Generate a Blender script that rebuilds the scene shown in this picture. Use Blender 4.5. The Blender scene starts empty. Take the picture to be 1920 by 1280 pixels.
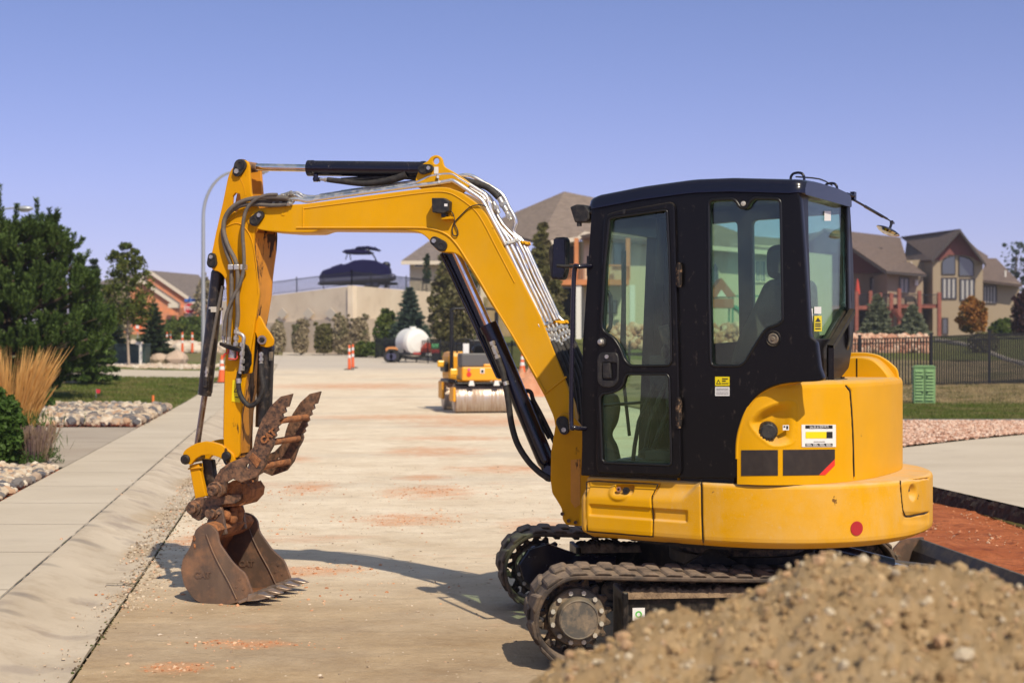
import bpy, bmesh, math, random
import numpy as np
from mathutils import Vector, Matrix
random.seed(7); RNG = np.random.default_rng(11)
SC = bpy.context.scene
R = math.radians
# ------------------------------------------------------------------ camera, sky, sun
F = 2667.0; CAMZ = 1.7
cam_d = bpy.data.cameras.new('camera'); cam = bpy.data.objects.new('camera', cam_d)
SC.collection.objects.link(cam); SC.camera = cam
cam.location = (0, 0, CAMZ); cam.rotation_euler = (R(90), 0, 0)
cam_d.sensor_width = 36; cam_d.lens = 50; cam_d.clip_start = 0.1; cam_d.clip_end = 3000
cam_d.dof.use_dof = True; cam_d.dof.focus_distance = 8.6; cam_d.dof.aperture_fstop = 3.3
SC.view_settings.view_transform = 'Standard'; SC.view_settings.look = 'None'
SC.view_settings.exposure = 0.30; SC.view_settings.gamma = 1.0
world = bpy.data.worlds.new('World'); SC.world = world; world.use_nodes = True
nt = world.node_tree; bg = nt.nodes['Background']
sky = nt.nodes.new('ShaderNodeTexSky'); sky.sky_type = 'NISHITA'; sky.sun_disc = False
SUNV = Vector((0.29, -0.614, 0.736)).normalized()
sky.sun_elevation = math.asin(SUNV.z); sky.sun_rotation = math.atan2(SUNV.x, SUNV.y)
sky.air_density = 0.75; sky.dust_density = 0.25; sky.ozone_density = 4.5; sky.altitude = 300
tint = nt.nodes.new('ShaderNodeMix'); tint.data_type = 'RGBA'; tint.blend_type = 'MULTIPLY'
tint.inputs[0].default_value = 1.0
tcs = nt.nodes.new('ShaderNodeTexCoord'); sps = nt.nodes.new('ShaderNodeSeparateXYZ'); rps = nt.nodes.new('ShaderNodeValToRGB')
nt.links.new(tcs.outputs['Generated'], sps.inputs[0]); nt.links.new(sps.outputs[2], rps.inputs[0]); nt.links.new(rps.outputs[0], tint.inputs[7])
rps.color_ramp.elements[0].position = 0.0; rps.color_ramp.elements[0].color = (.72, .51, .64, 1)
rps.color_ramp.elements[1].position = 1.0; rps.color_ramp.elements[1].color = (1.75, 1.32, .80, 1)  # upper sky, out of view, brightened by hand to add fill light
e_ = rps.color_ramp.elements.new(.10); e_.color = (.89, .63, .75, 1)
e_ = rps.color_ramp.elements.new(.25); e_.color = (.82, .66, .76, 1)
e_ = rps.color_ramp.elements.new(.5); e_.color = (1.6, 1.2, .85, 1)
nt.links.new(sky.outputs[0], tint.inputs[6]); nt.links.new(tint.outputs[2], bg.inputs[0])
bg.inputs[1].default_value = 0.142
sl = bpy.data.lights.new('sun', 'SUN'); sl.energy = 3.7; sl.angle = R(0.6); sl.color = (1.0, 0.885, 0.69)
so = bpy.data.objects.new('sun', sl); SC.collection.objects.link(so)
so.rotation_euler = SUNV.to_track_quat('Z', 'Y').to_euler()
SC.cycles.max_bounces = 8; SC.cycles.transparent_max_bounces = 16; SC.cycles.caustics_reflective = False; SC.cycles.caustics_refractive = False
try: SC.cycles.use_denoising = True
except Exception: pass

# ------------------------------------------------------------------ materials
def newmat(name):
    m = bpy.data.materials.new(name); m.use_nodes = True
    t = m.node_tree; return m, t, t.nodes['Principled BSDF']
def _noise(t, scale, detail=6, rough=.6, coord='Object', stretch=None):
    tc = t.nodes.new('ShaderNodeTexCoord'); n = t.nodes.new('ShaderNodeTexNoise')
    n.inputs['Scale'].default_value = scale; n.inputs['Detail'].default_value = detail; n.inputs['Roughness'].default_value = rough
    src = tc.outputs[coord]
    if stretch:
        mp = t.nodes.new('ShaderNodeMapping'); mp.inputs['Scale'].default_value = stretch
        t.links.new(src, mp.inputs[0]); src = mp.outputs[0]
    t.links.new(src, n.inputs['Vector']); return n.outputs['Fac']
def _ramp(t, fac, a, b, c0=(0,0,0,1), c1=(1,1,1,1)):
    r = t.nodes.new('ShaderNodeValToRGB'); r.color_ramp.elements[0].position = a; r.color_ramp.elements[1].position = b
    r.color_ramp.elements[0].color = c0; r.color_ramp.elements[1].color = c1
    t.links.new(fac, r.inputs[0]); return r.outputs[0]
def _mix(t, fac, a, b, mode='MIX'):
    m = t.nodes.new('ShaderNodeMix'); m.data_type = 'RGBA'; m.blend_type = mode
    for sock, v in ((m.inputs[0], fac), (m.inputs[6], a), (m.inputs[7], b)):
        if hasattr(v, 'links'): t.links.new(v, sock)
        elif isinstance(v, (int, float)): sock.default_value = v
        else: sock.default_value = (*v[:3], 1)
    return m.outputs[2]
def _math(t, op, a, b=0.0, clamp=False):
    m = t.nodes.new('ShaderNodeMath'); m.operation = op; m.use_clamp = clamp
    for i, v in enumerate((a, b)):
        if hasattr(v, 'links'): t.links.new(v, m.inputs[i])
        else: m.inputs[i].default_value = v
    return m.outputs[0]
def _bump(t, p, h, strength=.3, dist=.01):
    b = t.nodes.new('ShaderNodeBump'); b.inputs['Strength'].default_value = strength; b.inputs['Distance'].default_value = dist
    t.links.new(h, b.inputs['Height']); t.links.new(b.outputs[0], p.inputs['Normal'])
def mat(name, col, rough=.5, metal=0., spec=.5, coat=0., dirt=None, dirt_amt=.5, dscale=6., bump=None, specks=None, var=.0, vscale=3., updust=0., stretch=None, lo=.45, hi=.62, droughadd=.4, dust_col=(.42,.33,.22)):
    m, t, p = newmat(name)
    c = col; p.inputs['Roughness'].default_value = rough; p.inputs['Metallic'].default_value = metal
    p.inputs['Specular IOR Level'].default_value = spec; p.inputs['Coat Weight'].default_value = coat
    p.inputs['Coat Roughness'].default_value = .08
    cur = None
    if var:
        n = _noise(t, vscale, 4); cur = _mix(t, _ramp(t, n, .3, .7), [x*(1-var) for x in col], [min(1, x*(1+var)) for x in col])
    dustfac = None
    if dirt:
        n = _noise(t, dscale, 10, .68, stretch=stretch); f = _ramp(t, n, lo, hi); f = _math(t, 'MULTIPLY', f, dirt_amt)
        cur = _mix(t, f, cur if cur else col, dirt); dustfac = f
    if specks:
        n = _noise(t, 7.5, 6, .6, stretch=(1,1,.8)); f = _math(t, 'MULTIPLY', _ramp(t, n, .705, .715), .85 if col[0] > .5 else 0); cur = _mix(t, f, cur if cur else col, (.10,.045,.02))
        n = _noise(t, 55, 4, .75); f = _math(t, 'MULTIPLY', _ramp(t, n, .60, .70), specks[1]); cur = _mix(t, f, cur if cur else col, specks[0])
        n = _noise(t, 4.5, 9, .72, stretch=(1,1,.22)); f = _math(t, 'MULTIPLY', _ramp(t, n, .50, .72), specks[1]*.8); cur = _mix(t, f, cur, specks[0]); dustfac = f if dustfac is None else _math(t, 'MAXIMUM', dustfac, f)
    if updust:
        g = t.nodes.new('ShaderNodeNewGeometry'); s = t.nodes.new('ShaderNodeSeparateXYZ'); t.links.new(g.outputs['Normal'], s.inputs[0])
        u = _ramp(t, s.outputs[2], .25, .95); n2 = _noise(t, 9, 8, .7); u = _math(t, 'MULTIPLY', u, _ramp(t, n2, .2, .7)); u = _math(t, 'MULTIPLY', u, updust)
        cur = _mix(t, u, cur if cur else col, dust_col); dustfac = u if dustfac is None else _math(t, 'MAXIMUM', dustfac, u)
    if cur is not None: t.links.new(cur, p.inputs['Base Color'])
    else: p.inputs['Base Color'].default_value = (*col, 1)
    if dustfac is not None:
        t.links.new(_math(t, 'ADD', _math(t, 'MULTIPLY', dustfac, droughadd), rough, True), p.inputs['Roughness'])
        if coat: t.links.new(_math(t, 'MULTIPLY', _math(t, 'SUBTRACT', 1.0, dustfac), coat), p.inputs['Coat Weight'])
        if metal: t.links.new(_math(t, 'MULTIPLY', _math(t, 'SUBTRACT', 1.0, dustfac), metal), p.inputs['Metallic'])
    if bump: _bump(t, p, _noise(t, bump[0], 8, .65), bump[1], bump[2])
    return m
M = {}
M['yellow'] = mat('yellow_paint', (.71,.35,.0), .42, spec=.16, dirt=(.66,.38,.07), dirt_amt=.2, specks=((.55,.36,.13),.22), dscale=2.5, lo=.42, hi=.75, updust=.75, var=.05)
M['yellow_dusty'] = mat('dusty_yellow_paint', (.70,.342,.001), .48, spec=.16, dirt=(.66,.43,.17), dirt_amt=.42, specks=((.60,.43,.22),.42), dscale=3.2, lo=.38, hi=.68, updust=.95, var=.06, dust_col=(.58,.44,.27))
M['yellow_worn'] = mat('worn_yellow_paint', (.68,.31,.001), .48, spec=.16, dirt=(.045,.022,.015), dirt_amt=.95, dscale=7., lo=.60, hi=.635, updust=.4, stretch=(1,1,.30), var=.10)
M['yellow_scraped'] = mat('scraped_yellow_paint', (.66,.27,.02), .5, dirt=(.03,.018,.014), dirt_amt=.97, dscale=9., lo=.525, hi=.555, stretch=(1.2,1.2,.22), var=.2)
M['black'] = mat('black_cab_paint', (.0045,.004,.005), .34, spec=.22, coat=.10, dirt=(.16,.13,.105), dirt_amt=.28, dscale=34., lo=.60, hi=.70, updust=.15, stretch=(1,1,.6))
M['black_dusty'] = mat('dusty_black_paint', (.006,.0055,.006), .45, spec=.3, dirt=(.15,.115,.085), dirt_amt=.5, dscale=16., lo=.50, hi=.72, updust=.35)
M['roofpaint'] = mat('roof_black_paint', (.004,.004,.016), .26, spec=.4, coat=.3, updust=.03)  # blue of sky reflections put into the base colour
M['cyl'] = mat('cylinder_black', (.004,.004,.014), .26, spec=.4, coat=.3, dirt=(.2,.17,.14), dirt_amt=.35, dscale=22, lo=.62, hi=.7, updust=.06)  # base colour carries the bluish cast of reflected sky
M['cyl_dirty'] = mat('cylinder_black_dirty', (.010,.009,.009), .42, coat=.2, dirt=(.17,.12,.08), dirt_amt=.6, dscale=20, lo=.50, hi=.7)
M['plastic'] = mat('black_plastic', (.012,.012,.013), .5, dirt=(.1,.085,.07), dirt_amt=.3, dscale=30)
M['rubber_hose'] = mat('hose_rubber', (.014,.013,.014), .62, bump=(160,.4,.002), dirt=(.12,.1,.08), dirt_amt=.3, dscale=30)
M['sleeve'] = mat('hose_sleeve_grey', (.115,.10,.088), .6, bump=(120,.4,.002), dirt=(.24,.2,.16), dirt_amt=.4, dscale=20)
M['chrome'] = mat('chrome_rod', (.80,.78,.77), .10, metal=1., dirt=(.35,.3,.26), dirt_amt=.25, dscale=14)
M['rod_dark'] = mat('rod_dark_chrome', (.33,.27,.24), .16, metal=1., dirt=(.14,.09,.06), dirt_amt=.4, dscale=12)
M['zinc'] = mat('zinc_pipe', (.86,.84,.82), .28, metal=1., dirt=(.5,.38,.28), dirt_amt=.45, dscale=18, droughadd=.3)
M['fitting'] = mat('zinc_fitting', (.56,.55,.53), .38, metal=.9, dirt=(.3,.24,.17), dirt_amt=.5, dscale=40)
M['rust'] = mat('dirty_steel', (.030,.024,.022), .5, metal=.25, dirt=(.42,.205,.105), dirt_amt=.85, dscale=38, lo=.38, hi=.76, specks=((.42,.25,.15),.45), updust=.75, dust_col=(.46,.22,.11), bump=(90,.25,.003))
M['clay'] = mat('packed_clay', (.42,.165,.06), .9, dirt=(.10,.05,.03), dirt_amt=.7, dscale=14, bump=(40,.9,.02))
M['bucket'] = mat('bucket_steel', (.13,.088,.066), .45, metal=.3, dirt=(.38,.18,.085), dirt_amt=.8, specks=((.30,.19,.12),.4), dscale=5, lo=.46, hi=.72, bump=(90,.35,.003), updust=.25, dust_col=(.45,.2,.09))
M['bucket_inside'] = mat('bucket_inner_steel', (.10,.05,.03), .6, metal=.2, dirt=(.38,.15,.055), dirt_amt=.9, dscale=6, lo=.40, hi=.62, bump=(60,.6,.006))
M['tooth'] = mat('worn_tooth_steel', (.30,.24,.20), .36, metal=.7, dirt=(.28,.16,.09), dirt_amt=.6, dscale=20)
M['track'] = mat('track_rubber', (.032,.025,.022), .8, dirt=(.20,.14,.095), dirt_amt=.7, dscale=9, lo=.42, hi=.66, updust=.85, dust_col=(.34,.25,.18), bump=(50,.5,.006))
M['hub'] = mat('hub_cover', (.085,.078,.068), .6, dirt=(.40,.29,.18), dirt_amt=.75, dscale=7, lo=.42, hi=.62, updust=.5)
M['sprocket'] = mat('sprocket_steel', (.03,.026,.023), .6, metal=.2, dirt=(.28,.19,.12), dirt_amt=.8, dscale=18, lo=.45, hi=.6)
M['bolt'] = mat('zinc_bolt', (.58,.56,.5), .4, metal=.3, dirt=(.4,.3,.2), dirt_amt=.5, dscale=30)
M['dirtcake'] = mat('caked_dirt', (.30,.205,.125), .95, dirt=(.13,.085,.055), dirt_amt=.8, dscale=18, bump=(45,1.0,.02))
M['seal'] = mat('window_seal', (.006,.006,.006), .35)
M['seat'] = mat('seat_fabric', (.085,.082,.075), .85, bump=(90,.4,.004), dirt=(.13,.11,.09), dirt_amt=.3, dscale=6)
M['interior'] = mat('cab_interior', (.06,.06,.058), .7)
M['white'] = mat('white_sticker', (.78,.77,.75), .45)
M['stk_yellow'] = mat('sticker_yellow', (.82,.65,.0), .4)
M['stk_black'] = mat('sticker_black', (.012,.012,.012), .35)
M['decal'] = mat('decal_dark', (.025,.018,.014), .42, dirt=(.07,.05,.035), dirt_amt=.18, dscale=20)
M['red'] = mat('red_decal', (.75,.035,.02), .35)
M['reflector'] = mat('red_reflector', (.42,.02,.025), .3, bump=(400,.4,.002))
M['hinge'] = mat('rusty_hinge', (.02,.016,.014), .6, metal=.4, dirt=(.36,.22,.12), dirt_amt=.8, dscale=45, lo=.52, hi=.62)
M['lens'] = mat('lamp_lens', (.5,.5,.52), .1, coat=1)
M['mirror'] = mat('mirror_glass', (.5,.5,.52), .05, metal=1.)
M['red_cap'] = mat('red_plastic', (.6,.07,.04), .5)
M['embossed'] = mat('embossed_steel', (.16,.10,.07), .5, metal=.3)
def glassmat(name, tintc=(.80,.925,.84), dust=.02):
    m, t, p = newmat(name); t.nodes.remove(p)
    out = t.nodes['Material Output']
    tr = t.nodes.new('ShaderNodeBsdfTransparent'); tr.inputs[0].default_value = (*tintc, 1)
    gl = t.nodes.new('ShaderNodeBsdfGlossy'); gl.inputs['Roughness'].default_value = .015; gl.inputs[0].default_value = (.9,.95,.93,1)
    gg = t.nodes.new('ShaderNodeNewGeometry'); vd = t.nodes.new('ShaderNodeVectorMath'); vd.operation = 'DOT_PRODUCT'; t.links.new(gg.outputs['Normal'], vd.inputs[0]); t.links.new(gg.outputs['Incoming'], vd.inputs[1]); ca = _math(t, 'ABSOLUTE', vd.outputs['Value']); frs = _math(t, 'ADD', _math(t, 'MULTIPLY', _math(t, 'POWER', _math(t, 'SUBTRACT', 1.0, ca), 5.0), .9), .045)
    m1 = t.nodes.new('ShaderNodeMixShader'); t.links.new(frs, m1.inputs[0]); t.links.new(tr.outputs[0], m1.inputs[1]); t.links.new(gl.outputs[0], m1.inputs[2])
    df = t.nodes.new('ShaderNodeBsdfDiffuse'); df.inputs[0].default_value = (.42,.48,.40,1)
    n = _noise(t, 4, 9, .7); f = _ramp(t, n, .35, .8); f = _math(t, 'MULTIPLY', f, dust*2.4)
    m2 = t.nodes.new('ShaderNodeMixShader'); t.links.new(f, m2.inputs[0]); t.links.new(m1.outputs[0], m2.inputs[1]); t.links.new(df.outputs[0], m2.inputs[2])
    t.links.new(m2.outputs[0], out.inputs[0]); return m
M['glass'] = glassmat('tinted_cab_glass')

# ------------------------------------------------------------------ builders
def link(o): SC.collection.objects.link(o); return o
class MB:
    def __init__(s): s.v = []; s.f = []; s.sm = []; s.mi = []; s.m = 0
    def add(s, vs, fs, smooth=False):
        b = len(s.v); s.v.extend([tuple(v) for v in vs])
        for f in fs: s.f.append(tuple(i+b for i in f)); s.sm.append(smooth); s.mi.append(s.m)
        return s
    def box(s, x0, x1, y0, y1, z0, z1, T=None):
        vs = [Vector((x, y, z)) for z in (z0, z1) for y in (y0, y1) for x in (x0, x1)]
        if T is not None: vs = [T @ v for v in vs]
        return s.add(vs, [(0,2,3,1), (4,5,7,6), (0,1,5,4), (2,6,7,3), (0,4,6,2), (1,3,7,5)])
    def obox(s, c, ax, ay, az):
        c, ax, ay, az = map(Vector, (c, ax, ay, az))
        vs = [c+ax*i+ay*j+az*k for k in (-1, 1) for j in (-1, 1) for i in (-1, 1)]
        return s.add(vs, [(0,2,3,1), (4,5,7,6), (0,1,5,4), (2,6,7,3), (0,4,6,2), (1,3,7,5)])
    def prism(s, pts, vec):
        n = len(pts); pts = [Vector(p) for p in pts]; vec = Vector(vec)
        return s.add(pts+[p+vec for p in pts], [tuple(range(n)), tuple(range(2*n-1, n-1, -1))]+[(i, i+n, (i+1) % n+n, (i+1) % n) for i in range(n)])
    def cyl(s, p0, p1, r0, r1=None, n=24, caps=True, smooth=True):
        p0, p1 = Vector(p0), Vector(p1); r1 = r0 if r1 is None else r1
        d = (p1-p0).normalized(); a = d.orthogonal().normalized(); b = d.cross(a)
        ring = lambda c, r: [c+(a*math.cos(2*math.pi*i/n)+b*math.sin(2*math.pi*i/n))*r for i in range(n)]
        s.add(ring(p0, r0)+ring(p1, r1), [(i, (i+1) % n, (i+1) % n+n, i+n) for i in range(n)], smooth)
        if caps: s.add(ring(p0, r0), [tuple(range(n-1, -1, -1))]); s.add(ring(p1, r1), [tuple(range(n))])
        return s
    def lathe(s, c, axis, prof, n=32, smooth=True):
        c, d = Vector(c), Vector(axis).normalized(); a = d.orthogonal().normalized(); b = d.cross(a)
        for k in range(len(prof)-1):
            (t0, r0), (t1, r1) = prof[k], prof[k+1]
            q = [c+d*t0+(a*math.cos(2*math.pi*i/n)+b*math.sin(2*math.pi*i/n))*r0 for i in range(n)]+[c+d*t1+(a*math.cos(2*math.pi*i/n)+b*math.sin(2*math.pi*i/n))*r1 for i in range(n)]
            s.add(q, [(i, (i+1) % n, (i+1) % n+n, i+n) for i in range(n)], smooth)
        return s
    def tube(s, pts, r, n=10, sub=4, corr=0., caps=True):
        pts = [Vector(p) for p in pts]
        if sub > 1 and len(pts) > 2:
            o = []
            for i in range(len(pts)-1):
                p0 = pts[max(i-1, 0)]; p1 = pts[i]; p2 = pts[i+1]; p3 = pts[min(i+2, len(pts)-1)]
                for k in range(sub):
                    t = k/sub
                    o.append(.5*((2*p1)+(p2-p0)*t+(2*p0-5*p1+4*p2-p3)*t*t+(3*p1-p0-3*p2+p3)*t**3))
            o.append(pts[-1]); pts = o
        if corr:
            o = [pts[0]]; 
            for a, b in zip(pts[:-1], pts[1:]):
                k = max(1, int((b-a).length/(corr*.5)))
                o += [a.lerp(b, j/k) for j in range(1, k+1)]
            pts = o
        m = len(pts); tg = [(pts[min(i+1, m-1)]-pts[max(i-1, 0)]).normalized() for i in range(m)]
        a = tg[0].orthogonal().normalized(); vs = []
        for i in range(m):
            a = (a-tg[i]*a.dot(tg[i])).normalized(); b = tg[i].cross(a)
            rr = r if not hasattr(r, '__len__') else r[0]+(r[1]-r[0])*i/(m-1)
            if corr: rr *= 1.0 if i % 2 else .86
            vs += [pts[i]+(a*math.cos(2*math.pi*k/n)+b*math.sin(2*math.pi*k/n))*rr for k in range(n)]
        fs = [(i*n+k, i*n+(k+1) % n, (i+1)*n+(k+1) % n, (i+1)*n+k) for i in range(m-1) for k in range(n)]
        s.add(vs, fs, True)
        if caps: s.add(vs[:n], [tuple(range(n-1, -1, -1))]); s.add(vs[-n:], [tuple(range(n))])
        return s
    def ball(s, c, r, n=10, sq=(1,1,1), jit=0.):
        c = Vector(c); vs = []; m = max(3, n//2)
        for i in range(m+1):
            th = math.pi*i/m
            for k in range(n):
                ph = 2*math.pi*k/n; j = 1+random.uniform(-jit, jit)
                vs.append(c+Vector((math.sin(th)*math.cos(ph)*sq[0], math.sin(th)*math.sin(ph)*sq[1], math.cos(th)*sq[2]))*r*j)
        return s.add(vs, [(i*n+k, (i+1)*n+k, (i+1)*n+(k+1) % n, i*n+(k+1) % n) for i in range(m) for k in range(n)], True)
    def build(s, name, m, parent=None, bevel=0., seg=2, autosm=True, angle=35):
        me = bpy.data.meshes.new(name); me.from_pydata(s.v, [], s.f)
        me.polygons.foreach_set('use_smooth', s.sm); me.polygons.foreach_set('material_index', s.mi)
        ms = m if isinstance(m, (list, tuple)) else [m]
        for x in ms: me.materials.append(x)
        me.update()
        return place(name, me, parent, bevel, seg, angle)
def place(name, me, parent=None, bevel=0., seg=2, angle=35):
    o = bpy.data.objects.new(name, me); link(o)
    if bevel:
        bm = bmesh.new(); bm.from_mesh(me); bmesh.ops.recalc_face_normals(bm, faces=bm.faces); bm.to_mesh(me); bm.free()
        b = o.modifiers.new('bevel', 'BEVEL'); b.width = bevel; b.segments = seg; b.limit_method = 'ANGLE'; b.angle_limit = R(angle); b.harden_normals = False
    adopt(o, parent); return o
def adopt(o, parent):
    if parent is None: return
    o.parent = parent
    if parent.type == 'EMPTY' and parent.parent is None:
        o.matrix_parent_inverse = Matrix.Translation(-Vector(parent.location))
def tag(o, label=None, cat=None, group=None, kind=None):
    if label: o['label'] = label
    if cat: o['category'] = cat
    if group: o['group'] = group
    if kind: o['kind'] = kind
    return o
def thing(name, label, cat, loc=(0,0,0), group=None):
    o = bpy.data.objects.new(name, None); o.location = loc; o.empty_display_size = .2; link(o)
    return tag(o, label, cat, group)
def copytree(o, parent=None):
    c = o.copy(); link(c)
    if parent is not None: c.parent = parent
    for ch in list(o.children): copytree(ch, c)
    return c
def npmesh(name, V, Fq, mats, parent=None, smooth=False, mi=None):
    """V (n,3), Fq (m,k) int array of equal-size faces"""
    me = bpy.data.meshes.new(name); V = np.asarray(V, dtype=np.float32); Fq = np.asarray(Fq, dtype=np.int32)
    me.vertices.add(len(V)); me.vertices.foreach_set('co', V.ravel())
    k = Fq.shape[1]; me.loops.add(Fq.size); me.loops.foreach_set('vertex_index', Fq.ravel())
    me.polygons.add(len(Fq)); me.polygons.foreach_set('loop_start', np.arange(0, Fq.size, k, dtype=np.int32))
    me.polygons.foreach_set('use_smooth', np.full(len(Fq), smooth))
    if mi is not None: me.polygons.foreach_set('material_index', np.asarray(mi, dtype=np.int32))
    for x in (mats if isinstance(mats, (list, tuple)) else [mats]): me.materials.append(x)
    me.update(calc_edges=True); me.validate()
    return place(name, me, parent)

class Plane:
    """vertical plane through origin o with outward normal n (xy); local axes x right, y up, z=n"""
    def __init__(s, o, ang):
        s.o = Vector((o[0], o[1], 0)); c, q = math.cos(ang), math.sin(ang)
        s.x = Vector((c, -q, 0)); s.n = Vector((-q, -c, 0))
    def hit(s, px, py, off=0.):
        r = Vector(((px-960)/F, 1, -(py-640)/F)); rxy = Vector((r.x, r.y, 0))
        t = (off+s.o.dot(s.n))/rxy.dot(s.n)
        return Vector((t*r.x, t, CAMZ+t*r.z))
    def loc(s, px, py, off=0.):
        p = s.hit(px, py, off)-s.o; return Vector((p.dot(s.x), p.z))
    def wp(s, u, z, off=0.): return s.o+s.x*u+s.n*off+Vector((0, 0, z))
    def mtx(s, off): 
        m = Matrix.Identity(4)
        m.col[0][:3] = s.x; m.col[1][:3] = (0, 0, 1); m.col[2][:3] = s.n; m.col[3][:3] = s.o+s.n*off
        return m
def rnd(pts, r, seg=5):
    """round polygon corners (2D)"""
    if not r: return pts
    out = []; n = len(pts)
    for i in range(n):
        p, a, b = Vector(pts[i]), Vector(pts[i-1]), Vector(pts[(i+1) % n])
        la, lb = (a-p).length, (b-p).length; d = min(r, la*.48, lb*.48)
        q0 = p+(a-p).normalized()*d; q1 = p+(b-p).normalized()*d
        ang = abs((a-p).angle(b-p, math.pi))
        if ang > R(172): out.append(p); continue
        for k in range(seg+1):
            t = k/seg; out.append(q0*(1-t)**2+p*2*t*(1-t)+q1*t*t)
    return out
def circ2(c, r, n=20): return [Vector((c[0]+r*math.cos(2*math.pi*i/n), c[1]+r*math.sin(2*math.pi*i/n))) for i in range(n)]
def flat(name, outer, holes, mtx, thick, bev, m, parent, res=1):
    """extruded 2D polygon with holes; front face at local z=0, body behind it"""
    cu = bpy.data.curves.new(name, 'CURVE'); cu.dimensions = '2D'; cu.fill_mode = 'BOTH'
    for poly in [outer]+list(holes):
        sp = cu.splines.new('POLY'); sp.points.add(len(poly)-1)
        for i, p in enumerate(poly): sp.points[i].co = (p[0], p[1], 0, 1)
        sp.use_cyclic_u = True
    bev = min(bev, thick*.45); cu.extrude = thick/2-bev; cu.bevel_depth = bev; cu.bevel_resolution = res; cu.offset = -bev
    co = bpy.data.objects.new(name, cu); me = bpy.data.meshes.new_from_object(co)
    me.transform(mtx @ Matrix.Translation((0, 0, -thick/2))); bpy.data.objects.remove(co); bpy.data.curves.remove(cu)
    me.name = name; me.materials.clear()
    for x in (m if isinstance(m, (list, tuple)) else [m]): me.materials.append(x)
    o = bpy.data.objects.new(name, me); link(o); adopt(o, parent); return o
def plate(name, P, off, outer, m, parent, thick=.02, bev=.003, holes=(), r=0., hr=0.):
    o2 = rnd([P.loc(x, y, off) for x, y in outer], r)
    hs = [rnd([P.loc(x, y, off) for x, y in h], hr) if not (len(h) == 3 and not hasattr(h[0], '__len__')) else circ2(P.loc(h[0], h[1], off), h[2]) for h in holes]
    return flat(name, o2, hs, P.mtx(off), thick, bev, m, parent)
def text(name, s, mtx, size, m, parent, ext=.002, align='CENTER', bold=0.):
    cu = bpy.data.curves.new(name, 'FONT'); cu.body = s; cu.size = size; cu.extrude = ext; cu.align_x = align; cu.align_y = 'CENTER'; cu.offset = bold
    co = bpy.data.objects.new(name, cu); me = bpy.data.meshes.new_from_object(co); me.transform(mtx)
    bpy.data.objects.remove(co); bpy.data.curves.remove(cu); me.name = name; me.materials.clear(); me.materials.append(m)
    o = bpy.data.objects.new(name, me); link(o); adopt(o, parent); return o
def join_objs(name, objs, parent):
    """merge mesh objects (surface pattern of one part) into one"""
    bm = bmesh.new(); mats = []
    for o in objs:
        idx = {}
        for i, mm in enumerate(o.data.materials):
            if mm not in mats: mats.append(mm)
            idx[i] = mats.index(mm)
        n0 = len(bm.faces); bm.from_mesh(o.data); bm.faces.ensure_lookup_table()
        for f in bm.faces[n0:]: f.material_index = idx.get(f.material_index, 0)
    me = bpy.data.meshes.new(name); bm.to_mesh(me); bm.free()
    for mm in mats: me.materials.append(mm)
    for o in objs: bpy.data.objects.remove(o)
    o = bpy.data.objects.new(name, me); link(o); adopt(o, parent); return o
def islands(o):
    """every loose piece of a mesh object becomes a part of its own"""
    bm = bmesh.new(); bm.from_mesh(o.data); bm.verts.ensure_lookup_table(); lab = {}; k = 0
    kd = {}
    for v in bm.verts: kd.setdefault(tuple(round(c, 4) for c in v.co), []).append(v)
    for v in bm.verts:
        if v.index in lab: continue
        st = [v]; lab[v.index] = k
        while st:
            u = st.pop()
            for w in [e.other_vert(u) for e in u.link_edges]+kd[tuple(round(c, 4) for c in u.co)]:
                if w.index not in lab: lab[w.index] = k; st.append(w)
        k += 1
    bm.free(); me = o.data; groups = {}
    for p in me.polygons: groups.setdefault(lab[p.vertices[0]], []).append(p)
    nm = o.name.split('.')[0]
    for g in list(groups.values()):
        V = []; idx = {}; Fs = []
        for p in g:
            f = []
            for v in p.vertices:
                if v not in idx: idx[v] = len(V); V.append(tuple(me.vertices[v].co))
                f.append(idx[v])
            Fs.append(f)
        m2 = bpy.data.meshes.new(nm); m2.from_pydata(V, [], Fs); m2.polygons.foreach_set('use_smooth', [p.use_smooth for p in g]); m2.polygons.foreach_set('material_index', [p.material_index for p in g])
        for mm in me.materials: m2.materials.append(mm)
        c = o.copy(); c.data = m2; link(c)
    bpy.data.objects.remove(o)
def smooth_by(o, ang=40):
    me = o.data; me.shade_smooth() if hasattr(me, 'shade_smooth') else None
    try: me.set_sharp_from_angle(angle=R(ang))
    except Exception: pass
# ================================================================== EXCAVATOR
BP = Plane((-1.62, 9.45), R(15))                 # boom plane
CX, CY = 1.34, 8.30                              # swing centre
HP = Plane((CX, CY), R(30))                      # house side plane family (off = b)
RP = Plane((CX, CY), 0); RP.n = Vector((.8660254, -.5, 0)); RP.x = Vector((.5, .8660254, 0))   # rear facing family (off = -a)
Hd = Vector((-.8660254, .5, 0)); Hn = Vector((-.5, -.8660254, 0)); HC = Vector((CX, CY, 0))
def hpos(a, b, z): return HC+Hd*a+Hn*b+Vector((0, 0, z))
EXC = thing('excavator', 'yellow and black mini excavator with a thumb and bucket resting on the dusty road', 'excavator', (CX, CY, 0))
def bpt(px, py, off=0.): return BP.hit(px, py, off)
Bn = BP.n
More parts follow.
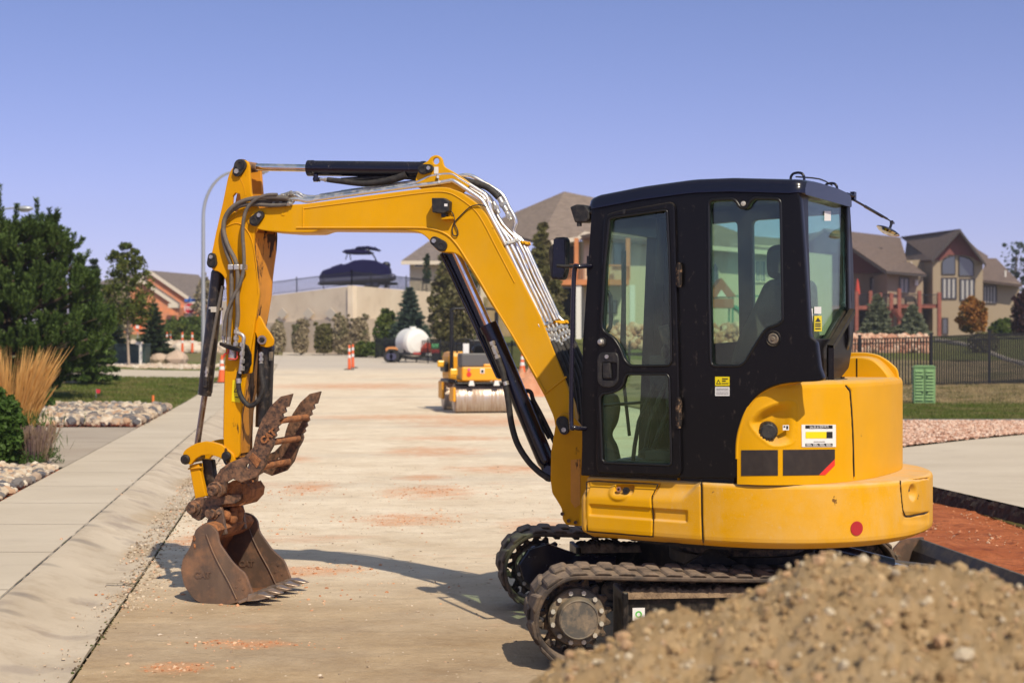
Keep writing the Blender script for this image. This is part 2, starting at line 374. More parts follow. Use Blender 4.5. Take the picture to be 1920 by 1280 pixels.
# ---- boom
bo = [(481,391),(500,389),(534,384),(573,382),(686,367),(780,355),(820,350.5),(838,351),(864,360),(892,379),(912,402),(937.5,450),(976.9,523),(1013,593),(1036,650),(1058,709),(1075,755),(1080,790),(1070,808),(1057,812),(1042,805),(1038,781),(1020,741),(985.6,678),(942,600),(920.6,571),(892.5,523),(873,492),(861.5,479),(850,473.5),(836,473),(826,473),(815,466),(808,454),(796,441),(780,434),(753,431.5),(601,430),(587,436),(542,436),(500,433),(483,430),(471,424),(468,410),(472,398)]
boom = plate('boom', BP, .125, bo, M['yellow'], EXC, .25, .006, r=.03)
smooth_by(boom, 30)
# raised bead following the lower edge
mb = MB()
mb.tube([bpt(x, y, .127) for x, y in [(556,427),(680,427),(780,427),(812,430),(838,440),(856,458),(872,482),(900,527),(928,575),(960,627),(992,682),(1022,735)]], .006, 8, 3)
mb.tube([bpt(x, y, .126) for x, y in [(568,388),(568,427)]], .005, 8, 1)
mb.tube([bpt(x, y, .126) for x, y in [(1062,706),(1042,722),(1022,738)]], .006, 8, 1)
mb.tube([bpt(x, y, .126) for x, y in [(570,391),(700,374),(800,361),(838,361),(862,372),(888,392),(905,415),(930,463),(965,530)]], .0035, 6, 3)
mb.build('weld_seam', M['yellow'], boom)
mb = MB(); mb.prism([bpt(x, y, .129) for x, y in [(528,384),(534,384),(534,403),(531,405),(527,403)]], Bn*-.004).build('cable_tab', M['yellow'], boom, .002)
# pin keepers: black oval caps with two bolts
def keeper(name, P, off, c0, c1, r, parent, big=None):
    k = MB(); p0, p1 = P.hit(*c0, off), P.hit(*c1, off); n = P.n
    d = (p1-p0); u = d.normalized(); w = n.cross(u); pts = []
    for i in range(9): a = math.pi/2+math.pi*i/8; pts.append(p0+(u*math.cos(a)+w*math.sin(a))*r*.8)
    for i in range(9): a = -math.pi/2+math.pi*i/8; pts.append(p1+(u*math.cos(a)+w*math.sin(a))*r)
    k.prism([p+n*.022 for p in pts], n*-.03); k.m = 1
    k.cyl(p0+n*.02, p0+n*.034, r*.42, n=6, smooth=False); k.m = 0
    k.lathe(p1, n, [(.02, r*.72), (.027, r*.72), (.027, r*.45), (.024, r*.4), (.024, 0.001)], 20)
    return k.build(name, [M['plastic'], M['fitting']], parent, .002)
keeper('pin_keeper', BP, .125, (489,404), (479,414), .036, boom)
keeper('pin_keeper', BP, .125, (816,452), (829,461), .036, boom)
keeper('pin_keeper', BP, .15, (1059,805), (1055,791), .038, boom)
# bracket with lifting eye on top of the boom
eo = [(778,338),(788,310),(802,302),(808,293),(819,290),(828,295),(832,312),(848,321),(872,336),(884,345),(866,364),(840,356),(800,356),(782,352)]
b1 = plate('b', BP, .085, eo, M['yellow'], None, .025, .004, holes=[(817.5, 302, .021)], r=.02)
b2 = plate('b', BP, -.06, eo, M['yellow'], None, .025, .004, holes=[(817.5, 302, .021)], r=.02)
join_objs('cylinder_bracket', [b1, b2], boom)
keeper('pin_keeper', BP, .09, (806,316), (794,318), .032, boom)
mb = MB(); mb.prism([bpt(x, y, .087) for x, y in [(814,313),(822,313),(822,326),(814,326)]], Bn*.002).build('label_sticker', M['white'], boom)
# ---- hard pipes on the boom
def pipe(mb, pts, off, r=.0085, n=12): mb.tube([bpt(x, y, off) for x, y in pts], r*1.25, n, 3)
mb = MB()
pipe(mb, [(536,383),(545,374),(562,374),(578,377),(600,373),(700,359),(790,347),(822,343),(844,339),(852,340),(878,357),(901,373),(908,382),(920,405),(948,458),(985,535),(1013,592),(1020,610)], .10, .011)
pipe(mb, [(540,368),(556,366),(575,374),(640,366),(740,351),(775,344),(795,336),(808,330),(844,326),(862,335),(903,360),(914,372),(925,405),(958,458),(990,524),(1027,602)], .075, .0095)
pipe(mb, [(535,366),(548,362),(560,362),(580,371),(650,362),(760,346),(800,341),(845,333),(870,347),(905,368),(918,390),(934,420),(966,458),(996,524),(1020,570),(1033,602)], .02, .008)
pipe(mb, [(560,364),(590,369),(660,358),(770,341),(810,335),(846,330),(872,342),(906,362),(921,382),(942,420),(973,455),(1000,515),(1040,600)], -.02, .0085)
pipe(mb, [(600,366),(700,351),(800,337),(846,331),(872,340),(918,368),(928,392),(950,430),(979,455),(1008,518),(1045,598)], -.05, .0075)
pipe(mb, [(640,360),(760,343),(840,334),(862,330),(881,329),(905,341),(940,363),(955,390),(965,408),(967,420),(963,432),(966,440),(983,456),(1013,520),(1040,578),(1048,595),(1058,604)], -.085, .010)
mb.build('hydraulic_pipe', M['zinc'], EXC)
mb = MB(); mb.tube([bpt(x, y, -.02) for x, y in [(860,336),(885,342),(915,352),(935,370)]], .022, 12, 4); mb.build('hydraulic_hose', M['rubber_hose'], EXC)
mb = MB()
for (x0, y0, x1, y1, off, r) in [(936,371,950,396,-.02,.018),(950,398,958,412,0,.014),(925,379,935,400,.03,.015)]:
    mb.cyl(bpt(x0, y0, off), bpt(x1, y1, off), r, n=10); mx = bpt((x0+x1)/2, (y0+y1)/2, off); d = (bpt(x1, y1, off)-bpt(x0, y0, off)).normalized()
    mb.cyl(mx-d*.012, mx+d*.012, r*1.35, n=6, smooth=False)
mb.build('pipe_fitting', M['fitting'], EXC)
def clampbar(x0, y0, x1, y1, off0, off1, name='pipe_clamp', m=None, h=.012):
    k = MB(); a, b = bpt(x0, y0, off0), bpt(x1, y1, off1); c = (a+b)/2; ax = (b-a)/2; up = Vector((-.42, .05, .9)).normalized()
    nn = ax.cross(up).normalized(); k.obox(c, ax, nn*.014, up*h)
    for t in (.2, .8): q = a.lerp(b, t)-nn*0; k.cyl(q-nn*.02, q+nn*.02, .009, n=6)
    return k.build(name, m or M['fitting'], EXC, .004)
clampbar(944,458,972,450,.12,.04); clampbar(976,455,992,458,-.02,-.1, m=M['yellow']); clampbar(1008,612,1034,603,.12,.02)
clampbar(1040,605,1064,604,-.02,-.1, m=M['yellow']); clampbar(820,330,824,345,.1,.1)
# lower fittings and hoses down to the boom foot
mb = MB(); hs = MB()
low = [(1018,612,1034,640,.10),(1027,610,1043,642,.07),(1035,608,1052,648,.03),(1042,606,1058,640,-.01),(1049,605,1064,636,-.05),(1057,606,1070,632,-.09)]
for i, (x0, y0, x1, y1, off) in enumerate(low):
    a, b = bpt(x0, y0, off), bpt(x1, y1, off); mb.cyl(a, b, .011, n=10)
    for t in (.25, .6, .95): q = a.lerp(b, t); d = (b-a).normalized(); mb.cyl(q-d*.010, q+d*.010, .018, n=6, smooth=False)
    hs.tube([b, bpt(x1+12, y1+26, off), bpt(x1+26, y1+62, off-.02), bpt(x1+36-i*2, y1+110, off-.03), bpt(x1+40-i*3, y1+160, off-.03)], .020, 10, 5)
mb.build('pipe_fitting', M['fitting'], EXC); hs.build('hydraulic_hose', M['rubber_hose'], EXC)
# work lamp on the boom
wl = MB(); wl.prism([bpt(x, y, .20) for x, y in [(809,371),(832,371),(842,377),(841,396),(831,400),(810,398)]], -Bn*.07); 
wlo = wl.build('work_lamp', M['plastic'], boom, .006)
mb = MB(); mb.obox(bpt(834,402,.15), Vector((.015,0,0)), Bn*.03, Vector((0,0,.02))); mb.build('lamp_bracket', M['plastic'], wlo, .003)
mb = MB(); mb.prism([bpt(x, y, .175) for x, y in [(826,407),(848,406),(848,410),(827,411)]], -Bn*.05); mb.build('lamp_shelf', M['yellow'], wlo)
mb = MB(); mb.prism([bpt(x, y, .2015) for x, y in [(833,382),(839,382),(839,387),(833,387)]], Bn*.001); mb.build('lamp_sticker', M['white'], wlo)
mb = MB(); mb.tube([bpt(x, y, .135) for x, y in [(841,392),(850,402),(853,420),(858,432),(858,441),(850,441),(848,428),(853,416),(866,402),(882,388),(900,384),(912,388)]], .004, 6, 4); mb.build('lamp_cable', M['rubber_hose'], boom)
# ---- stick cylinder (top)
mb = MB(); mb.cyl(bpt(585,315.5), bpt(796,318), .0505, n=32); mb.cyl(bpt(578,315.5), bpt(588,315.5), .053, n=32); mb.ball(bpt(794,317), .052, 16)
mb.build('cylinder_barrel', M['cyl'], EXC, .004)
mb = MB(); mb.cyl(bpt(478,313.5), bpt(580,315.5), .025, n=24); mb.build('cylinder_rod', M['chrome'], EXC)
mb = MB(); mb.cyl(bpt(592,327,.03), bpt(592,341,.03), .016); mb.cyl(bpt(588,335,.03), bpt(600,337,.03), .014); mb.cyl(bpt(755,325,.03), bpt(755,335,.03), .018); islands(mb.build('cylinder_port', M['cyl'], EXC))
mb = MB(); mb.cyl(bpt(600,336,.03), bpt(617,338,.03), .010, n=8); mb.cyl(bpt(608,337,.03), bpt(612,337.5,.03), .014, n=6, smooth=False); mb.build('pipe_fitting', M['fitting'], EXC)
mb = MB(); mb.tube([bpt(x, y, .03) for x, y in [(614,337),(640,340),(680,344),(715,341),(745,334),(762,327)]], [.017,.026], 12, 5); mb.tube([bpt(x, y, .0) for x, y in [(640,338),(700,334),(760,332),(788,335)]], .017, 10, 4); mb.build('hydraulic_hose', M['rubber_hose'], EXC)
# ---- arm
ao = [(457,300),(450,301),(433,317),(427,332),(417,382),(404,438),(396,478),(394,500),(400,507),(410,509),(420,518),(424,532),(425,560),(424,640),(421,700),(419.5,750),(418.5,820),(420,846),(432,858),(446,858),(449,850),(449,820),(451,777),(463,692),(476,617),(478,600),(486,551),(481,520),(477.5,495),(474.7,467),(476,440),(484,415),(486,395),(478,378),(471,366),(469,340),(467,310),(464,302)]
near = plate('arm_plate', BP, .115, ao, M['yellow_worn'], None, .028, .005, r=.03, holes=[rnd([(441,362),(449,364),(451,376),(449,390),(443,398),(438,396),(435,382),(436,368)], 0)])
ao2 = [(457,300),(450,301),(433,317),(427,332),(417,382),(404,438),(396,478),(394,500),(400,507),(410,509),(420,518),(424,532),(425,560),(424,640),(421,700),(419.5,750),(418.5,820),(420,846),(432,858),(446,858),(449,850),(449,820),(451,777),(463,692),(474,617),(478,600),(486,551),(488,520),(491,495),(495,467),(497,440),(494,415),(488,395),(480,378),(471,366),(469,340),(467,310),(464,302)]
far = plate('arm_plate', BP, .088, ao2, M['yellow_scraped'], None, .028, .005, r=.03); far.data.transform(Matrix.Translation(-Bn*.175))
mb = MB()  # box skin between plates: right and left faces
def skin(mb, e, o0=.087, o1=-.087, th=.02):
    for (xa, ya), (xb, yb) in zip(e[:-1], e[1:]):
        a, b = bpt(xa, ya, o0), bpt(xb, yb, o0); d = (b-a).normalized(); nn = d.cross(Bn).normalized()*th; mb.prism([a, b, b+nn, a+nn], Bn*(o1-o0))
ea = [(476,436),(474.7,467),(477.5,495),(481,520),(486,551),(478,600),(475,617),(463,692),(451,777),(449,820),(449,850)]
eb = [(497,436),(494,467),(490,495),(487,520),(486,551),(478,600),(474,617),(463,692),(451,777),(449,820),(449,850)]
A_ = [bpt(x, y, .088) for x, y in ea]; B_ = [(lambda u: BP.wp(u.x, u.y, -.088))(BP.loc(x, y, -.087+.175*0)) if False else BP.hit(x, y, .088)-Bn*.176 for x, y in eb]
nA = len(A_); inn = BP.x*-.02; vv = A_+B_+[p+inn for p in A_]+[p+inn for p in B_]
mb.add(vv, [(i, i+1, nA+i+1, nA+i) for i in range(nA-1)]+[(2*nA+i, 3*nA+i, 3*nA+i+1, 2*nA+i+1) for i in range(nA-1)])
skin(mb, [(446,858),(432,858),(420,846)])
skin(mb, [(418.5,820),(419.5,750),(421,700),(424,640),(425,560),(424,532)])
sk = mb.build('arm_skin', M['yellow_scraped'], None)
arm = join_objs('arm', [near, far, sk], EXC); smooth_by(arm, 30)
mb = MB(); mb.tube([bpt(x, y, .116) for x, y in [(424,425),(440,419),(452,421),(463,432),(472,450),(478,480),(482,515),(484,550)]], .004, 6, 4)
mb.tube([bpt(x, y, .116) for x, y in [(424,418),(445,402),(470,396)]], .004, 6, 4); mb.tube([bpt(x, y, .116) for x, y in [(450,334),(457,350),(460,367)]], .002, 6, 2); mb.build('weld_seam', M['yellow_worn'], arm)
# rod-end head between the arm plates
mb = MB(); mb.cyl(bpt(454,314,.085), bpt(454,314,-.085), .055, n=24); mb.cyl(bpt(454,314,0), bpt(482,314,0), .045, .03, n=20); mb.build('rod_end', M['rust'], arm, .003)
keeper('pin_keeper', BP, .116, (447,322), (452,311), .042, arm)
keeper('pin_keeper', BP, .116, (399,482), (399,493), .034, arm)
# ---- bucket cylinder (left of arm)
mb = MB(); mb.cyl(bpt(409,512), bpt(384.8,735), .0475, n=32); mb.ball(bpt(408.8,514), .0475, 20); mb.build('cylinder_barrel', M['cyl_dirty'], EXC)
mb = MB(); mb.cyl(bpt(384.8,735), bpt(384,741), .044, n=32); mb.cyl(bpt(387,700,.055), bpt(386,725,.055), .018, n=12); mb.build('cylinder_port', M['cyl_dirty'], EXC, .002)
mb = MB(); mb.cyl(bpt(384,740), bpt(366,860), .0205, n=20); mb.build('cylinder_rod', M['rod_dark'], EXC)
mb = MB(); mb.tube([bpt(x, y, .062) for x, y in [(418,536),(410,572),(402,615),(394,660),(389,690)]], .0125, 10, 6, corr=.011); mb.build('hydraulic_hose', M['sleeve'], EXC)
mb = MB()
for (x0, y0, x1, y1) in [(389,688,386.5,706)]:
    mb.cyl(bpt(x0, y0, .062), bpt(x1, y1, .062), .012, n=10); mb.cyl(bpt((x0+x1)/2, (y0+y1)/2-1.5, .062), bpt((x0+x1)/2, (y0+y1)/2+1.5, .062), .016, n=6, smooth=False)
mb.build('pipe_fitting', M['fitting'], EXC)
mb = MB(); a = bpt(404,578,.0); mb.lathe(a, bpt(398,640)-bpt(404,578), [(-.008,.052),(.008,.052)], 24); mb.obox(bpt(401,580,.075), Vector((.018,0,0)), Bn*.006, Vector((0,0,.018))); mb.build('hose_clamp', M['bolt'], EXC)
# ---- hoses over the arm
hz = [([(538,383),(510,385),(480,383),(455,385),(436,394),(422,412),(418,440),(424,470),(433,495),(434,520),(434,560),(431,600),(429,632)], .15, .0135),
      ([(540,372),(505,370),(470,373),(442,384),(424,404),(419,430),(427,460),(441,488),(446,515),(445,560),(446,590),(444,612)], .165, .0145),
      ([(520,365),(500,366),(480,374),(464,390),(457,410),(455,440),(457,470),(457,502),(450,532),(436,560),(424,592),(420,630)], .175, .0115),
      ([(545,376),(520,377),(495,378),(472,378)], .13, .0125)]
for pts, off, r in hz:
    r *= 1.1
    mb = MB(); mb.tube([bpt(x, y, off) for x, y in pts], r, 10, 5, corr=.011); mb.build('hydraulic_hose', M['sleeve'], EXC)
mb = MB()
for (x0, y0, x1, y1, off, r) in [(505,384,548,382,.14,.013),(500,371,535,366,.15,.011),(520,378,552,377,.1,.013),(530,368,548,361,.1,.012)]:
    a, b = bpt(x0, y0, off), bpt(x1, y1, off); mb.cyl(a, b, r*.8, n=10)
    for t in (.2, .5, .85): q = a.lerp(b, t); d = (b-a).normalized(); mb.cyl(q-d*.010, q+d*.010, r*1.35, n=6, smooth=False)
for (x0, y0, x1, y1, off, r) in [(444,610,442,648,.165,.014),(430,628,428,652,.15,.012),(420,600,419,650,.16,.010)]:
    a, b = bpt(x0, y0, off), bpt(x1, y1, off); mb.cyl(a, b, r*.85, n=10)
    for t in (.3, .62, .92): q = a.lerp(b, t); d = (b-a).normalized(); mb.cyl(q-d*.012, q+d*.012, r*1.35, n=6, smooth=False)
mb.tube([bpt(x, y, .17) for x, y in [(444,624),(453,627),(457,633),(456,645),(453,665)]], .013, 10, 3)
for t in (642,658,672,686): mb.cyl(bpt(454.5,t,.17), bpt(453.5,t+8,.17), .018, n=6, smooth=False)
mb.cyl(bpt(454,665,.17), bpt(450,700,.17), .012, n=10)
mb.build('pipe_fitting', M['fitting'], EXC)
mb = MB()
for x in (434, 445, 457): mb.obox(bpt(x, 501, .165), Vector((.017,0,0)), Bn*.02, Vector((0,0,.018)))
mb.build('hose_clamp', M['fitting'], EXC, .005)
mb = MB(); mb.prism([bpt(x, y, .19) for x, y in [(411,641),(449,652),(452,656),(449,660),(425,654),(411,647)]], -Bn*.08); mb.build('valve_bracket', M['black_dusty'], EXC, .003)
mb = MB(); mb.prism([bpt(x, y, .135) for x, y in [(452,640),(464,648),(470,664),(470,682),(462,700),(454,702)]], -Bn*.02); mb.build('guard_plate', M['black_dusty'], EXC, .004)
mb = MB(); mb.tube([bpt(x, y, .16) for x, y in [(424,648),(428,651),(427,661),(421,664),(419,670)]], .007, 8, 3); mb.tube([bpt(x, y, .165) for x, y in [(433,651),(444,654),(445,664),(443,673),(428,672)]], .006, 8, 3); mb.build('valve_handle', M['red_cap'], EXC)
mb = MB(); mb.cyl(bpt(437,655,.14), bpt(436,675,.14), .028, n=16); mb.build('valve_body', M['fitting'], EXC, .002)
mb = MB(); mb.tube([bpt(x, y, .15) for x, y in [(449,696),(447,715),(449,735),(456,750),(467,760),(479,756),(489,742),(494,725),(491,706),(490,690),(489.5,681)]], .0165, 12, 5); mb.build('hydraulic_hose', M['rubber_hose'], EXC)
mb = MB(); mb.cyl(bpt(489.5,660,.15), bpt(489.5,683,.15), .010, n=10)
for t in (664,673,682): mb.cyl(bpt(489.5,t-2,.15), bpt(489.5,t+3,.15), .016, n=6, smooth=False)
mb.cyl(bpt(447.5,709,.15), bpt(447.5,718,.15), .0175, n=14)
mb.build('pipe_fitting', M['fitting'], EXC)
lb = MB(); lb.prism([bpt(x, y, .118) for x, y in [(436,712),(453,713),(450,755),(434,752)]], -Bn*.002); lab = lb.build('warning_label', M['stk_yellow'], arm)
mb = MB(); mb.prism([bpt(x, y, .1195) for x, y in [(444,723),(450,735),(438,735)]], -Bn*.001); mb.m = 1; mb.prism([bpt(x, y, .1205) for x, y in [(444,726),(448,733.6),(440,733.6)]], -Bn*.001); mb.m = 0
mb.prism([bpt(x, y, .1195) for x, y in [(441,743),(447,744),(447,746),(441,745)]], -Bn*.001); mb.build('warning_sign', [M['stk_black'], M['stk_yellow']], lab)
# ---- thumb cylinder + ears
for off in (.085, -.065):
    plate('thumb_mount_ear', BP, off, [(486,592),(490,597),(497,612),(506,624),(513,636),(512,648),(500,652),(487,648),(483,636),(478,622),(472,700),(465,700),(476,612),(484,592)], M['yellow_worn'], arm, .02, .004, r=.015)
mb = MB(); mb.cyl(bpt(491,637,.11), bpt(491,637,.075), .030, n=20); mb.m = 1; mb.cyl(bpt(491,637,.112), bpt(491,637,.09), .018, n=16); mb.build('thumb_pin', [M['rod_dark'], M['black_dusty']], arm, .002)
mb = MB(); mb.cyl(bpt(498,636,.06), bpt(498,636,-.06), .05, n=24); mb.cyl(bpt(499,640), bpt(499,655), .05, .058, n=24); mb.cyl(bpt(499,652), bpt(494,800), .054, n=28); mb.build('thumb_cylinder', M['cyl_dirty'], EXC, .003)
mb = MB(); mb.cyl(bpt(494,800), bpt(470,880), .022, n=16); mb.build('cylinder_rod', M['rod_dark'], EXC)
mb = MB(); mb.prism([bpt(x, y, .056) for x, y in [(504,659),(512,659),(511,676),(504,676)]], -Bn*.002); mb.build('label_sticker', M['hub'], EXC)
# ---- thumb
near_edge = [(547,738),(526,743),(507.5,760),(492.5,782.5),(483,805),(479,817),(474,839),(457.5,856),(429,867.5),(412.5,879),(402.6,895.6),(397,915),(398.4,926.5),(409.7,932),(421,923.7),(423.7,904),(435,897),(452,904),(480,894),(494,876),(502.5,851),(510,838)]
teeth = [(513,829),(511,822),(517,817),(515,811),(521,806),(519,800),(525,795),(523,788),(530,784),(528,776),(535,772),(533,764),(540,762)]
th = MB()
tp = near_edge+teeth
pl = []
for off in (.23, -.19):
    pl.append(plate('thumb', BP, off, [(x-(0 if off > 0 else 0), y) for x, y in tp] if off > 0 else tp, M['rust'], None, .034, .004, holes=[(464.5, 874, .017)]))
# far plate must be a true copy of the near one: shift in space, not in the picture
bpy.data.objects.remove(pl[1]); me2 = pl[0].data.copy(); me2.transform(Matrix.Translation(-Bn*.47)); far = bpy.data.objects.new('thumb', me2); link(far)
mb = MB()
for (x, y, r) in [(526,788,.021),(508,829,.023),(488,874,.026)]:
    mb.cyl(bpt(x, y, .21), bpt(x, y, .21)-Bn*.43, r, n=18)
mb.cyl(bpt(410,917,.235), bpt(410,917,.235)-Bn*.47, .03, n=18)
bars = mb.build('bars', M['clay'], None)
thumb = join_objs('thumb', [pl[0], far, bars], EXC); smooth_by(thumb, 35)
mb = MB(); mb.prism([bpt(x, y, .236) for x, y in [(473,848),(489,862),(481,877),(466,858)]], -Bn*.01); mb.build('wear_pad', M['clay'], thumb, .002)
mb = MB(); c = bpt(403.5,918,.236)
mb.lathe(c, Bn, [(-.01,.055),(.012,.055),(.016,.05),(.016,.036),(.05,.034),(.052,.03),(.052,.012),(.044,.010),(.044,.001)], 24); mb.build('thumb_pin', M['rust'], thumb)
text('lettering', 'CAT', BP.mtx(.238) @ Matrix.Translation((*BP.loc(503,818,.238), 0)) @ Matrix.Rotation(R(-52), 4, 'Z') @ Matrix.Rotation(R(90), 4, 'Z'), .06, M['clay'], thumb, .003, bold=.003)
# ---- bucket linkage
yl = [(346,863),(342,856),(343,848),(348,842),(357,836),(368,830.5),(384,827),(400,829),(414,833),(426,842),(436,850),(440,862),(436,872),(428,870),(420,862),(408,856),(393,852),(378,853),(366,860),(360,868),(356,872)]
lk = []
for off in (.13, -.095): lk.append(plate('l', BP, off, yl if off > 0 else yl, M['yellow_worn'], None, .034, .004, r=.012))
bpy.data.objects.remove(lk[1]); me2 = lk[0].data.copy(); me2.transform(Matrix.Translation(-Bn*.225)); f2 = bpy.data.objects.new('l', me2); link(f2)
link1 = join_objs('bucket_link', [lk[0], f2], EXC); smooth_by(link1, 35)
for (x, y) in [(348,861),(425,855)]:
    mb = MB(); c = bpt(x, y, .13); mb.lathe(c, Bn, [(-.23,.028),(.004,.034),(.012,.032),(.016,.024),(.02,.022),(.02,.001)], 20); mb.build('link_pin', M['cyl_dirty'], link1)
mb = MB(); mb.cyl(bpt(436,858,.0), bpt(436,858,-.13), .065, n=24); mb.build('arm_nose', M['cyl_dirty'], arm, .004)
mb = MB(); lo2 = [(354,872),(372,868),(386,930),(366,936)]
mb.prism([bpt(x, y, .085) for x, y in lo2], -Bn*.04); mb.prism([bpt(x, y, .085)-Bn*.17 for x, y in lo2], -Bn*.04); mb.obox(bpt(366,877,.09), Vector((.05,-.01,.006)), Bn*.01, Vector((0,0,.006)))
mb.build('tilt_link', M['yellow_worn'], EXC, .006)
mb = MB(); mb.tube([bpt(x, y, .02) for x, y in [(372,868),(376,890),(384,912),(394,930)]], .022, 10, 3); mb.prism([bpt(x, y, .03) for x, y in [(378,860),(396,862),(402,905),(398,935),(388,925)]], -Bn*.06); mb.build('link_brace', M['cyl_dirty'], EXC, .003)
# coupler
cp = [(360,938),(370,932),(384,933),(393,928),(398,926),(412,934),(424,928),(440,926),(452,928),(450,938),(440,944),(421,945),(404,951),(388,964),(372,977),(358,969),(355,958)]
ck = []
k1 = plate('c', BP, .15, cp, M['rust'], None, .04, .006, r=.015); me2 = k1.data.copy(); me2.transform(Matrix.Translation(-Bn*.26)); k2 = bpy.data.objects.new('c', me2); link(k2)
mb = MB(); mb.cyl(bpt(366,952,.14), bpt(366,952,-.14), .042, n=18); mb.prism([bpt(x, y, .11) for x, y in [(398,928),(425,915),(462,906),(470,918),(468,932),(455,947),(425,950),(400,950)]], -Bn*.22); mb.cyl(bpt(441,914,.12), bpt(463,912,-.12), .05, n=20)
k3 = mb.build('c', M['clay'], None)
coup = join_objs('quick_coupler', [k1, k2, k3], EXC); smooth_by(coup, 35)
mb = MB(); c = bpt(364,952,.152); mb.lathe(c, Bn, [(-.01,.052),(.012,.050),(.016,.036),(.05,.034),(.052,.03),(.052,.001)], 22); mb.build('coupler_pin', M['rust'], coup)
# ---- bucket
bk = [(384,980),(367.5,991),(364,1000),(356,1025),(342,1047.5),(338.5,1070),(345,1098),(362,1122),(384,1134.6),(412.5,1137),(446,1129),(474,1118),(473,1111),(463,1084),(457.5,1073),(448,1066),(435,1053),(411,1019),(407,996),(398,986)]
OF = .30
side = [rnd([BP.loc(x, y, OF) for x, y in bk], .02)]
s1 = flat('s', side[0], [], BP.mtx(OF), .022, .004, M['bucket'], None); s2 = flat('s', side[0], [], BP.mtx(-OF), .022, .004, M['bucket'], None)
mb = MB(); shell = [(384,980),(367.5,991),(362,1004),(355,1026),(342.5,1048),(339.5,1070),(346,1097),(362,1121),(384,1133.5),(412.5,1136),(446,1128),(476,1117)]
pts = [BP.loc(x, y, OF) for x, y in shell]
# smooth the shell profile
prof = []
for i in range(len(pts)-1):
    p0 = pts[max(i-1, 0)]; p1 = pts[i]; p2 = pts[i+1]; p3 = pts[min(i+2, len(pts)-1)]
    for k in range(4):
        t = k/4; prof.append(.5*((2*p1)+(p2-p0)*t+(2*p0-5*p1+4*p2-p3)*t*t+(3*p1-p0-3*p2+p3)*t**3))
prof.append(pts[-1]); n = len(prof)
inner = []
for i, p in enumerate(prof):
    d = (prof[min(i+1, n-1)]-prof[max(i-1, 0)]).normalized(); nn = Vector((d.y, -d.x)); inner.append(p-nn*.018)
V = [BP.wp(p.x, p.y, OF-.01) for p in prof]+[BP.wp(p.x, p.y, -OF-.01) for p in prof]+[BP.wp(p.x, p.y, OF-.01) for p in inner]+[BP.wp(p.x, p.y, -OF-.01) for p in inner]
mb.add(V, [(i, i+1, n+i+1, n+i) for i in range(n-1)], True); mb.m = 1; mb.add(V, [(2*n+i, 3*n+i, 3*n+i+1, 2*n+i+1) for i in range(n-1)], True); mb.m = 0
mb.add(V, [(0, n, 3*n, 2*n), (n-1, 3*n-1, 4*n-1, 2*n-1)])
sh = mb.build('s', [M['bucket'], M['bucket_inside']], None)
bucket = join_objs('bucket', [s1, s2, sh], EXC); smooth_by(bucket, 40)
def bq(px, py, off): # pixel read on the near side plate, moved across the bucket width
    u = BP.loc(px, py, OF); return BP.wp(u.x, u.y, off)
mb = MB(); mb.tube([bq(x, y, OF+.004) for x, y in [(387,1001),(400,1035),(415,1065),(430,1092),(444,1122)]], .006, 6, 2)
mb.tube([bq(x, y, -OF+.004) for x, y in [(387,1001),(400,1035),(415,1065),(430,1092),(444,1122)]], .006, 6, 2)
for offb in (OF, -OF):
    for (x, y) in [(449,1085),(443,1099),(456.5,1103)]: mb.cyl(bq(x, y, offb+.001), bq(x, y, offb+.004), .009, n=12)
islands(mb.build('wear_strip', M['bucket'], bucket))
text('lettering', 'CAT', BP.mtx(OF+.002) @ Matrix.Translation((*BP.loc(380,1078,OF), 0)) @ Matrix.Rotation(R(2), 4, 'Z'), .058, M['embossed'], bucket, .003, bold=.002)
text('lettering', 'CAT', BP.mtx(-OF+.003) @ Matrix.Translation((*BP.loc(386,1083,OF), 0)) @ Matrix.Rotation(R(2), 4, 'Z'), .058, M['embossed'], bucket, .003, bold=.002)
# lip and teeth
mb = MB(); lip = [(446,1127),(474,1114),(482,1116),(478,1121),(450,1131)]
mb.prism([bq(x, y, OF+.012) for x, y in lip], -Bn*(2*OF+.024)); mb.build('cutting_edge', M['tooth'], bucket, .004)
for i in range(5):
    off = OF-.02-i*(2*OF-.04)/4; mb = MB()
    a = [(468,1112),(486,1111),(513,1119),(486,1124),(466,1126)]
    w = [.05, .05, .012, .05, .05]; n2 = len(a)
    V = [bq(x, y, off+ww) for (x, y), ww in zip(a, w)]+[bq(x, y, off-ww) for (x, y), ww in zip(a, w)]
    mb.add(V, [tuple(range(n2)), tuple(range(2*n2-1, n2-1, -1))]+[(k, k+n2, (k+1) % n2+n2, (k+1) % n2) for k in range(n2)])
    mb.build('tooth', M['tooth'], bucket, .006)
# bucket ears (hinge plates) and packed clay in the throat
er = [(384,1000),(388,975),(392,966),(396,956),(404,947),(414,950),(418,962),(421,985),(424,1002),(410,1004)]
for off in (.16, -.13): 
    e = plate('bucket_ear', BP, .16, er, M['bucket'], bucket, .03, .005, r=.012); e.data.transform(Matrix.Translation(Bn*(off-.16)))
mb = MB(); c = bpt(399,961,.162); mb.lathe(c, Bn, [(-.32,.035),(-.01,.045),(.012,.045),(.016,.036),(.05,.034),(.052,.03),(.052,.001)], 22); mb.cyl(bpt(410,958,.16), bpt(410,958,.175), .02, n=14); mb.build('bucket_pin', M['rust'], bucket)
mb = MB()
def bthroat(px, py, off): u = BP.loc(px, py, .16); return BP.wp(u.x, u.y, off)
mb.prism([bq(x, y, OF-.02) for x, y in [(372,996),(384,981),(398,986),(404,996),(396,1010),(380,1020)]], -Bn*(2*OF-.04))
random.seed(3)
for i in range(26):
    t = random.random(); mb.ball(bthroat(408+random.uniform(-8, 16), 972+random.uniform(-14, 18), .12-t*.26), random.uniform(.025,.05), 8, jit=.16)
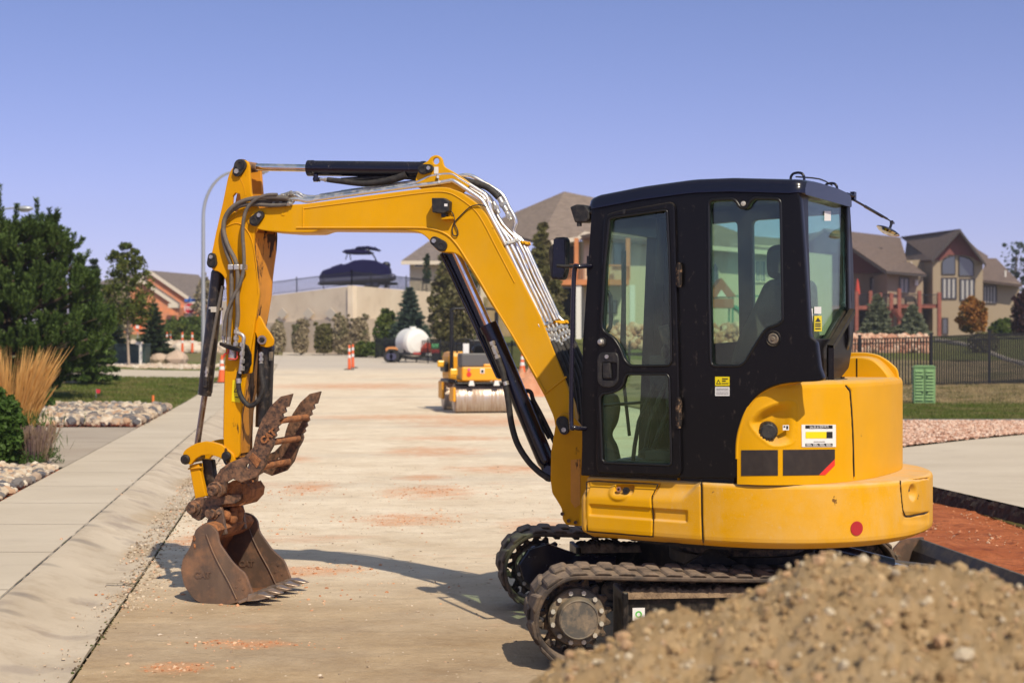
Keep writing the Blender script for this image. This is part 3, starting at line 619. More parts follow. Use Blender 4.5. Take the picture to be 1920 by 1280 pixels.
for i in range(14):
    mb.ball(bq(random.uniform(362,372), random.uniform(1002,1024), OF-random.uniform(.0,.1)), random.uniform(.012,.026), 7, jit=.2)
mb.build('packed_clay', M['clay'], bucket)
# ---- boom cylinder
mb = MB(); mb.cyl(bpt(919,616), bpt(1023,862), .0575, n=32); mb.cyl(bpt(915,609), bpt(921,622), .060, n=32); mb.ball(bpt(1023,862), .0575, 20); mb.cyl(bpt(1023,862), bpt(1031,888), .045, n=20)
mb.cyl(bpt(1031,888,.08), bpt(1031,888,-.08), .05, n=20); mb.build('cylinder_barrel', M['cyl'], EXC, .003)
mb = MB(); mb.cyl(bpt(853,470), bpt(919,618), .0275, n=24); mb.build('cylinder_rod', M['chrome'], EXC)
gp = [(826,473),(838,471),(852,472),(866,481),(872,492),(884,530),(903,575),(920,616),(940,660),(944,709),(931,711)]
plate('rod_guard', BP, -.035, gp, M['cyl'], EXC, .012, .002, r=.02)
mb = MB(); mb.tube([bpt(x, y, .0) for x, y in [(827,476),(856,537),(905,645),(934,708)]], .010, 8, 3); mb.tube([bpt(x, y, -.02) for x, y in [(834,478),(862,537),(910,643),(938,704)]], .008, 8, 3); mb.build('guard_rail', M['cyl'], EXC)
mb = MB(); mb.cyl(bpt(921,638,.06), bpt(925,648,.06), .022, n=14); mb.build('cylinder_port', M['cyl'], EXC)
mb = MB(); a, b = bpt(922,640,.085), bpt(934,672,.085); mb.cyl(a, b, .011, n=10)
for t in (.1,.4,.62,.9): q = a.lerp(b, t); d = (b-a).normalized(); mb.cyl(q-d*.012, q+d*.012, .018, n=6, smooth=False)
mb.cyl(bpt(947,715,.09), bpt(949,722,.09), .021, n=14); mb.build('pipe_fitting', M['fitting'], EXC)
mb = MB(); mb.tube([bpt(x, y, .09) for x, y in [(934,672),(942,695),(947,718),(953,750),(959,794),(970,831),(989,862),(1007,881),(1020,891),(1032,898)]], .020, 12, 5); mb.build('hydraulic_hose', M['rubber_hose'], EXC)
mb = MB(); mb.tube([bpt(x, y, -.06) for x, y in [(970,742),(984,733),(995,735),(1000,750),(1012,772),(1026,800),(1040,830)]], .014, 10, 4); mb.tube([bpt(x, y, -.06) for x, y in [(985,745),(995,755),(1010,785),(1030,822)]], .012, 10, 4); mb.build('hydraulic_hose', M['rubber_hose'], EXC)
# ---- swing bracket at the boom foot
so_ = [(1043,786),(1050,776),(1062,774),(1076,780),(1090,800),(1100,850),(1105,900),(1104,985),(1086,986),(1062,984),(1055,975),(1053,953),(1044,938),(1035,924),(1032,900),(1033,847)]
q1 = plate('q', BP, .15, so_, M['yellow_worn'], None, .035, .006, r=.015); me2 = q1.data.copy(); me2.transform(Matrix.Translation(-Bn*.26)); q2 = bpy.data.objects.new('q', me2); link(q2)
mb = MB(); mb.prism([bpt(x, y, .115) for x, y in [(1050,862),(1104,850),(1104,985),(1066,984),(1058,950),(1042,915)]], -Bn*.22); q3 = mb.build('q', M['yellow_worn'], None)
sb = join_objs('swing_bracket', [q1, q2, q3], EXC); smooth_by(sb, 35)
mb = MB(); mb.prism([bpt(x, y, .153) for x, y in [(1070,862),(1088,860),(1088,945),(1078,952),(1070,940)]], -Bn*.004); mb.build('bracket_recess', M['yellow_scraped'], sb)
mb = MB()
for (x, y) in [(1066,976),(1079,979),(1054,963)]: mb.cyl(bpt(x, y, .15), bpt(x, y, .165), .012, n=6, smooth=False)
islands(mb.build('bracket_bolt', M['rust'], sb))
# ---------------------------------------------------------------- house: counterweight ring and engine cover
def superplan(a_front, a0, A, B, e, rf=.06, step=.005, cut_front=True):
    pts = []
    L = a_front-rf-a0; k = int(L/step)
    # front near corner arc
    for i in range(10): t = math.pi/2*i/9; pts.append((a_front-rf+rf*math.cos(t), B-rf+rf*math.sin(t)))
    for i in range(1, k+1): pts.append((a_front-rf-L*i/k, B))
    th = np.linspace(0, math.pi, 2400); bb = np.sign(np.cos(th))*np.abs(np.cos(th))**(2/e)*B; aa = a0-np.abs(np.sin(th))**(2/e)*A
    acc = 0; last = (a0, B)
    for a, b in zip(aa[1:], bb[1:]):
        acc = math.hypot(a-last[0], b-last[1])
        st = step if b > -.75 else .05
        if acc >= st: pts.append((a, b)); last = (a, b)
    for t in np.linspace(0, 1, 12): pts.append((a0+L*t, -B))
    pts.append((a_front, -B+rf)); return pts
def inpoly(x, y, poly):
    r = np.zeros(len(x), bool); n = len(poly)
    for i in range(n):
        x0, y0 = poly[i-1]; x1, y1 = poly[i]
        c = ((y0 > y) != (y1 > y)) & (x < (x1-x0)*(y-y0)/((y1-y0) if y1 != y0 else 1e-9)+x0); r ^= c
    return r
def dseg(x, y, poly, closed=False):
    d = np.full(len(x), 1e9); P = list(poly)+([poly[0]] if closed else [])
    for (x0, y0), (x1, y1) in zip(P[:-1], P[1:]):
        L = (x1-x0)**2+(y1-y0)**2+1e-9; t = np.clip(((x-x0)*(x1-x0)+(y-y0)*(y1-y0))/L, 0, 1)
        d = np.minimum(d, np.hypot(x-x0-t*(x1-x0), y-y0-t*(y1-y0)))
    return d
def sst(x): x = np.clip(x, 0, 1); return x*x*(3-2*x)
def chain(pts, k=3):
    out = []
    for i in range(len(pts)):
        p0, p1, p2, p3 = [np.array(pts[j % len(pts)], float) for j in (i-1, i, i+1, i+2)]
        for j in range(k): t = j/k; out.append(tuple(.5*((2*p1)+(p2-p0)*t+(2*p0-5*p1+4*p2-p3)*t*t+(3*p1-p0-3*p2+p3)*t**3)))
    return out
def shell_mesh(plan, prof, disp, classify):
    """prof: list of (z, inset). returns dict part-> (V, F)"""
    P = np.array(plan); n = len(P); nx = np.roll(P, -1, 0)-np.roll(P, 1, 0); nx /= np.linalg.norm(nx, axis=1)[:, None]+1e-12
    N2 = np.stack([nx[:, 1], -nx[:, 0]], 1)     # inward/outward normal in (a,b)
    cen = P.mean(0); sgn = np.sign(((P-cen)*N2).sum(1)); N2 *= sgn[:, None]
    zs = np.array([p[0] for p in prof]); ins = np.array([p[1] for p in prof]); m = len(zs)
    d = np.array([-.8660254, .5]); nn = np.array([-.5, -.8660254]); C = np.array([CX, CY])
    def world(AB): return C+AB[..., :1]*d+AB[..., 1:]*nn
    AB = P[None]-N2[None]*ins[:, None, None]
    W = world(AB); X = W[..., 0].ravel(); Y = W[..., 1].ravel(); Z = np.repeat(zs, n)
    px = 960+F*X/Y; py = 640-F*(Z-CAMZ)/Y
    nearside = ((N2[None].repeat(m, 0)*np.array([0.3, 1.0])).sum(2).ravel() > -.35) & (AB[..., 1].ravel() > -.6)
    D = disp(px, py)*nearside
    AB2 = AB-(N2[None]*D.reshape(m, n)[..., None]); W = world(AB2)
    V = np.concatenate([W.reshape(-1, 2), Z[:, None]], 1)
    i = np.arange(m-1)[:, None]*n; j = np.arange(n)[None]; j2 = (j+1) % n
    Fq = np.stack([i+j, i+j2, i+n+j2, i+n+j], -1).reshape(-1, 4)
    cx = px[Fq].mean(1); cy = py[Fq].mean(1); ns = nearside[Fq].all(1)
    return V, Fq, classify(cx, cy, ns), n, m
def sub(V, Fq, mask):
    f = Fq[mask]; u, inv = np.unique(f.ravel(), return_inverse=True); return V[u], inv.reshape(f.shape)
def zprof(z0, z1, step, knots):
    """knots: list (z, inset) piecewise linear"""
    kz = [k[0] for k in knots]; ki = [k[1] for k in knots]; zs = list(np.arange(z0, z1, step))+[z1]
    zs = sorted(set([round(float(z), 4) for z in zs]+[k for k in kz])); return [(z, float(np.interp(z, kz, ki))) for z in zs]
ring_plan = superplan(.575, -.15, .915, .965, 2.12)
door_out = chain([(1098,915),(1103,902),(1160,904.5),(1225,907),(1231,911),(1226,922),(1221.5,932),(1222,950),(1224,969),(1223.5,990),(1223,1002),(1218,1006),(1160,1001),(1105,996.5),(1099,991),(1097.5,960)], 3)
rpanel = chain([(1690,899),(1691,925),(1694,955),(1698,967),(1710,967.5),(1735,962),(1752,955),(1756,930),(1756,905),(1748,896),(1720,899)], 2)
seam1 = [(1314.5,895),(1314.7,905),(1315.5,960),(1317,1005),(1319,1030)]
def ring_disp(x, y):
    D = np.zeros(len(x))
    D += .014*np.clip(1-dseg(x, y, door_out, True)/2.0, 0, 1); D += .016*np.clip(1-dseg(x, y, seam1)/2.4, 0, 1)
    D += .014*np.clip(1-dseg(x, y, rpanel, True)/2.0, 0, 1)
    ch = sst((937-.1*(x-1200)*0+.035*(x-1100)-y)/30)*(1-sst((x-1272-(937-y)*.9)/16)); D += .030*ch*(x < 1312)
    top = 944+.066*(x-1107); bot = 967+.072*(x-1107)
    rib = sst((y-top)/3)*sst((bot-y)/3)*sst((x-1103)/4)*sst((1290-x)/4); D += .013*rib
    r = np.hypot((x-1160)/24, (y-922)/19); inside = sst((1-r)/.35); D -= .010*inside*((x < 1186) & (y > 900)); 
    poc = sst((x-1150)/3)*sst((1185-x)/3)*sst((y-909)/2)*sst((928-y)/8); D += .034*poc
    re = np.hypot((x-1711.5)/8.5, (y-923)/18); D += .03*sst((1-re)/.7)
    rg = sst((y-958)/6)*sst((985-y)/12)*sst((x-1688)/10); D += .006*rg
    nt = sst((x-1247)/6)*sst((1278-x)/6)*sst((y-1011)/3); D += .012*nt
    return D
cls = lambda cx, cy, ns: np.where(ns & inpoly(cx, cy, door_out), 1, np.where(ns & inpoly(cx, cy, rpanel), 2, np.where(ns & (cx < 1315) & (cx > 1080), 3, 0)))
prof = zprof(.632, .967, .0052, [(.632,.075),(.64,.055),(.662,.012),(.672,.003),(.69,0),(.945,0),(.957,.004),(.963,.010),(.967,.02)])
V, Fq, c, n, m = shell_mesh(ring_plan, prof, ring_disp, cls)
names = {0: ('counterweight', M['yellow_dusty']), 1: ('storage_door', M['yellow']), 2: ('access_panel', M['yellow_dusty']), 3: ('side_skirt', M['yellow_dusty'])}
made = {}
for k, (nm, mm) in names.items():
    v, f = sub(V, Fq, c == k); made[k] = npmesh(nm, v, f, mm, EXC, True)
cw = made[0]
# top and bottom deck of the ring
mb = MB(); top = [Vector(V[(m-1)*n+i]) for i in range(0, n, 6)]; bot = [Vector(V[i]) for i in range(0, n, 6)]
mb.add(top, [tuple(range(len(top)))]); mb.add(bot, [tuple(range(len(bot)-1, -1, -1))]); mb.build('deck_plate', M['yellow_dusty'], cw)
def on_plan(px, py, plan, push=0.):
    """nearest point of the vertical plan surface seen through a photo point"""
    rx = (px-960)/F; best = None
    P = [hpos(a, b, 0) for a, b in plan]
    for i in range(len(P)-1):
        p, q = P[i], P[i+1]; fp = p.x-rx*p.y; fq = q.x-rx*q.y
        if (fp <= 0 <= fq) or (fq <= 0 <= fp):
            t = fp/(fp-fq) if fp != fq else 0; w = p.lerp(q, t)
            if best is None or w.y < best[0].y:
                e = (q-p).normalized(); nr = Vector((e.y, -e.x, 0)); 
                if nr.dot(Vector((-w.x, -w.y, 0))) < 0: nr = -nr
                best = (w, nr)
    w, nr = best; z = CAMZ-(py-640)*w.y/F
    return Vector((w.x, w.y, z))+nr*push, nr
def decal(name, pts, plan, m, parent, push=.003, depth=.003, bulge=None):
    a = []; 
    for i in range(len(pts)):
        p, q = pts[i], pts[(i+1) % len(pts)]
        k = max(1, int(abs(q[0]-p[0])/12))
        for j in range(k): t = j/k; a.append((p[0]+(q[0]-p[0])*t, p[1]+(q[1]-p[1])*t))
    xs = sorted(set(round(p[0], 2) for p in a)); mb = MB()
    # triangulate in picture space by vertical strips so that the decal follows the curve
    def span(x):
        ys = []
        for i in range(len(pts)):
            (x0, y0), (x1, y1) = pts[i], pts[(i+1) % len(pts)]
            if x0 != x1 and min(x0, x1)-1e-6 <= x <= max(x0, x1)+1e-6: ys.append(y0+(y1-y0)*(x-x0)/(x1-x0))
        return min(ys), max(ys)
    pr = None
    for x in xs:
        y0, y1 = span(x); A, nr = on_plan(x, y0, plan, push); B, _ = on_plan(x, y1, plan, push)
        cur = (A, B, nr)
        if pr:
            vs = [pr[0], pr[1], B, A]; vs2 = [pr[0]-pr[2]*depth, pr[1]-pr[2]*depth, B-nr*depth, A-nr*depth]
            mb.add(vs+vs2, [(0,1,2,3), (4,7,6,5), (0,3,7,4), (1,5,6,2)])
        pr = cur
    return mb.build(name, m, parent)
def gap_shade(name, pts, plan, parent, r=.0034, push=-.005):
    mb = MB(); mb.tube([on_plan(x, y, plan, push)[0] for x, y in pts], r, 6, 1); return mb.build(name, M['seal'], parent)  # dark strip laid in the groove to paint its shade
gap_shade('panel_gap_shade', [(x, y) for x, y in door_out]+[door_out[0]], ring_plan, made[1], .003, -.009)
gap_shade('panel_gap_shade', [(1314.6,899),(1314.7,905),(1315.5,960),(1317,1005),(1318,1018)], ring_plan, made[3])
gap_shade('panel_gap_shade', [(1690,901),(1691,925),(1694,955),(1699,967),(1710,967.5),(1735,962),(1747,957)], ring_plan, made[2])
cp_, cn_ = on_plan(1606, 990, ring_plan, .0)
mb = MB(); mb.cyl(cp_, cp_+cn_*.004, .037, n=28); mb.build('red_reflector', M['reflector'], cw)
for (x, y, r, mm) in [(1160,917,.014,'chrome'), (1173,919.5,.018,'plastic')]:
    p, nr = on_plan(x, y, ring_plan, -.015); mb = MB(); mb.cyl(p, p+nr*.016, r, n=18); mb.m = 1; mb.cyl(p+nr*.016, p+nr*.017, r*.5, n=12)
    mb.build('door_lock', [M[mm], M['seal']], made[1], .001)
p, nr = on_plan(1709, 919, ring_plan, -.028); mb = MB(); mb.cyl(p, p+nr*.014, .009, n=14); mb.build('panel_lock', M['plastic'], made[2])
# engine cover
cov_plan = superplan(.0, -.30, .565, .957, 2.3, rf=.02)
curve = [(1604,720),(1500,716.5),(1482,717),(1462,720.5),(1447,725),(1433,731.5),(1420,741),(1407,756),(1397,775),(1389,798),(1384.5,815),(1382,834),(1381.5,860),(1381,898),(1381,905),(1605,905)]
tear = chain([(1406,790),(1422,771),(1443,760),(1466,753),(1487,753),(1494,763),(1494,785),(1491,816),(1483,831),(1451,836),(1430,823),(1413,806)], 3)
seam2 = [(1584,712),(1586,722),(1595,733),(1598,770),(1600.5,816),(1602.5,905)]
def cov_disp(x, y):
    D = .016*np.clip(1-dseg(x, y, seam2)/2.3, 0, 1)
    ins = inpoly(x, y, tear); dd = dseg(x, y, tear, True); gr = np.clip((1495-x)/60, .15, 1)
    D += np.where(ins, .055*sst(dd/20)*sst((1500-x)/50), 0)
    D -= np.where(~ins, .003*np.exp(-(dd/3)**2), 0)
    return D
right_of = [(1381.5,910),(1381.5,860),(1382,834),(1384.5,815),(1389,798),(1397,775),(1407,756),(1420,741),(1433,731.5),(1447,725),(1462,720.5),(1482,717),(1500,714),(1600,705),(1900,690),(1900,910)]
cls = lambda cx, cy, ns: np.where(ns & (cx < 1594+(cy-733)*.05) & inpoly(cx, cy, right_of), 1, np.where(ns & (cx >= 1594+(cy-733)*.05), 2, np.where(ns, 9, 0)))
prof = zprof(.968, 1.497, .0052, [(.968,.0),(1.462,0),(1.478,.004),(1.489,.012),(1.497,.026)])
V2, F2, c2, n2, m2 = shell_mesh(cov_plan, prof, cov_disp, cls)
v, f = sub(V2, F2, c2 == 1); sidecov = npmesh('side_cover', v, f, M['yellow'], EXC, True)
v, f = sub(V2, F2, (c2 == 2) | (c2 == 0)); rearcov = npmesh('engine_cover', v, f, M['yellow'], EXC, True)
mb = MB(); top = [Vector(V2[(m2-1)*n2+i]) for i in range(0, n2, 6)]
keep = [p for p in top if (p-HC).dot(Hd) < -.30]; mb.add(keep, [tuple(range(len(keep)))]); mb.build('cover_top', M['yellow_dusty'], rearcov)
mb = MB()  # rolled edge of the side cover against the cab
mb.tube([on_plan(x, y, cov_plan, -.004)[0] for x, y in right_of[1:13]], .009, 8, 4); mb.build('cover_edge', M['yellow'], sidecov)
mb = MB(); p, nr = on_plan(1441, 809, cov_plan, -.05); mb.lathe(p, nr, [(0,.052),(.01,.05),(.03,.046),(.034,.042),(.048,.040),(.052,.034),(.052,.001)], 28)
for k in range(14):
    t = 2*math.pi*k/14; e1 = Vector((nr.y, -nr.x, 0)); q = p+nr*.035+(e1*math.cos(t)+Vector((0,0,1))*math.sin(t))*.041; mb.obox(q, nr*.014, e1*.004, Vector((0,0,.004)))
mb.build('fuel_cap', M['plastic'], sidecov)
decal('model_decal', [(1390,843.5),(1458.5,843),(1458.5,891),(1390,891.5)], cov_plan, M['decal'], sidecov)
decal('model_decal', [(1468,842.8),(1564.8,842),(1564.8,860),(1535,890),(1468,891)], cov_plan, M['decal'], sidecov)
decal('red_stripe', [(1564.8,860),(1564.8,872),(1547,890),(1535,890)], cov_plan, M['red'], sidecov)
decal('small_sticker', [(1467.6,796.6),(1479,796.4),(1479,806),(1467.6,806.2)], cov_plan, M['white'], sidecov)
mbq = MB()
decal('sticker_mark', [(1469,798),(1472,798),(1472,801),(1469,801)], cov_plan, M['plastic'], sidecov, push=.0045, depth=.001)
decal('sticker_mark', [(1474,798),(1477.5,798),(1477.5,804),(1474,804)], cov_plan, M['plastic'], sidecov, push=.0045, depth=.001)
stk = decal('service_sticker', [(1502.5,795.8),(1566.5,795.8),(1566.8,837.5),(1503.2,837.5)], cov_plan, M['white'], sidecov)
def dk(nm, x0, y0, x1, y1, m, push=.0045): return decal(nm, [(x0,y0),(x1,y0),(x1,y1),(x0,y1)], cov_plan, m, stk, push=push, depth=.001)
dk('sticker_bar', 1509.5, 797, 1560, 803, M['stk_black']); dk('sticker_bar', 1510, 809, 1548.5, 821.5, M['stk_yellow']); dk('sticker_bar', 1548.7, 809, 1560, 821, M['stk_black'])
dk('sticker_bar', 1509.5, 831, 1560, 836, M['stk_black']); dk('sticker_bar', 1525, 827.2, 1546, 828.2, M['plastic'])
for k in range(4):
    dk('sticker_line', 1511+12.3*k, 832, 1519+12.3*k, 833, M['white'], .0058); dk('sticker_line', 1511+12.3*k, 834, 1521+12.3*k, 835, M['white'], .0058)
def text_on(s, px, py, size, plan, m, parent, push=.0062, rot=0., bold=.0):
    p, nr = on_plan(px, py, plan, push); x = Vector((-nr.y, nr.x, 0)); mt = Matrix.Identity(4); mt.col[0][:3] = x; mt.col[1][:3] = (0,0,1); mt.col[2][:3] = nr; mt.col[3][:3] = p
    return text('lettering', s, mt @ Matrix.Rotation(rot, 4, 'Z'), size, m, parent, .0004, bold=bold)
text_on('SALES & SERVICE', 1534.7, 800.2, .0165, cov_plan, M['white'], stk)
gap_shade('panel_gap_shade', [(1587,723),(1595,733),(1598,770),(1600.5,816),(1602.5,893)], cov_plan, rearcov, .0045, -.004)
# hood behind the cover (right rear), seen over the top
plate('hood', HP, -.28, [(1560,720),(1560,668),(1596,660),(1622,660.5),(1645,664),(1664,675),(1681,690),(1684,700),(1686,720)], M['yellow'], EXC, .02, .006, r=.05)
plate('hood_face', HP, -.16, [(1570,722),(1570,672),(1600,668),(1620,668),(1638,673),(1655,688),(1668,706),(1672,722)], M['yellow'], rearcov, .14, .012, r=.04)
mb = MB(); mb.prism([HP.hit(x, y, -.157) for x, y in [(1605.5,672),(1607.5,672),(1607.5,716),(1605.5,716)]], -Hn*.004); mb.build('hood_seam', M['seal'], rearcov)

# ---------------------------------------------------------------- cab
BN = .955
def hp(x, y, b=BN): return HP.hit(x, y, b)
side_out = [(1091,891),(1090.5,760),(1092,640),(1107,421),(1113,388),(1119,384),(1190,371),(1322,360),(1497,360),(1500,372),(1508,480),(1518,632),(1530,640),(1536,690),(1545,712),(1530,715),(1500,716),(1482,717),(1462,720),(1447,724.5),(1433,731),(1420,740.5),(1407,755.5),(1397,774.5),(1389,797.5),(1384.5,815),(1382,834),(1381.5,860),(1381,897),(1280,896)]
win_hole = [(1329,375),(1374,373),(1381,378),(1387,388),(1394,391),(1401,388),(1407,377),(1414,371.5),(1464,373),(1466,480),(1468,602),(1456,610),(1440,614),(1430,624),(1396,680),(1386,686),(1333,686),(1330,560)]
door_slot = [(1117,887),(1117,760),(1121,640),(1130,420),(1134,404),(1150,397),(1258,378),(1265,386),(1268,500),(1273,700),(1278,893)]
cabside = plate('cab_frame', HP, BN, side_out, M['black'], EXC, .055, .006, holes=[win_hole, [(1124,880),(1124,760),(1128,640),(1137,425),(1145,408),(1250,390),(1258,395),(1262,500),(1266,700),(1270,885)]], r=.02, hr=.03)
smooth_by(cabside, 35)
dh1 = [(1143,411),(1150,408),(1246,394),(1251,396),(1255,480),(1259,678),(1254,685),(1182,686),(1171,676),(1162,652),(1149,632),(1129,620),(1128,600),(1134,500)]
dh2 = [(1176,701),(1250,701),(1255,708),(1259,868),(1255,872),(1134,867),(1129,862),(1124.5,745),(1130,738),(1155,734),(1168,722),(1171,708)]
door = plate('cab_door', HP, BN+.022, door_slot, M['black'], EXC, .05, .010, holes=[dh1, dh2], r=.04, hr=.03)
smooth_by(door, 35)
def grow(poly, k):
    c = np.mean(np.array(poly), 0); return [(c[0]+(x-c[0])*k, c[1]+(y-c[1])*k) for x, y in poly]
def rimtube(poly, off, r, name, m, parent, hr=.03):
    q = rnd([HP.loc(x, y, off) for x, y in poly], hr); pts = [HP.wp(p.x, p.y, off) for p in q]; pts.append(pts[0]); mb = MB(); mb.tube(pts, r, 8, 1, caps=False); return mb.build(name, m, parent)
for h in (dh1, dh2): rimtube(h, BN+.020, .007, 'window_seal', M['seal'], door)
rimtube(win_hole, BN-.002, .008, 'window_seal', M['seal'], cabside)
plate('window_pane', HP, BN-.005, grow(dh1, 1.02), M['glass'], door, .006, .001, r=.03)
plate('window_pane', HP, BN-.006, grow(dh2, 1.02), M['glass'], door, .006, .001, r=.03)
plate('window_pane', HP, BN-.025, grow(win_hole, 1.015), M['glass'], cabside, .006, .001, r=.03)
# handle recess, latch button, keyhole
plate('handle_bezel', HP, BN+.030, [(1124,661),(1156,660),(1160,672),(1159,715),(1150,727),(1128,726),(1119,715),(1119,672)], M['plastic'], door, .03, .006, r=.03, holes=[[(1129,680),(1156,680),(1155,708),(1150,714),(1130,712)]], hr=.012)
mb = MB(); mb.prism([hp(x, y, BN+.012) for x, y in [(1127,678),(1158,678),(1156,714),(1128,714)]], -Hn*.01); mb.build('handle_recess', M['seal'], door)
mb = MB(); mb.prism([hp(x, y, BN+.038) for x, y in [(1129,680),(1143,680),(1146,709),(1130,709)]], -Hn*.02); mb.build('door_handle', M['plastic'], door, .005)
mb = MB(); c = hp(1129,641,BN+.022); mb.lathe(c, Hn, [(0,.026),(.008,.024),(.010,.018),(.012,.016)], 20); mb.m = 1; mb.lathe(c, Hn, [(.008,.018),(.028,.015),(.032,.009),(.032,.001)], 18); mb.build('latch_button', [M['plastic'], M['fitting']], door)
mb = MB(); c = hp(1138,668.5,BN+.030); mb.cyl(c, c+Hn*.006, .011, n=16); mb.build('door_lock', M['fitting'], door)
mb = MB(); mb.prism([hp(x, y, BN+.024) for x, y in [(1167,393),(1174,392),(1173,399),(1170,402)]], Hn*.003); mb.build('small_logo', M['plastic'], door)
# hinges
for (y0, y1) in [(492, 538), (745, 802)]:
    mb = MB(); a, b = hp(1273, y0, BN+.022), hp(1273, y1, BN+.022); mb.cyl(a, b, .012, n=14); mb.obox((a+b)/2+HP.x*.0, HP.x*.016, Hn*.006, (b-a)*.42); mb.build('door_hinge', M['hinge'], door, .002)
# speaker / round vent, stickers
mb = MB(); c = hp(1450,635,BN); mb.lathe(c, Hn, [(0,.042),(.004,.041),(.006,.036),(.002,.033),(.002,.028)], 26); mb.m = 1; mb.lathe(c, Hn, [(.001,.030),(.006,.024),(.004,.012),(.009,.008),(.009,.001)], 22); mb.build('round_vent', [M['black_dusty'], M['hub']], cabside)
mb = MB(); c = hp(1394,382,BN); mb.lathe(c, Hn, [(-.01,.015),(.006,.012),(.008,.001)], 18); mb.build('window_knob', M['bolt'], cabside)
mb = MB(); mb.prism([hp(x, y, BN+.001) for x, y in [(1341,706),(1368,706),(1368,723),(1341,723)]], Hn*.001); wst = mb.build('warning_label', M['stk_yellow'], cabside)
mb = MB(); mb.prism([hp(x, y, BN+.001) for x, y in [(1341,725),(1368,725),(1368,742),(1341,742)]], Hn*.001); mb.build('notice_label', M['white'], cabside)
mb = MB(); mb.prism([hp(x, y, BN+.0025) for x, y in [(1347,711),(1352,720),(1342.5,720)]], Hn*.0005); mb.m = 1; mb.prism([hp(x, y, BN+.0035) for x, y in [(1347,714),(1349.8,718.7),(1344.6,718.7)]], Hn*.0005); mb.m = 0
mb.prism([hp(x, y, BN+.0025) for x, y in [(1354,709),(1365,709),(1365,711),(1354,711)]], Hn*.0005); mb.prism([hp(x, y, BN+.0025) for x, y in [(1354,713),(1361,713),(1361,715),(1354,715)]], Hn*.0005); mb.prism([hp(x, y, BN+.0025) for x, y in [(1353,718),(1366,718),(1366,719.5),(1353,719.5)]], Hn*.0005)
mb.build('warning_sign', [M['stk_black'], M['stk_yellow']], wst)
mb = MB()
for y in (728, 731, 735, 738): mb.prism([hp(x, yy, BN+.0025) for x, yy in [(1343,y),(1366,y),(1366,y+.7),(1343,y+.7)]], Hn*.0004)
mb.build('label_print', M['plastic'], cabside)
# far side wall of the cab
farside = plate('cab_side_wall', HP, .12, [(1216,880),(1222,395),(1240,388),(1588,372),(1592,640),(1570,700),(1400,880)], M['black'], EXC, .05, .004, holes=[[(1262,427),(1382,415),(1386,640),(1262,650)], [(1409,413),(1478,408),(1482,632),(1412,636)], [(1494,406),(1583,400),(1586,622),(1497,634)], [(1262,700),(1390,690),(1390,850),(1262,860)]], r=.03, hr=.03)
plate('window_pane', HP, .10, [(1255,420),(1583,396),(1586,650),(1255,870)], M['glass'], farside, .005, .001)
# front wall: frame with a large windscreen
af = .50
def cabpt(a, b, z): return hpos(a, b, z)
mb = MB()
def cbox(mb, a0, a1, b0, b1, z0, z1, za=0.):
    vs = []
    for z in (z0, z1):
        for b in (b0, b1):
            for a in (a0, a1): vs.append(cabpt(a-(za if z == z1 else 0), b, z))
    mb.add(vs, [(0,2,3,1), (4,5,7,6), (0,1,5,4), (2,6,7,3), (0,4,6,2), (1,3,7,5)])
cbox(mb, .50, .565, .905, .953, .97, 2.42, .065); cbox(mb, .49, .56, .10, .235, .97, 2.42, .065); cbox(mb, .50, .562, .17, .905, .97, 1.03); cbox(mb, .435, .50, .17, .905, 2.30, 2.42); cbox(mb, .51, .53, .17, .905, 1.335, 1.352)
fr = mb.build('front_frame', M['black'], cabside, .006)
mb = MB(); mb.add([cabpt(.55, .17, 1.03), cabpt(.55, .905, 1.03), cabpt(.48, .905, 2.3), cabpt(.48, .17, 2.3)], [(0,1,2,3)]); mb.build('windscreen', M['glass'], cabside)
mb = MB(); mb.tube([cabpt(.58, .30, 1.15), cabpt(.575, .42, 1.6), cabpt(.535, .46, 2.2)], .010, 8, 1); mb.obox(cabpt(.55, .44, 1.9), Hn*.006, Hd*.012, Vector((0,.0,.32))); mb.build('wiper', M['plastic'], cabside)
# rear wall with quarter window: plane a = -0.66
ar = .655
rear_out = [(1499,362),(1594,377),(1600,480),(1603,575),(1600,640),(1592,690),(1577,709),(1545,714),(1532,700),(1520,640),(1508,480)]
rw = plate('rear_frame', RP, ar, rear_out, M['black'], EXC, .05, .006, holes=[[(1516,373),(1589,384),(1593,480),(1596,566),(1567,618),(1558,635),(1527,635),(1521,560),(1517,450)]], r=.012, hr=.02)
plate('window_pane', RP, ar-.012, [(1512,370),(1591,382),(1598,566),(1560,640),(1523,640)], M['glass'], rw, .005, .001)
mb = MB(); tp_ = [RP.hit(x, y, ar+.03) for x, y in [(1557,712),(1557,652),(1561,645),(1598,584)]]
for a, b in zip(tp_[:-1], tp_[1:]): mb.cyl(a, b, .024, n=4, smooth=False)
mb.build('rear_guard_bar', M['black'], EXC, .004)
mb = MB(); mb.obox(RP.hit(1563,712,ar+.02), RP.x*.09, RP.n*.05, Vector((0,0,.006))); mb.cyl(RP.hit(1548,706,ar+.03), RP.hit(1548,712,ar+.03), .012, n=6); mb.cyl(RP.hit(1580,706,ar+.03), RP.hit(1580,712,ar+.03), .012, n=6); mb.build('guard_foot', M['black_dusty'], EXC, .003)
def lab(x0, y0, x1, y1, m, nm='window_sticker', off=None):
    o = ar+.001 if off is None else off; k = MB(); k.prism([RP.hit(x, y, o) for x, y in [(x0,y0),(x1,y0),(x1,y1),(x0,y1)]], -RP.n*.001); return k.build(nm, m, rw)
lab(1546,396,1558,414, M['white'], off=ar-.008)
wl1 = lab(1527,575,1540,588, M['white'], off=ar-.008); wl2 = lab(1527,592,1541,621, M['stk_yellow'], off=ar-.008); lab(1519,578,1524,618, M['white'], off=ar-.008)
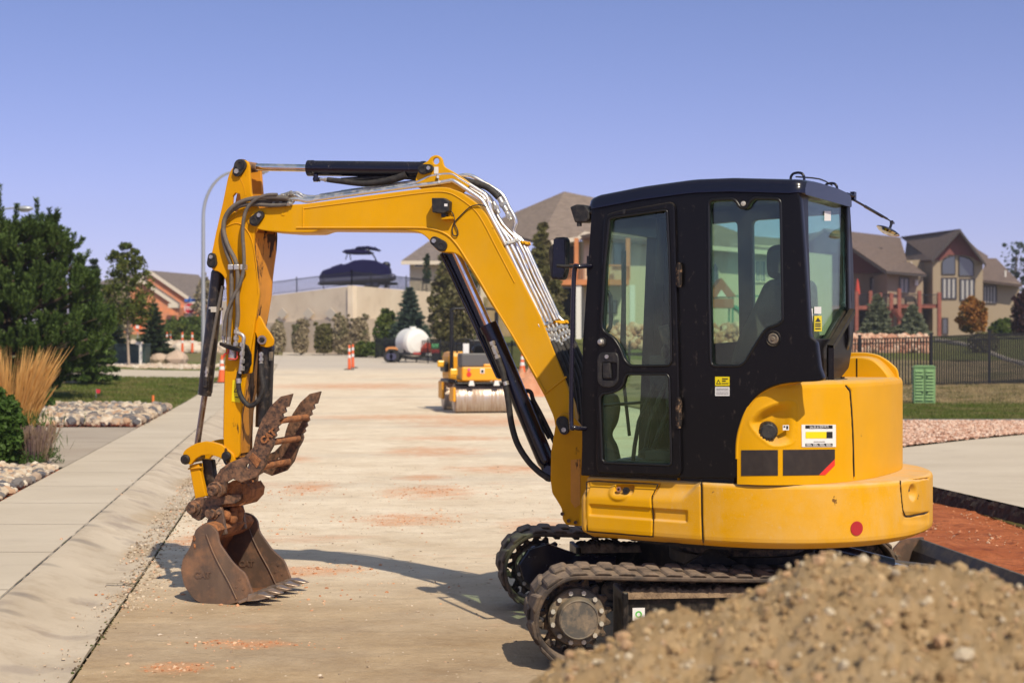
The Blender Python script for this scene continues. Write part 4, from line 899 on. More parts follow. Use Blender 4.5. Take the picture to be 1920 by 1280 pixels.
k = MB(); k.prism([RP.hit(x, y, ar-.006) for x, y in [(1534,595),(1539,603),(1529,603)]], -RP.n*.001)
for y in (606, 610, 615): k.prism([RP.hit(x, yy, ar-.006) for x, yy in [(1529,y),(1539,y),(1539,y+2.2),(1529,y+2.2)]], -RP.n*.001)
k.build('warning_sign', M['stk_black'], wl2)
# lower rear bulge under the quarter window
mb = MB(); cbox(mb, -.655, -.45, .13, .935, 1.49, 1.66); mb.build('rear_panel', M['black_dusty'], EXC, .05, 4)
# roof: lofted, slightly domed
secs = []; na = 26; b0r, b1r = .085, .966
mb = MB(); rows = []
def roof_z(a): return np.interp(a, [-.74,-.66,-.3,-.095,.2,.45,.53,.57], [2.492,2.516,2.545,2.549,2.528,2.497,2.478,2.45])
av = list(np.linspace(.525, .45, 6))+list(np.linspace(.42, -.60, 18))+list(np.linspace(-.62, -.690, 6))
for a in av:
    zt = float(roof_z(a)); endf = max(0, (a-.45)/.076) if a > .45 else max(0, (-.62-a)/.071); ins = .05*(1-math.sqrt(max(0, 1-endf**2)))
    lo, hi = b0r+ins, b1r-ins; zb = zt-.080+.012*endf; ring = []
    prof_ = [(hi-.012, zb-.0), (hi, zb+.006), (hi, zb+.030), (hi-.006, zb+.038), (hi-.006, zt-.035), (hi-.014, zt-.014), (hi-.035, zt-.002), (hi-.09, zt+.004)]
    for b, z in prof_: ring.append(cabpt(a, b, z))
    for t in (.3, .5, .7): ring.append(cabpt(a, hi+(lo-hi)*t, zt+.012))
    for b, z in prof_[::-1]: ring.append(cabpt(a, lo+hi-b, z))
    rows.append(ring)
n_ = len(rows[0]); V_ = [p for r_ in rows for p in r_]
mb.add(V_, [(i*n_+k, i*n_+(k+1) % n_, (i+1)*n_+(k+1) % n_, (i+1)*n_+k) for i in range(len(rows)-1) for k in range(n_)], True)
mb.add(rows[0], [tuple(range(n_-1, -1, -1))]); mb.add(rows[-1], [tuple(range(n_))])
roof = mb.build('cab_roof', M['roofpaint'], EXC); smooth_by(roof, 45)
mb = MB()
for (a, b) in [(.38,.5),(-.60,.78),(-.60,.22)]:
    z = float(roof_z(a))+.005; mb.tube([cabpt(a+.035, b, z-.02), cabpt(a+.035, b, z+.02), cabpt(a+.018, b, z+.04), cabpt(a-.018, b, z+.04), cabpt(a-.035, b, z+.02), cabpt(a-.035, b, z-.02)], .007, 8, 3)
islands(mb.build('lifting_loop', M['cyl'], roof))
mb = MB(); mb.tube([cabpt(-.60,.80,2.545), cabpt(-.66,.6,2.55), cabpt(-.68,.45,2.53)], .004, 6, 3); mb.build('aerial_wire', M['plastic'], roof)
# floor, seat, console, levers
mb = MB(); cbox(mb, -.30, .55, .12, .90, .968, 1.00); mb.build('cab_floor', M['interior'], EXC)
st = [(1360,700),(1372,650),(1380,620),(1408,585),(1424,545),(1433,528),(1445,522),(1490,520),(1505,600),(1505,700)]
seatb = plate('seat', HP, .66, [(1362,690),(1376,640),(1400,592),(1417,556),(1427,533),(1440,523),(1500,520),(1508,690)], M['seat'], EXC, .32, .04, r=.06)
plate('headrest', HP, .62, [(1434,470),(1441,461),(1456,457.5),(1474,458),(1480,470),(1480,518),(1470,524),(1447,523),(1436,517),(1433,500)], M['seat'], seatb, .24, .035, r=.03)
plate('seat_base', HP, .68, [(1310,720),(1330,700),(1400,690),(1500,690),(1500,800),(1330,800)], M['seat'], seatb, .4, .03, r=.04)
mb = MB(); cbox(mb, -.1, .12, .70, .84, 1.35, 1.52); cbox(mb, -.15,.10,.18,.30,1.3,1.5); con = mb.build('control_console', M['interior'], EXC, .02)
for (a, b) in [(.13,.77),(.12,.25)]:
    mb = MB(); mb.tube([cabpt(a, b, 1.48), cabpt(a+.01, b, 1.60)], .012, 10, 1); mb.ball(cabpt(a+.012, b, 1.645), .030, 12, (.8,.8,1.3)); mb.build('joystick', M['plastic'], EXC)
mb = MB()
for b in (.45, .60): mb.tube([cabpt(.42, b, 1.0), cabpt(.38, b, 1.25), cabpt(.28, b, 1.46)], .012, 8, 2); mb.obox(cabpt(.40, b, 1.02), Hn*.05, Hd*.09, Vector((0,0,.012)))
mb.build('travel_lever', M['plastic'], EXC)
mb = MB(); cbox(mb, .28,.40,.20,.42,1.42,1.62); mb.build('monitor', M['interior'], EXC, .01)
mb = MB(); mb.tube([cabpt(.50,.82,1.75), cabpt(.46,.80,1.78), cabpt(.46,.80,1.95), cabpt(.50,.82,1.98)], .012, 8, 3); mb.build('inner_grab_bar', M['plastic'], EXC)
plate('side_console', HP, .42, [(1100,735),(1152,738),(1158,760),(1153,792),(1140,815),(1152,835),(1160,870),(1100,875)], M['interior'], EXC, .06, .015, r=.03)
mb = MB(); cbox(mb, .16, .24, .40, .50, 1.0, 1.56); mb.build('lever_column', M['interior'], EXC, .02)
mb = MB(); cbox(mb, .10, .34, .52, .74, 1.0, 1.045); cbox(mb, .14,.30,.55,.70,1.045,1.10); mb.build('foot_rest', M['seat'], EXC, .01)
mb = MB(); mb.tube([cabpt(.30,.62,1.06), cabpt(.20,.62,1.30), cabpt(.12,.62,1.56)], .016, 8, 1); mb.ball(cabpt(.31,.62,1.08), .05, 10, (1.2,.8,.6)); mb.build('pedal', M['plastic'], EXC)
# pleated sheet / bag behind the screen seen through the door, pale jug in front
mb = MB(); mb.prism([HP.hit(x, y, .30) for x, y in [(1232,612),(1256,607),(1256,668),(1247,665)]], -Hn*.05); mb.build('paper_folder', M['hub'], EXC, .01)
# grab handle, mirrors, lamp on the cab corner
mb = MB(); mb.tube([hp(x, y, BN+.06 if i not in (0, 6) else BN) for i, (x, y) in enumerate([(1108,499),(1086,500),(1077,509),(1073.5,620),(1071,787),(1077,801),(1098,803)])], .0125, 12, 5); mb.build('grab_handle', M['cyl'], EXC)
mb = MB(); mb.tube([cabpt(.56,.86,2.12), cabpt(.66,.88,2.115), cabpt(.74,.90,2.12)], .010, 8, 2); mb.cyl(cabpt(.56,.86,2.06), cabpt(.56,.86,2.17), .014, n=12); mar = mb.build('mirror_arm', M['plastic'], EXC)
mp = lambda pts, off: [HP.hit(x, y, off) for x, y in pts]
mb = MB(); mb.prism(mp([(1040,445),(1058,444),(1062,450),(1061,505),(1057,521),(1052,525),(1034,523),(1031,512),(1028,470),(1031,460),(1036,459)], .86), -Hn*.05); mb.build('mirror_shell', M['plastic'], mar, .012, 3)
mb = MB(); mb.prism(mp([(1038,448),(1058,448),(1059,500),(1055,520),(1036,519)], .865), -Hn*.004); mb.build('mirror_glass', M['cyl'], mar)
mb = MB(); mb.cyl(cabpt(.50,.93,2.405), cabpt(.60,.93,2.41), .016, n=12); mb.cyl(cabpt(.585,.93,2.42), cabpt(.585,.93,2.33), .014, n=12); lbk = mb.build('lamp_bracket', M['plastic'], EXC, .002)
mb = MB(); mb.prism(mp([(1068,388),(1080,383),(1096,384),(1105,396),(1104,411),(1098,417),(1077,417)], .95), -Hn*.07); mb.build('work_lamp', M['plastic'], lbk, .008)
# rear mirror on its rod
mb = MB(); p0 = RP.hit(1596,367,ar); 
def rp(x, y, o=.7): return RP.hit(x, y, o)
mb.obox(rp(1600,368,.67), RP.x*.02, RP.n*.012, Vector((0,0,.024))); mb.cyl(rp(1588,364,.66), rp(1601,368,.68), .010, n=10); mb.tube([rp(1601,375,.68), rp(1663,410,.76)], .007, 8, 1); mb.cyl(rp(1622,387,.70), rp(1655,406,.75), .009, n=10); mb.cyl(rp(1663,410,.76), rp(1675,418,.78), .004, n=8); mb.cyl(rp(1673,415,.78), rp(1668,430,.78), .008, n=10); mb.obox(rp(1673,418,.78), RP.x*.016, RP.n*.01, Vector((0,0,.006)))
rm = mb.build('rear_mirror_arm', M['cyl'], EXC)
mc = rp(1665,433,.78); ax = Vector((.42,-.05,.90)).normalized(); mb = MB(); mb.lathe(mc, ax, [(0,.072),(.006,.068),(.014,.045),(.018,.02),(.018,.001)], 28); mb.m = 1; mb.lathe(mc, ax, [(0,.072),(-.012,.055),(-.020,.03),(-.023,.001)], 28)
mb.build('round_mirror', [M['cyl'], M['mirror']], rm)

# ---------------------------------------------------------------- undercarriage
UC = Vector((1.33, 8.42, 0)); UA = R(6); Uu = Vector((math.cos(UA), math.sin(UA), 0)); Uv = Vector((-math.sin(UA), math.cos(UA), 0))
def up(u, v, z): return UC+Uu*u+Uv*v+Vector((0, 0, z))
def track(v0, v1, nm):
    """rubber belt round sprocket (front, u=-1.09) and idler (u=+1.02)"""
    rs, zs, ri, zi = .212, .262, .19, .232; us, ui = -1.09, 1.02; path = []
    N1 = 22
    for i in range(N1+1): t = math.pi/2+math.pi*i/N1; path.append((us+rs*math.cos(t), zs+rs*math.sin(t), t))
    for i in range(1, 26): f = i/26; path.append((us+(ui-us)*f, (zs-rs)*(1-f)+(zi-ri)*f-0.008*math.sin(math.pi*f), -math.pi/2))
    for i in range(N1+1): t = -math.pi/2+math.pi*i/N1; path.append((ui+ri*math.cos(t), zi+ri*math.sin(t), t))
    for i in range(1, 30): f = i/30; path.append((ui+(us-ui)*f, (zi+ri)*(1-f)+(zs+rs)*f-.012*math.sin(3*math.pi*f)*0-.010*math.sin(math.pi*f), math.pi/2))
    n = len(path); P = [Vector((p[0], p[1])) for p in path]
    nor = []
    for i in range(n): d = (P[(i+1) % n]-P[i-1]).normalized(); nor.append(Vector((d.y, -d.x)) if True else None)
    cen = Vector((0, .25))
    for i in range(n):
        q = P[i]-Vector((max(us, min(ui, P[i].x)), .25))
        if nor[i].dot(q) < 0: nor[i] = -nor[i]
    mb = MB(); th = .028; rows = []
    sec = [(v0, 0), (v0, th*.8), (v0+.008, th), (v1-.008, th), (v1, th*.8), (v1, 0)]
    V = [up(P[i].x+nor[i].x*h, v, P[i].y+nor[i].y*h) for i in range(n) for v, h in sec]; k = len(sec)
    mb.add(V, [(i*k+j, i*k+(j+1) % k, ((i+1) % n)*k+(j+1) % k, ((i+1) % n)*k+j) for i in range(n) for j in range(k)], False)
    # edge cord line
    # lugs
    seg = [(P[(i+1) % n]-P[i]).length for i in range(n)]; tot = sum(seg); cum = [0]
    for s_ in seg: cum.append(cum[-1]+s_)
    def at(s_):
        s_ %= tot; i = max(j for j in range(n) if cum[j] <= s_); f = (s_-cum[i])/seg[i]; return P[i].lerp(P[(i+1) % n], f), nor[i].lerp(nor[(i+1) % n], f).normalized()
    nl = 44; pitch = tot/nl; vm = (v0+v1)/2
    for i in range(nl):
        for half in (0, 1):
            s0 = i*pitch+half*pitch*.5; va, vb = (v0-.004, vm+.02) if half == 0 else (vm-.02, v1+.004)
            outer = va if half == 0 else vb; inner_ = vb if half == 0 else va
            W = [.44, .26]; vs = []
            for v, wl, wt in ((outer, .78, .50), (inner_, .62, .34)):
                for (ds, h) in ((-wl/2, 0), (-wt/2, .019), (wt/2, .019), (wl/2, 0)):
                    p, nn = at(s0+ds*pitch+(0.0 if v == outer else .10*pitch)); q = p+nn*(th-.002+h*(1 if v == inner_ else .85)); vs.append(up(q.x, v, q.y))
            mb.add(vs, [(0,1,2,3), (7,6,5,4), (0,4,5,1), (1,5,6,2), (2,6,7,3), (0,3,7,4)], False)
    # inner guide lugs
    for i in range(nl):
        p, nn = at(i*pitch); t_ = Vector((nn.y, -nn.x))
        for vv in (vm-.035, vm+.035): mb.obox(up(p.x-nn.x*.015, vv, p.y-nn.y*.015), Uu*t_.x*.02+Vector((0,0,t_.y*.02)), Uv*.012, Uu*nn.x*.017+Vector((0,0,nn.y*.017)))
    return mb.build(nm, M['track'], EXC, .006, 1, angle=40)
for (v0, v1, s_) in [(-.99, -.63, -1), (.63, .99, 1)]:
    tr = track(v0, v1, 'rubber_track')
    vin = v0 if s_ < 0 else v0       # face turned to the viewer
    us, zs = -1.09, .262
    mb = MB(); vm = (v0+v1)/2; T = 17
    ring = []
    for i in range(T*4):
        t = 2*math.pi*i/(T*4); r_ = .195 if i % 4 in (1, 2) else .165; ring.append((us+r_*math.cos(t), zs+r_*math.sin(t)))
    mb.prism([up(u, vm-.02, z) for u, z in ring], Uv*.04)
    spk = mb.build('sprocket', M['sprocket'], EXC, .004)
    mb = MB(); vh = v0+.015; mb.lathe(up(us, vm-.02, zs), -Uv, [(0,.15),(.05,.15),(.06,.142),(.06,.10)], 40); mb.lathe(up(us, vm-.02, zs), -Uv, [(.05,.112),(.10,.108),(.128,.104),(.133,.098),(.128,.094),(.128,.001)], 40)
    mb.build('final_drive_hub', M['hub'], EXC)
    mb = MB()
    for i in range(12):
        t = 2*math.pi*(i+.5)/12; c = up(us+.132*math.cos(t), vm-.02, zs+.132*math.sin(t)); mb.cyl(c-Uv*.05, c-Uv*.078, .013, n=6, smooth=False)
    mb.build('hub_bolt', M['bolt'], spk)
    # track frame
    mb = MB(); prof_ = [(-.86,.10),(-.86,.36),(-.80,.385),(.80,.36),(.88,.30),(.88,.12),(.80,.09),(-.80,.09)]
    mb.prism([up(u, vm-.10, z) for u, z in prof_], Uv*.20)
    mb.prism([up(u, v0+.03, z) for u, z in [(-.86,.09),(-.86,.40),(-.83,.40),(-.83,.09)]], Uv*.30)
    fr_ = mb.build('track_frame', M['black_dusty'], EXC, .008)
    mb = MB(); mb.cyl(up(1.02, vm-.09, .232), up(1.02, vm+.09, .232), .175, n=36)
    mb.build('idler_wheel', M['sprocket'], EXC, .006)
    for i in range(4):
        mb = MB(); u = -.62+i*.42; mb.cyl(up(u, vm-.12, .115), up(u, vm+.12, .115), .072, n=24); mb.build('track_roller', M['sprocket'], EXC, .004)
    mb = MB(); mb.cyl(up(-.02, v0+.02, .408), up(-.02, v0+.26, .408), .032, n=20); mb.build('carrier_roller', M['cyl_dirty'], EXC, .003)
    # caked dirt on the frame ledge
    gx = np.linspace(-.84, .8, 110); gv = np.linspace(vm-.13, vm+.12, 14); rr = np.random.default_rng(5 if s_ < 0 else 6)
    hgt = .388-.018*(gx[:, None]+.84)/1.6+.028*np.abs(np.sin(gx*9+1.3))[:, None]*rr.random((110, 14))+.018*rr.random((110, 14)); hgt[:, 0] = .36; hgt[:, -1] = .36
    Vd = np.array([up(float(u), float(v), float(hgt[i, j])) for i, u in enumerate(gx) for j, v in enumerate(gv)]); Fd = np.array([(i*14+j, (i+1)*14+j, (i+1)*14+j+1, i*14+j+1) for i in range(109) for j in range(13)])
    npmesh('caked_dirt', Vd, Fd, M['dirtcake'], fr_, True)
    if s_ < 0:
        mb = MB(); mb.prism([up(u, vm-.102, z) for u, z in [(-.80,.31),(-.735,.31),(-.735,.245),(-.80,.245)]], -Uv*.001); sk_ = mb.build('small_sticker', M['white'], fr_)
        mb = MB(); mb.lathe(up(-.768, vm-.104, .276), -Uv, [(0,.018),(.0006,.018),(.0006,.010)], 16); mb.build('sticker_mark', mat('sticker_green', (.1,.5,.08), .5), sk_)
    else:
        mb = MB(); gp2 = [(-1.23,.30),(-1.16,.40),(-1.05,.43),(-.86,.36),(-.6,.34),(-.6,.20),(-.86,.14),(-1.1,.12),(-1.2,.2)]; mb.prism([up(u, v0+.02, z) for u, z in gp2], Uv*.05); mb.build('motor_guard', M['cyl'], EXC, .01)
# car body (X frame) and slew ring
mb = MB(); mb.prism([up(u, v, .30) for u, v in [(-.45,-.72),(.45,-.72),(.30,-.3),(.30,.3),(.45,.72),(-.45,.72),(-.30,.3),(-.30,-.3)]], Vector((0,0,.16)))
mb.cyl(HC+Vector((0,0,.44)), HC+Vector((0,0,.50)), .42, n=40); mb.build('car_body', M['black_dusty'], EXC, .02)
mb = MB(); mb.cyl(HC+Vector((0,0,.50)), HC+Vector((0,0,.60)), .36, n=40); mb.build('slew_ring', M['sprocket'], EXC, .005)
mb = MB(); mb.cyl(HC+Vector((0,0,.60)), HC+Vector((0,0,.64)), .80, n=40); mb.build('swing_deck', M['black_dusty'], EXC, .005)
mb = MB(); mb.prism([up(u, -.62, z) for u, z in [(-.78,.40),(-.55,.42),(-.42,.50),(-.30,.57),(-.18,.50),(-.05,.41)]], Uv*.05); mb.build('frame_gusset', M['black_dusty'], EXC, .006)
# dozer blade
mb = MB(); bl = [(1.50,.03),(1.46,.10),(1.445,.20),(1.47,.30),(1.52,.375),(1.54,.375),(1.50,.29),(1.48,.20),(1.49,.11),(1.53,.03)]
mb.prism([up(u, -.98, z) for u, z in bl], Uv*1.96); blade = mb.build('dozer_blade', M['black_dusty'], EXC, .004)
mb = MB(); ep = [(1.36,.05),(1.33,.20),(1.34,.31),(1.40,.372),(1.55,.385),(1.56,.05)]
for v in (-1.0, .985): mb.prism([up(u, v, z) for u, z in ep], Uv*.022)
islands(mb.build('blade_end_plate', M['bucket'], blade))
mb = MB()
for v in (-.42, .42): mb.prism([up(u, v-.05, z) for u, z in [(.2,.25),(.2,.40),(1.0,.34),(1.46,.28),(1.46,.14),(1.0,.2)]], Uv*.10)
mb.build('blade_arm', M['black_dusty'], EXC, .01)
mb = MB(); mb.cyl(up(.35,0,.52), up(.95,0,.36), .045, n=20); mb.m = 1; mb.cyl(up(.95,0,.36), up(1.42,0,.24), .022, n=16); mb.build('blade_cylinder', [M['cyl'], M['chrome']], EXC)
text('lettering', 'CAT', Matrix.Translation(up(1.36,.985,.22)) @ Matrix.Rotation(UA, 4, 'Z') @ Matrix.Rotation(R(90), 4, 'X') @ Matrix.Rotation(R(75), 4, 'Z'), .07, M['hub'], blade, .002)
# ================================================================== TERRAIN AND STREET
def softstep(x, a, b): t = np.clip((x-a)/(b-a), 0, 1); return t*t*(3-2*t)
def Hgt(X, Y):
    X = np.asarray(X, float); Y = np.asarray(Y, float); s = X+.15*Y
    zr = .013*np.where(Y > 45, Y-40, np.where(Y > 35, (Y-35)**2/20, 0)); zr = np.where(Y > 100, .78+.028*(np.minimum(Y, 220)-100), zr)
    g = np.interp(Y, [20,22,25,30,40,50,60,70,80,95,140,220,400], [0,.02,.06,.09,.11,.16,.62,1.12,1.6,1.95,2.3,3.5,4.5])
    w = softstep(s, 8.5+.0*Y, 11.0+.02*Y)*softstep(Y, 19, 24)
    z = zr*(1-w)+np.maximum(g, zr)*w
    wl = softstep(-s, 1.82, 1.83); z = z+.12*wl
    wl2 = softstep(-s, 3.5, 14)*softstep(Y, 20, 40); z = z+.18*wl2
    return z
def h1(x, y): return float(Hgt(np.array([x]), np.array([y]))[0])
def ground_at(px, py, extra=0.):
    """world point where a picture ray meets the terrain"""
    t = 3.0
    for _ in range(4000):
        X = (px-960)/F*t; z = CAMZ-(py-640)/F*t
        if z <= h1(X, t)+extra: break
        t *= 1.004
    return Vector(((px-960)/F*t, t, h1((px-960)/F*t, t)))
def at_depth(px, Y): X = (px-960)/F*Y; return Vector((X, Y, h1(X, Y)))
def fp(px, py, Y): return Vector(((px-960)/F*Y, Y, CAMZ-(py-640)/F*Y))

def groundmat(name, c0, c1, scale=1., stretch=(1,1,1), c2=None, s2=8., amt2=.5, lo2=.55, hi2=.7, rough=.95, bump=(30,.3,.01), c3=None, s3=.6, lo3=.5, hi3=.7, speck=None, speck_s=60.):
    m, t, p = newmat(name); p.inputs['Roughness'].default_value = rough; p.inputs['Specular IOR Level'].default_value = .2
    cur = _mix(t, _ramp(t, _noise(t, scale, 8, .6, stretch=stretch), .32, .68), c0, c1)
    if c3: cur = _mix(t, _ramp(t, _noise(t, s3, 5, .55, stretch=stretch), lo3, hi3), cur, c3)
    if c2: cur = _mix(t, _math(t, 'MULTIPLY', _ramp(t, _noise(t, s2, 10, .7, stretch=stretch), lo2, hi2), amt2), cur, c2)
    if speck: cur = _mix(t, _math(t, 'MULTIPLY', _ramp(t, _noise(t, speck_s, 4, .8), .64, .72), .7), cur, speck)
    t.links.new(cur, p.inputs['Base Color'])
    if bump: _bump(t, p, _noise(t, bump[0], 8, .7), bump[1], bump[2])
    return m
def stain(m, pts, col, amt=.8):
    t = m.node_tree; p = t.nodes['Principled BSDF']; cur = p.inputs['Base Color'].links[0].from_socket; tc = t.nodes.new('ShaderNodeTexCoord'); sp = t.nodes.new('ShaderNodeSeparateXYZ'); t.links.new(tc.outputs['Object'], sp.inputs[0]); nn = _noise(t, 6, 7, .7, stretch=(.4,1,1))
    for (x, y, sx, sy) in pts:
        dx = _math(t, 'DIVIDE', _math(t, 'SUBTRACT', sp.outputs[0], x), sx); dy = _math(t, 'DIVIDE', _math(t, 'SUBTRACT', sp.outputs[1], y), sy)
        f = _math(t, 'SUBTRACT', 1.5, _math(t, 'ADD', _math(t, 'ADD', _math(t, 'MULTIPLY', dx, dx), _math(t, 'MULTIPLY', dy, dy)), _math(t, 'MULTIPLY', nn, 1.6)), True); cur = _mix(t, _math(t, 'MULTIPLY', f, amt), cur, col)
    t.links.new(cur, p.inputs['Base Color'])
def sheet(name, s0, s1, Y0, Y1, ds, dy, dz, m, kind='structure', hf=None, amp=0.):
    ns = max(2, int((s1-s0)/ds)+1); S = np.linspace(s0, s1, ns); Ys = [Y0]
    while Ys[-1] < Y1: Ys.append(min(Y1, Ys[-1]+dy*max(1, Ys[-1]/12)))
    Yv = np.array(Ys); ny = len(Yv); SS, YY = np.meshgrid(S, Yv); XX = SS-.15*YY; Z = Hgt(XX, YY)+dz
    if hf is not None: Z = Z+hf(SS, YY)
    if amp: Z = Z+RNG.normal(0, amp, Z.shape)
    i = np.arange(ny-1)[:, None]*ns; j = np.arange(ns-1)[None]; Fq = np.stack([i+j, i+j+1, i+ns+j+1, i+ns+j], -1).reshape(-1, 4)
    o = npmesh(name, np.stack([XX, YY, Z], -1).reshape(-1, 3), Fq, m, None, True); tag(o, kind=kind); return o
# road surface material: pale dusty concrete, browner dirt near the camera, orange stains
def roadmat():
    m, t, p = newmat('dusty_road'); p.inputs['Roughness'].default_value = .93; p.inputs['Specular IOR Level'].default_value = .2
    st = (.8, 1.0, 1)
    pale = _mix(t, _ramp(t, _noise(t, 1.3, 12, .80, stretch=st), .36, .66), (.67,.54,.395), (.87,.755,.60))
    dark = _mix(t, _ramp(t, _noise(t, 2.4, 12, .82, stretch=st), .38, .64), (.36,.245,.14), (.56,.415,.262))
    tc = t.nodes.new('ShaderNodeTexCoord'); sp = t.nodes.new('ShaderNodeSeparateXYZ'); t.links.new(tc.outputs['Object'], sp.inputs[0])
    n = _noise(t, .35, 6, .6, stretch=(.5,1,1)); yy = _math(t, 'ADD', sp.outputs[1], _math(t, 'MULTIPLY', _math(t, 'SUBTRACT', n, .5), 9.0))
    mr = t.nodes.new('ShaderNodeMapRange'); mr.inputs[1].default_value = 7.5; mr.inputs[2].default_value = 12.5; t.links.new(yy, mr.inputs[0])
    cur = _mix(t, mr.outputs[0], dark, pale)
    gr = _math(t, 'MULTIPLY', _ramp(t, _noise(t, .22, 6, .6, stretch=(.35,1,1)), .52, .66), .5); cur = _mix(t, gr, cur, (.44,.385,.33))
    mot = _math(t, 'MULTIPLY', _ramp(t, _noise(t, 5.5, 9, .72, stretch=(.6,1,1)), .52, .68), .45); cur = _mix(t, mot, cur, (.42,.32,.215))
    orr = _math(t, 'MULTIPLY', _ramp(t, _noise(t, .55, 9, .72, stretch=(.4,1,1)), .585, .70), .55); cur = _mix(t, orr, cur, (.60,.26,.13))
    nn0 = _noise(t, 4.2, 10, .78, stretch=(.75,1,1))
    # clay stains of their own shape where loads were tipped
    for (x, y, sx, sy) in [(-.92,16.1,.75,.55),(-1.0,13.6,.7,.35),(-1.55,10.55,.55,.20),(-1.5,8.0,.35,.10),(-1.75,7.4,.25,.10),(-2.35,16.6,.4,.5),(-.2,30,3.0,1.2),(-2.3,32,3.5,.9),(-2.6,12.2,.5,.35),(-1.2,22,1.2,.8),(.0,19,1.3,.45),(.25,13.1,.6,.4),(-1.1,17.8,.5,.3),(-3.3,20.5,.7,.6),(-1.0,25,1.6,.5),(-5.5,50,5,2)]:
        dx = _math(t, 'DIVIDE', _math(t, 'SUBTRACT', sp.outputs[0], x), sx); dy = _math(t, 'DIVIDE', _math(t, 'SUBTRACT', sp.outputs[1], y), sy*1.9)
        r2 = _math(t, 'ADD', _math(t, 'MULTIPLY', dx, dx), _math(t, 'MULTIPLY', dy, dy)); nn = nn0
        f = _math(t, 'SUBTRACT', 2.35, _math(t, 'ADD', r2, _math(t, 'MULTIPLY', nn, 3.4)), True); cur = _mix(t, _math(t, 'MULTIPLY', f, .85, True), cur, (.66,.31,.155))
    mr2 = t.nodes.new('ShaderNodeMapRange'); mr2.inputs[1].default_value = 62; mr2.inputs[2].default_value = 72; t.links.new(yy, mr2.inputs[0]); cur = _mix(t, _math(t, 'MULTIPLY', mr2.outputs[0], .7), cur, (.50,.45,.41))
    sp2 = _math(t, 'MULTIPLY', _ramp(t, _noise(t, 30, 8, .85), .55, .68), .55); cur = _mix(t, sp2, cur, (.25,.175,.11))
    sp3 = _math(t, 'MULTIPLY', _ramp(t, _noise(t, 55, 4, .8), .64, .70), .5); cur = _mix(t, sp3, cur, (.78,.66,.54))
    t.links.new(cur, p.inputs['Base Color'])
    b = _math(t, 'ADD', _noise(t, 45, 6, .7), _math(t, 'MULTIPLY', _noise(t, 6, 6, .6, stretch=(.4,1,1)), 2.)); _bump(t, p, b, .8, .016); return m
M['road'] = roadmat()
M['concrete'] = groundmat('sidewalk_concrete', (.50,.425,.335), (.61,.53,.43), 1.1, (.45,1,1), c2=(.33,.265,.205), s2=2.2, amt2=.45, lo2=.5, hi2=.72, bump=(60,.2,.004), speck=(.35,.28,.2), speck_s=30)
M['gutter'] = groundmat('gutter_concrete', (.49,.41,.32), (.60,.51,.405), 1.1, (1,1,1), c2=(.28,.20,.13), s2=2.6, amt2=.4, lo2=.48, hi2=.68, bump=(50,.4,.005), speck=(.22,.15,.1), speck_s=22, c3=(.41,.34,.28), s3=2.1, lo3=.56, hi3=.66)
stain(M['gutter'], [(-3.86,13.2,.2,.16),(-3.69,12.25,.24,.14),(-3.42,11.36,.22,.14),(-3.35,10.1,.2,.10),(-3.07,8.94,.2,.10),(-2.98,8.4,.14,.08),(-4.3,15.6,.2,.2)], (.22,.19,.17))
stain(M['gutter'], [(-3.45,13.8,.22,1.0),(-3.0,11.5,.2,.6),(-3.9,17.5,.22,1.6),(-2.55,9.6,.2,.4)], (.40,.285,.17), .9)
M['lawn'] = groundmat('lawn_grass', (.13,.155,.032), (.20,.21,.055), 2.5, c2=(.30,.24,.11), s2=.5, amt2=.7, lo2=.5, hi2=.7, bump=(120,1,.04))
M['drylawn'] = groundmat('dry_lawn', (.30,.225,.115), (.42,.32,.18), 1.2, c2=(.11,.12,.03), s2=.45, amt2=.8, lo2=.47, hi2=.62, bump=(60,1,.05))
M['field'] = groundmat('field_ground', (.20,.16,.075), (.13,.14,.04), .15, c2=(.35,.27,.17), s2=.1, amt2=.6, lo2=.5, hi2=.65, bump=(4,.5,.1))
M['red_earth'] = groundmat('red_earth', (.44,.115,.04), (.64,.205,.08), 3.0, (.5,1,1), c2=(.20,.055,.03), s2=14, amt2=.75, lo2=.50, hi2=.66, bump=(35,1.,.04), speck=(.65,.3,.16), speck_s=40)
M['pink_gravel'] = groundmat('pink_gravel', (.42,.22,.15), (.66,.42,.31), 14., c2=(.75,.58,.46), s2=22, amt2=.8, lo2=.52, hi2=.62, bump=(25,1,.05), speck=(.2,.11,.08), speck_s=18)
M['tar'] = groundmat('cut_edge', (.035,.028,.026), (.10,.075,.06), 14., (1,1,.3), bump=(40,1,.02))
M['joint'] = mat('joint_soil', (.20,.15,.105), .95, dirt=(.10,.12,.04), dirt_amt=.6, dscale=6)
# base terrain: one sheet to the horizon, carved along the street
S_ = np.array([-400,-300,-220,-160,-120,-90,-70,-55,-44,-35,-28,-23,-19,-16,-13.5,-11.5,-10,-8.5,-7.5,-6.5,-5.5,-4.7,-4,-3.5,-3.2,-3.0,-2.8,-2.4,-2.1,-1.83,-1.82,-1.2,0,1.5,3,4.2,5.15,5.2,5.22,6,6.8,7.42,7.44,7.5,8,8.5,9,9.5,10,10.5,11,11.5,12,13,14,15,16,17,18,19.5,21,23,25,28,31,35,40,46,54,64,76,90,110,140,180,240,320,420], float)
Yt = [-12., -6, -2, 0, 1, 2, 3]; 
while Yt[-1] < 19.0: Yt.append(Yt[-1]+.5)
Yt += [19.99, 20.0]
while Yt[-1] < 1500: Yt.append(Yt[-1]*1.035+.1)
Yt = np.array(Yt); SS, YY = np.meshgrid(S_, Yt); XX = SS-.15*YY; ZZ = Hgt(XX, YY)-.035
ZZ = np.where((SS > 5.2) & (SS < 7.43) & (YY < 19.995), ZZ-.24, ZZ)
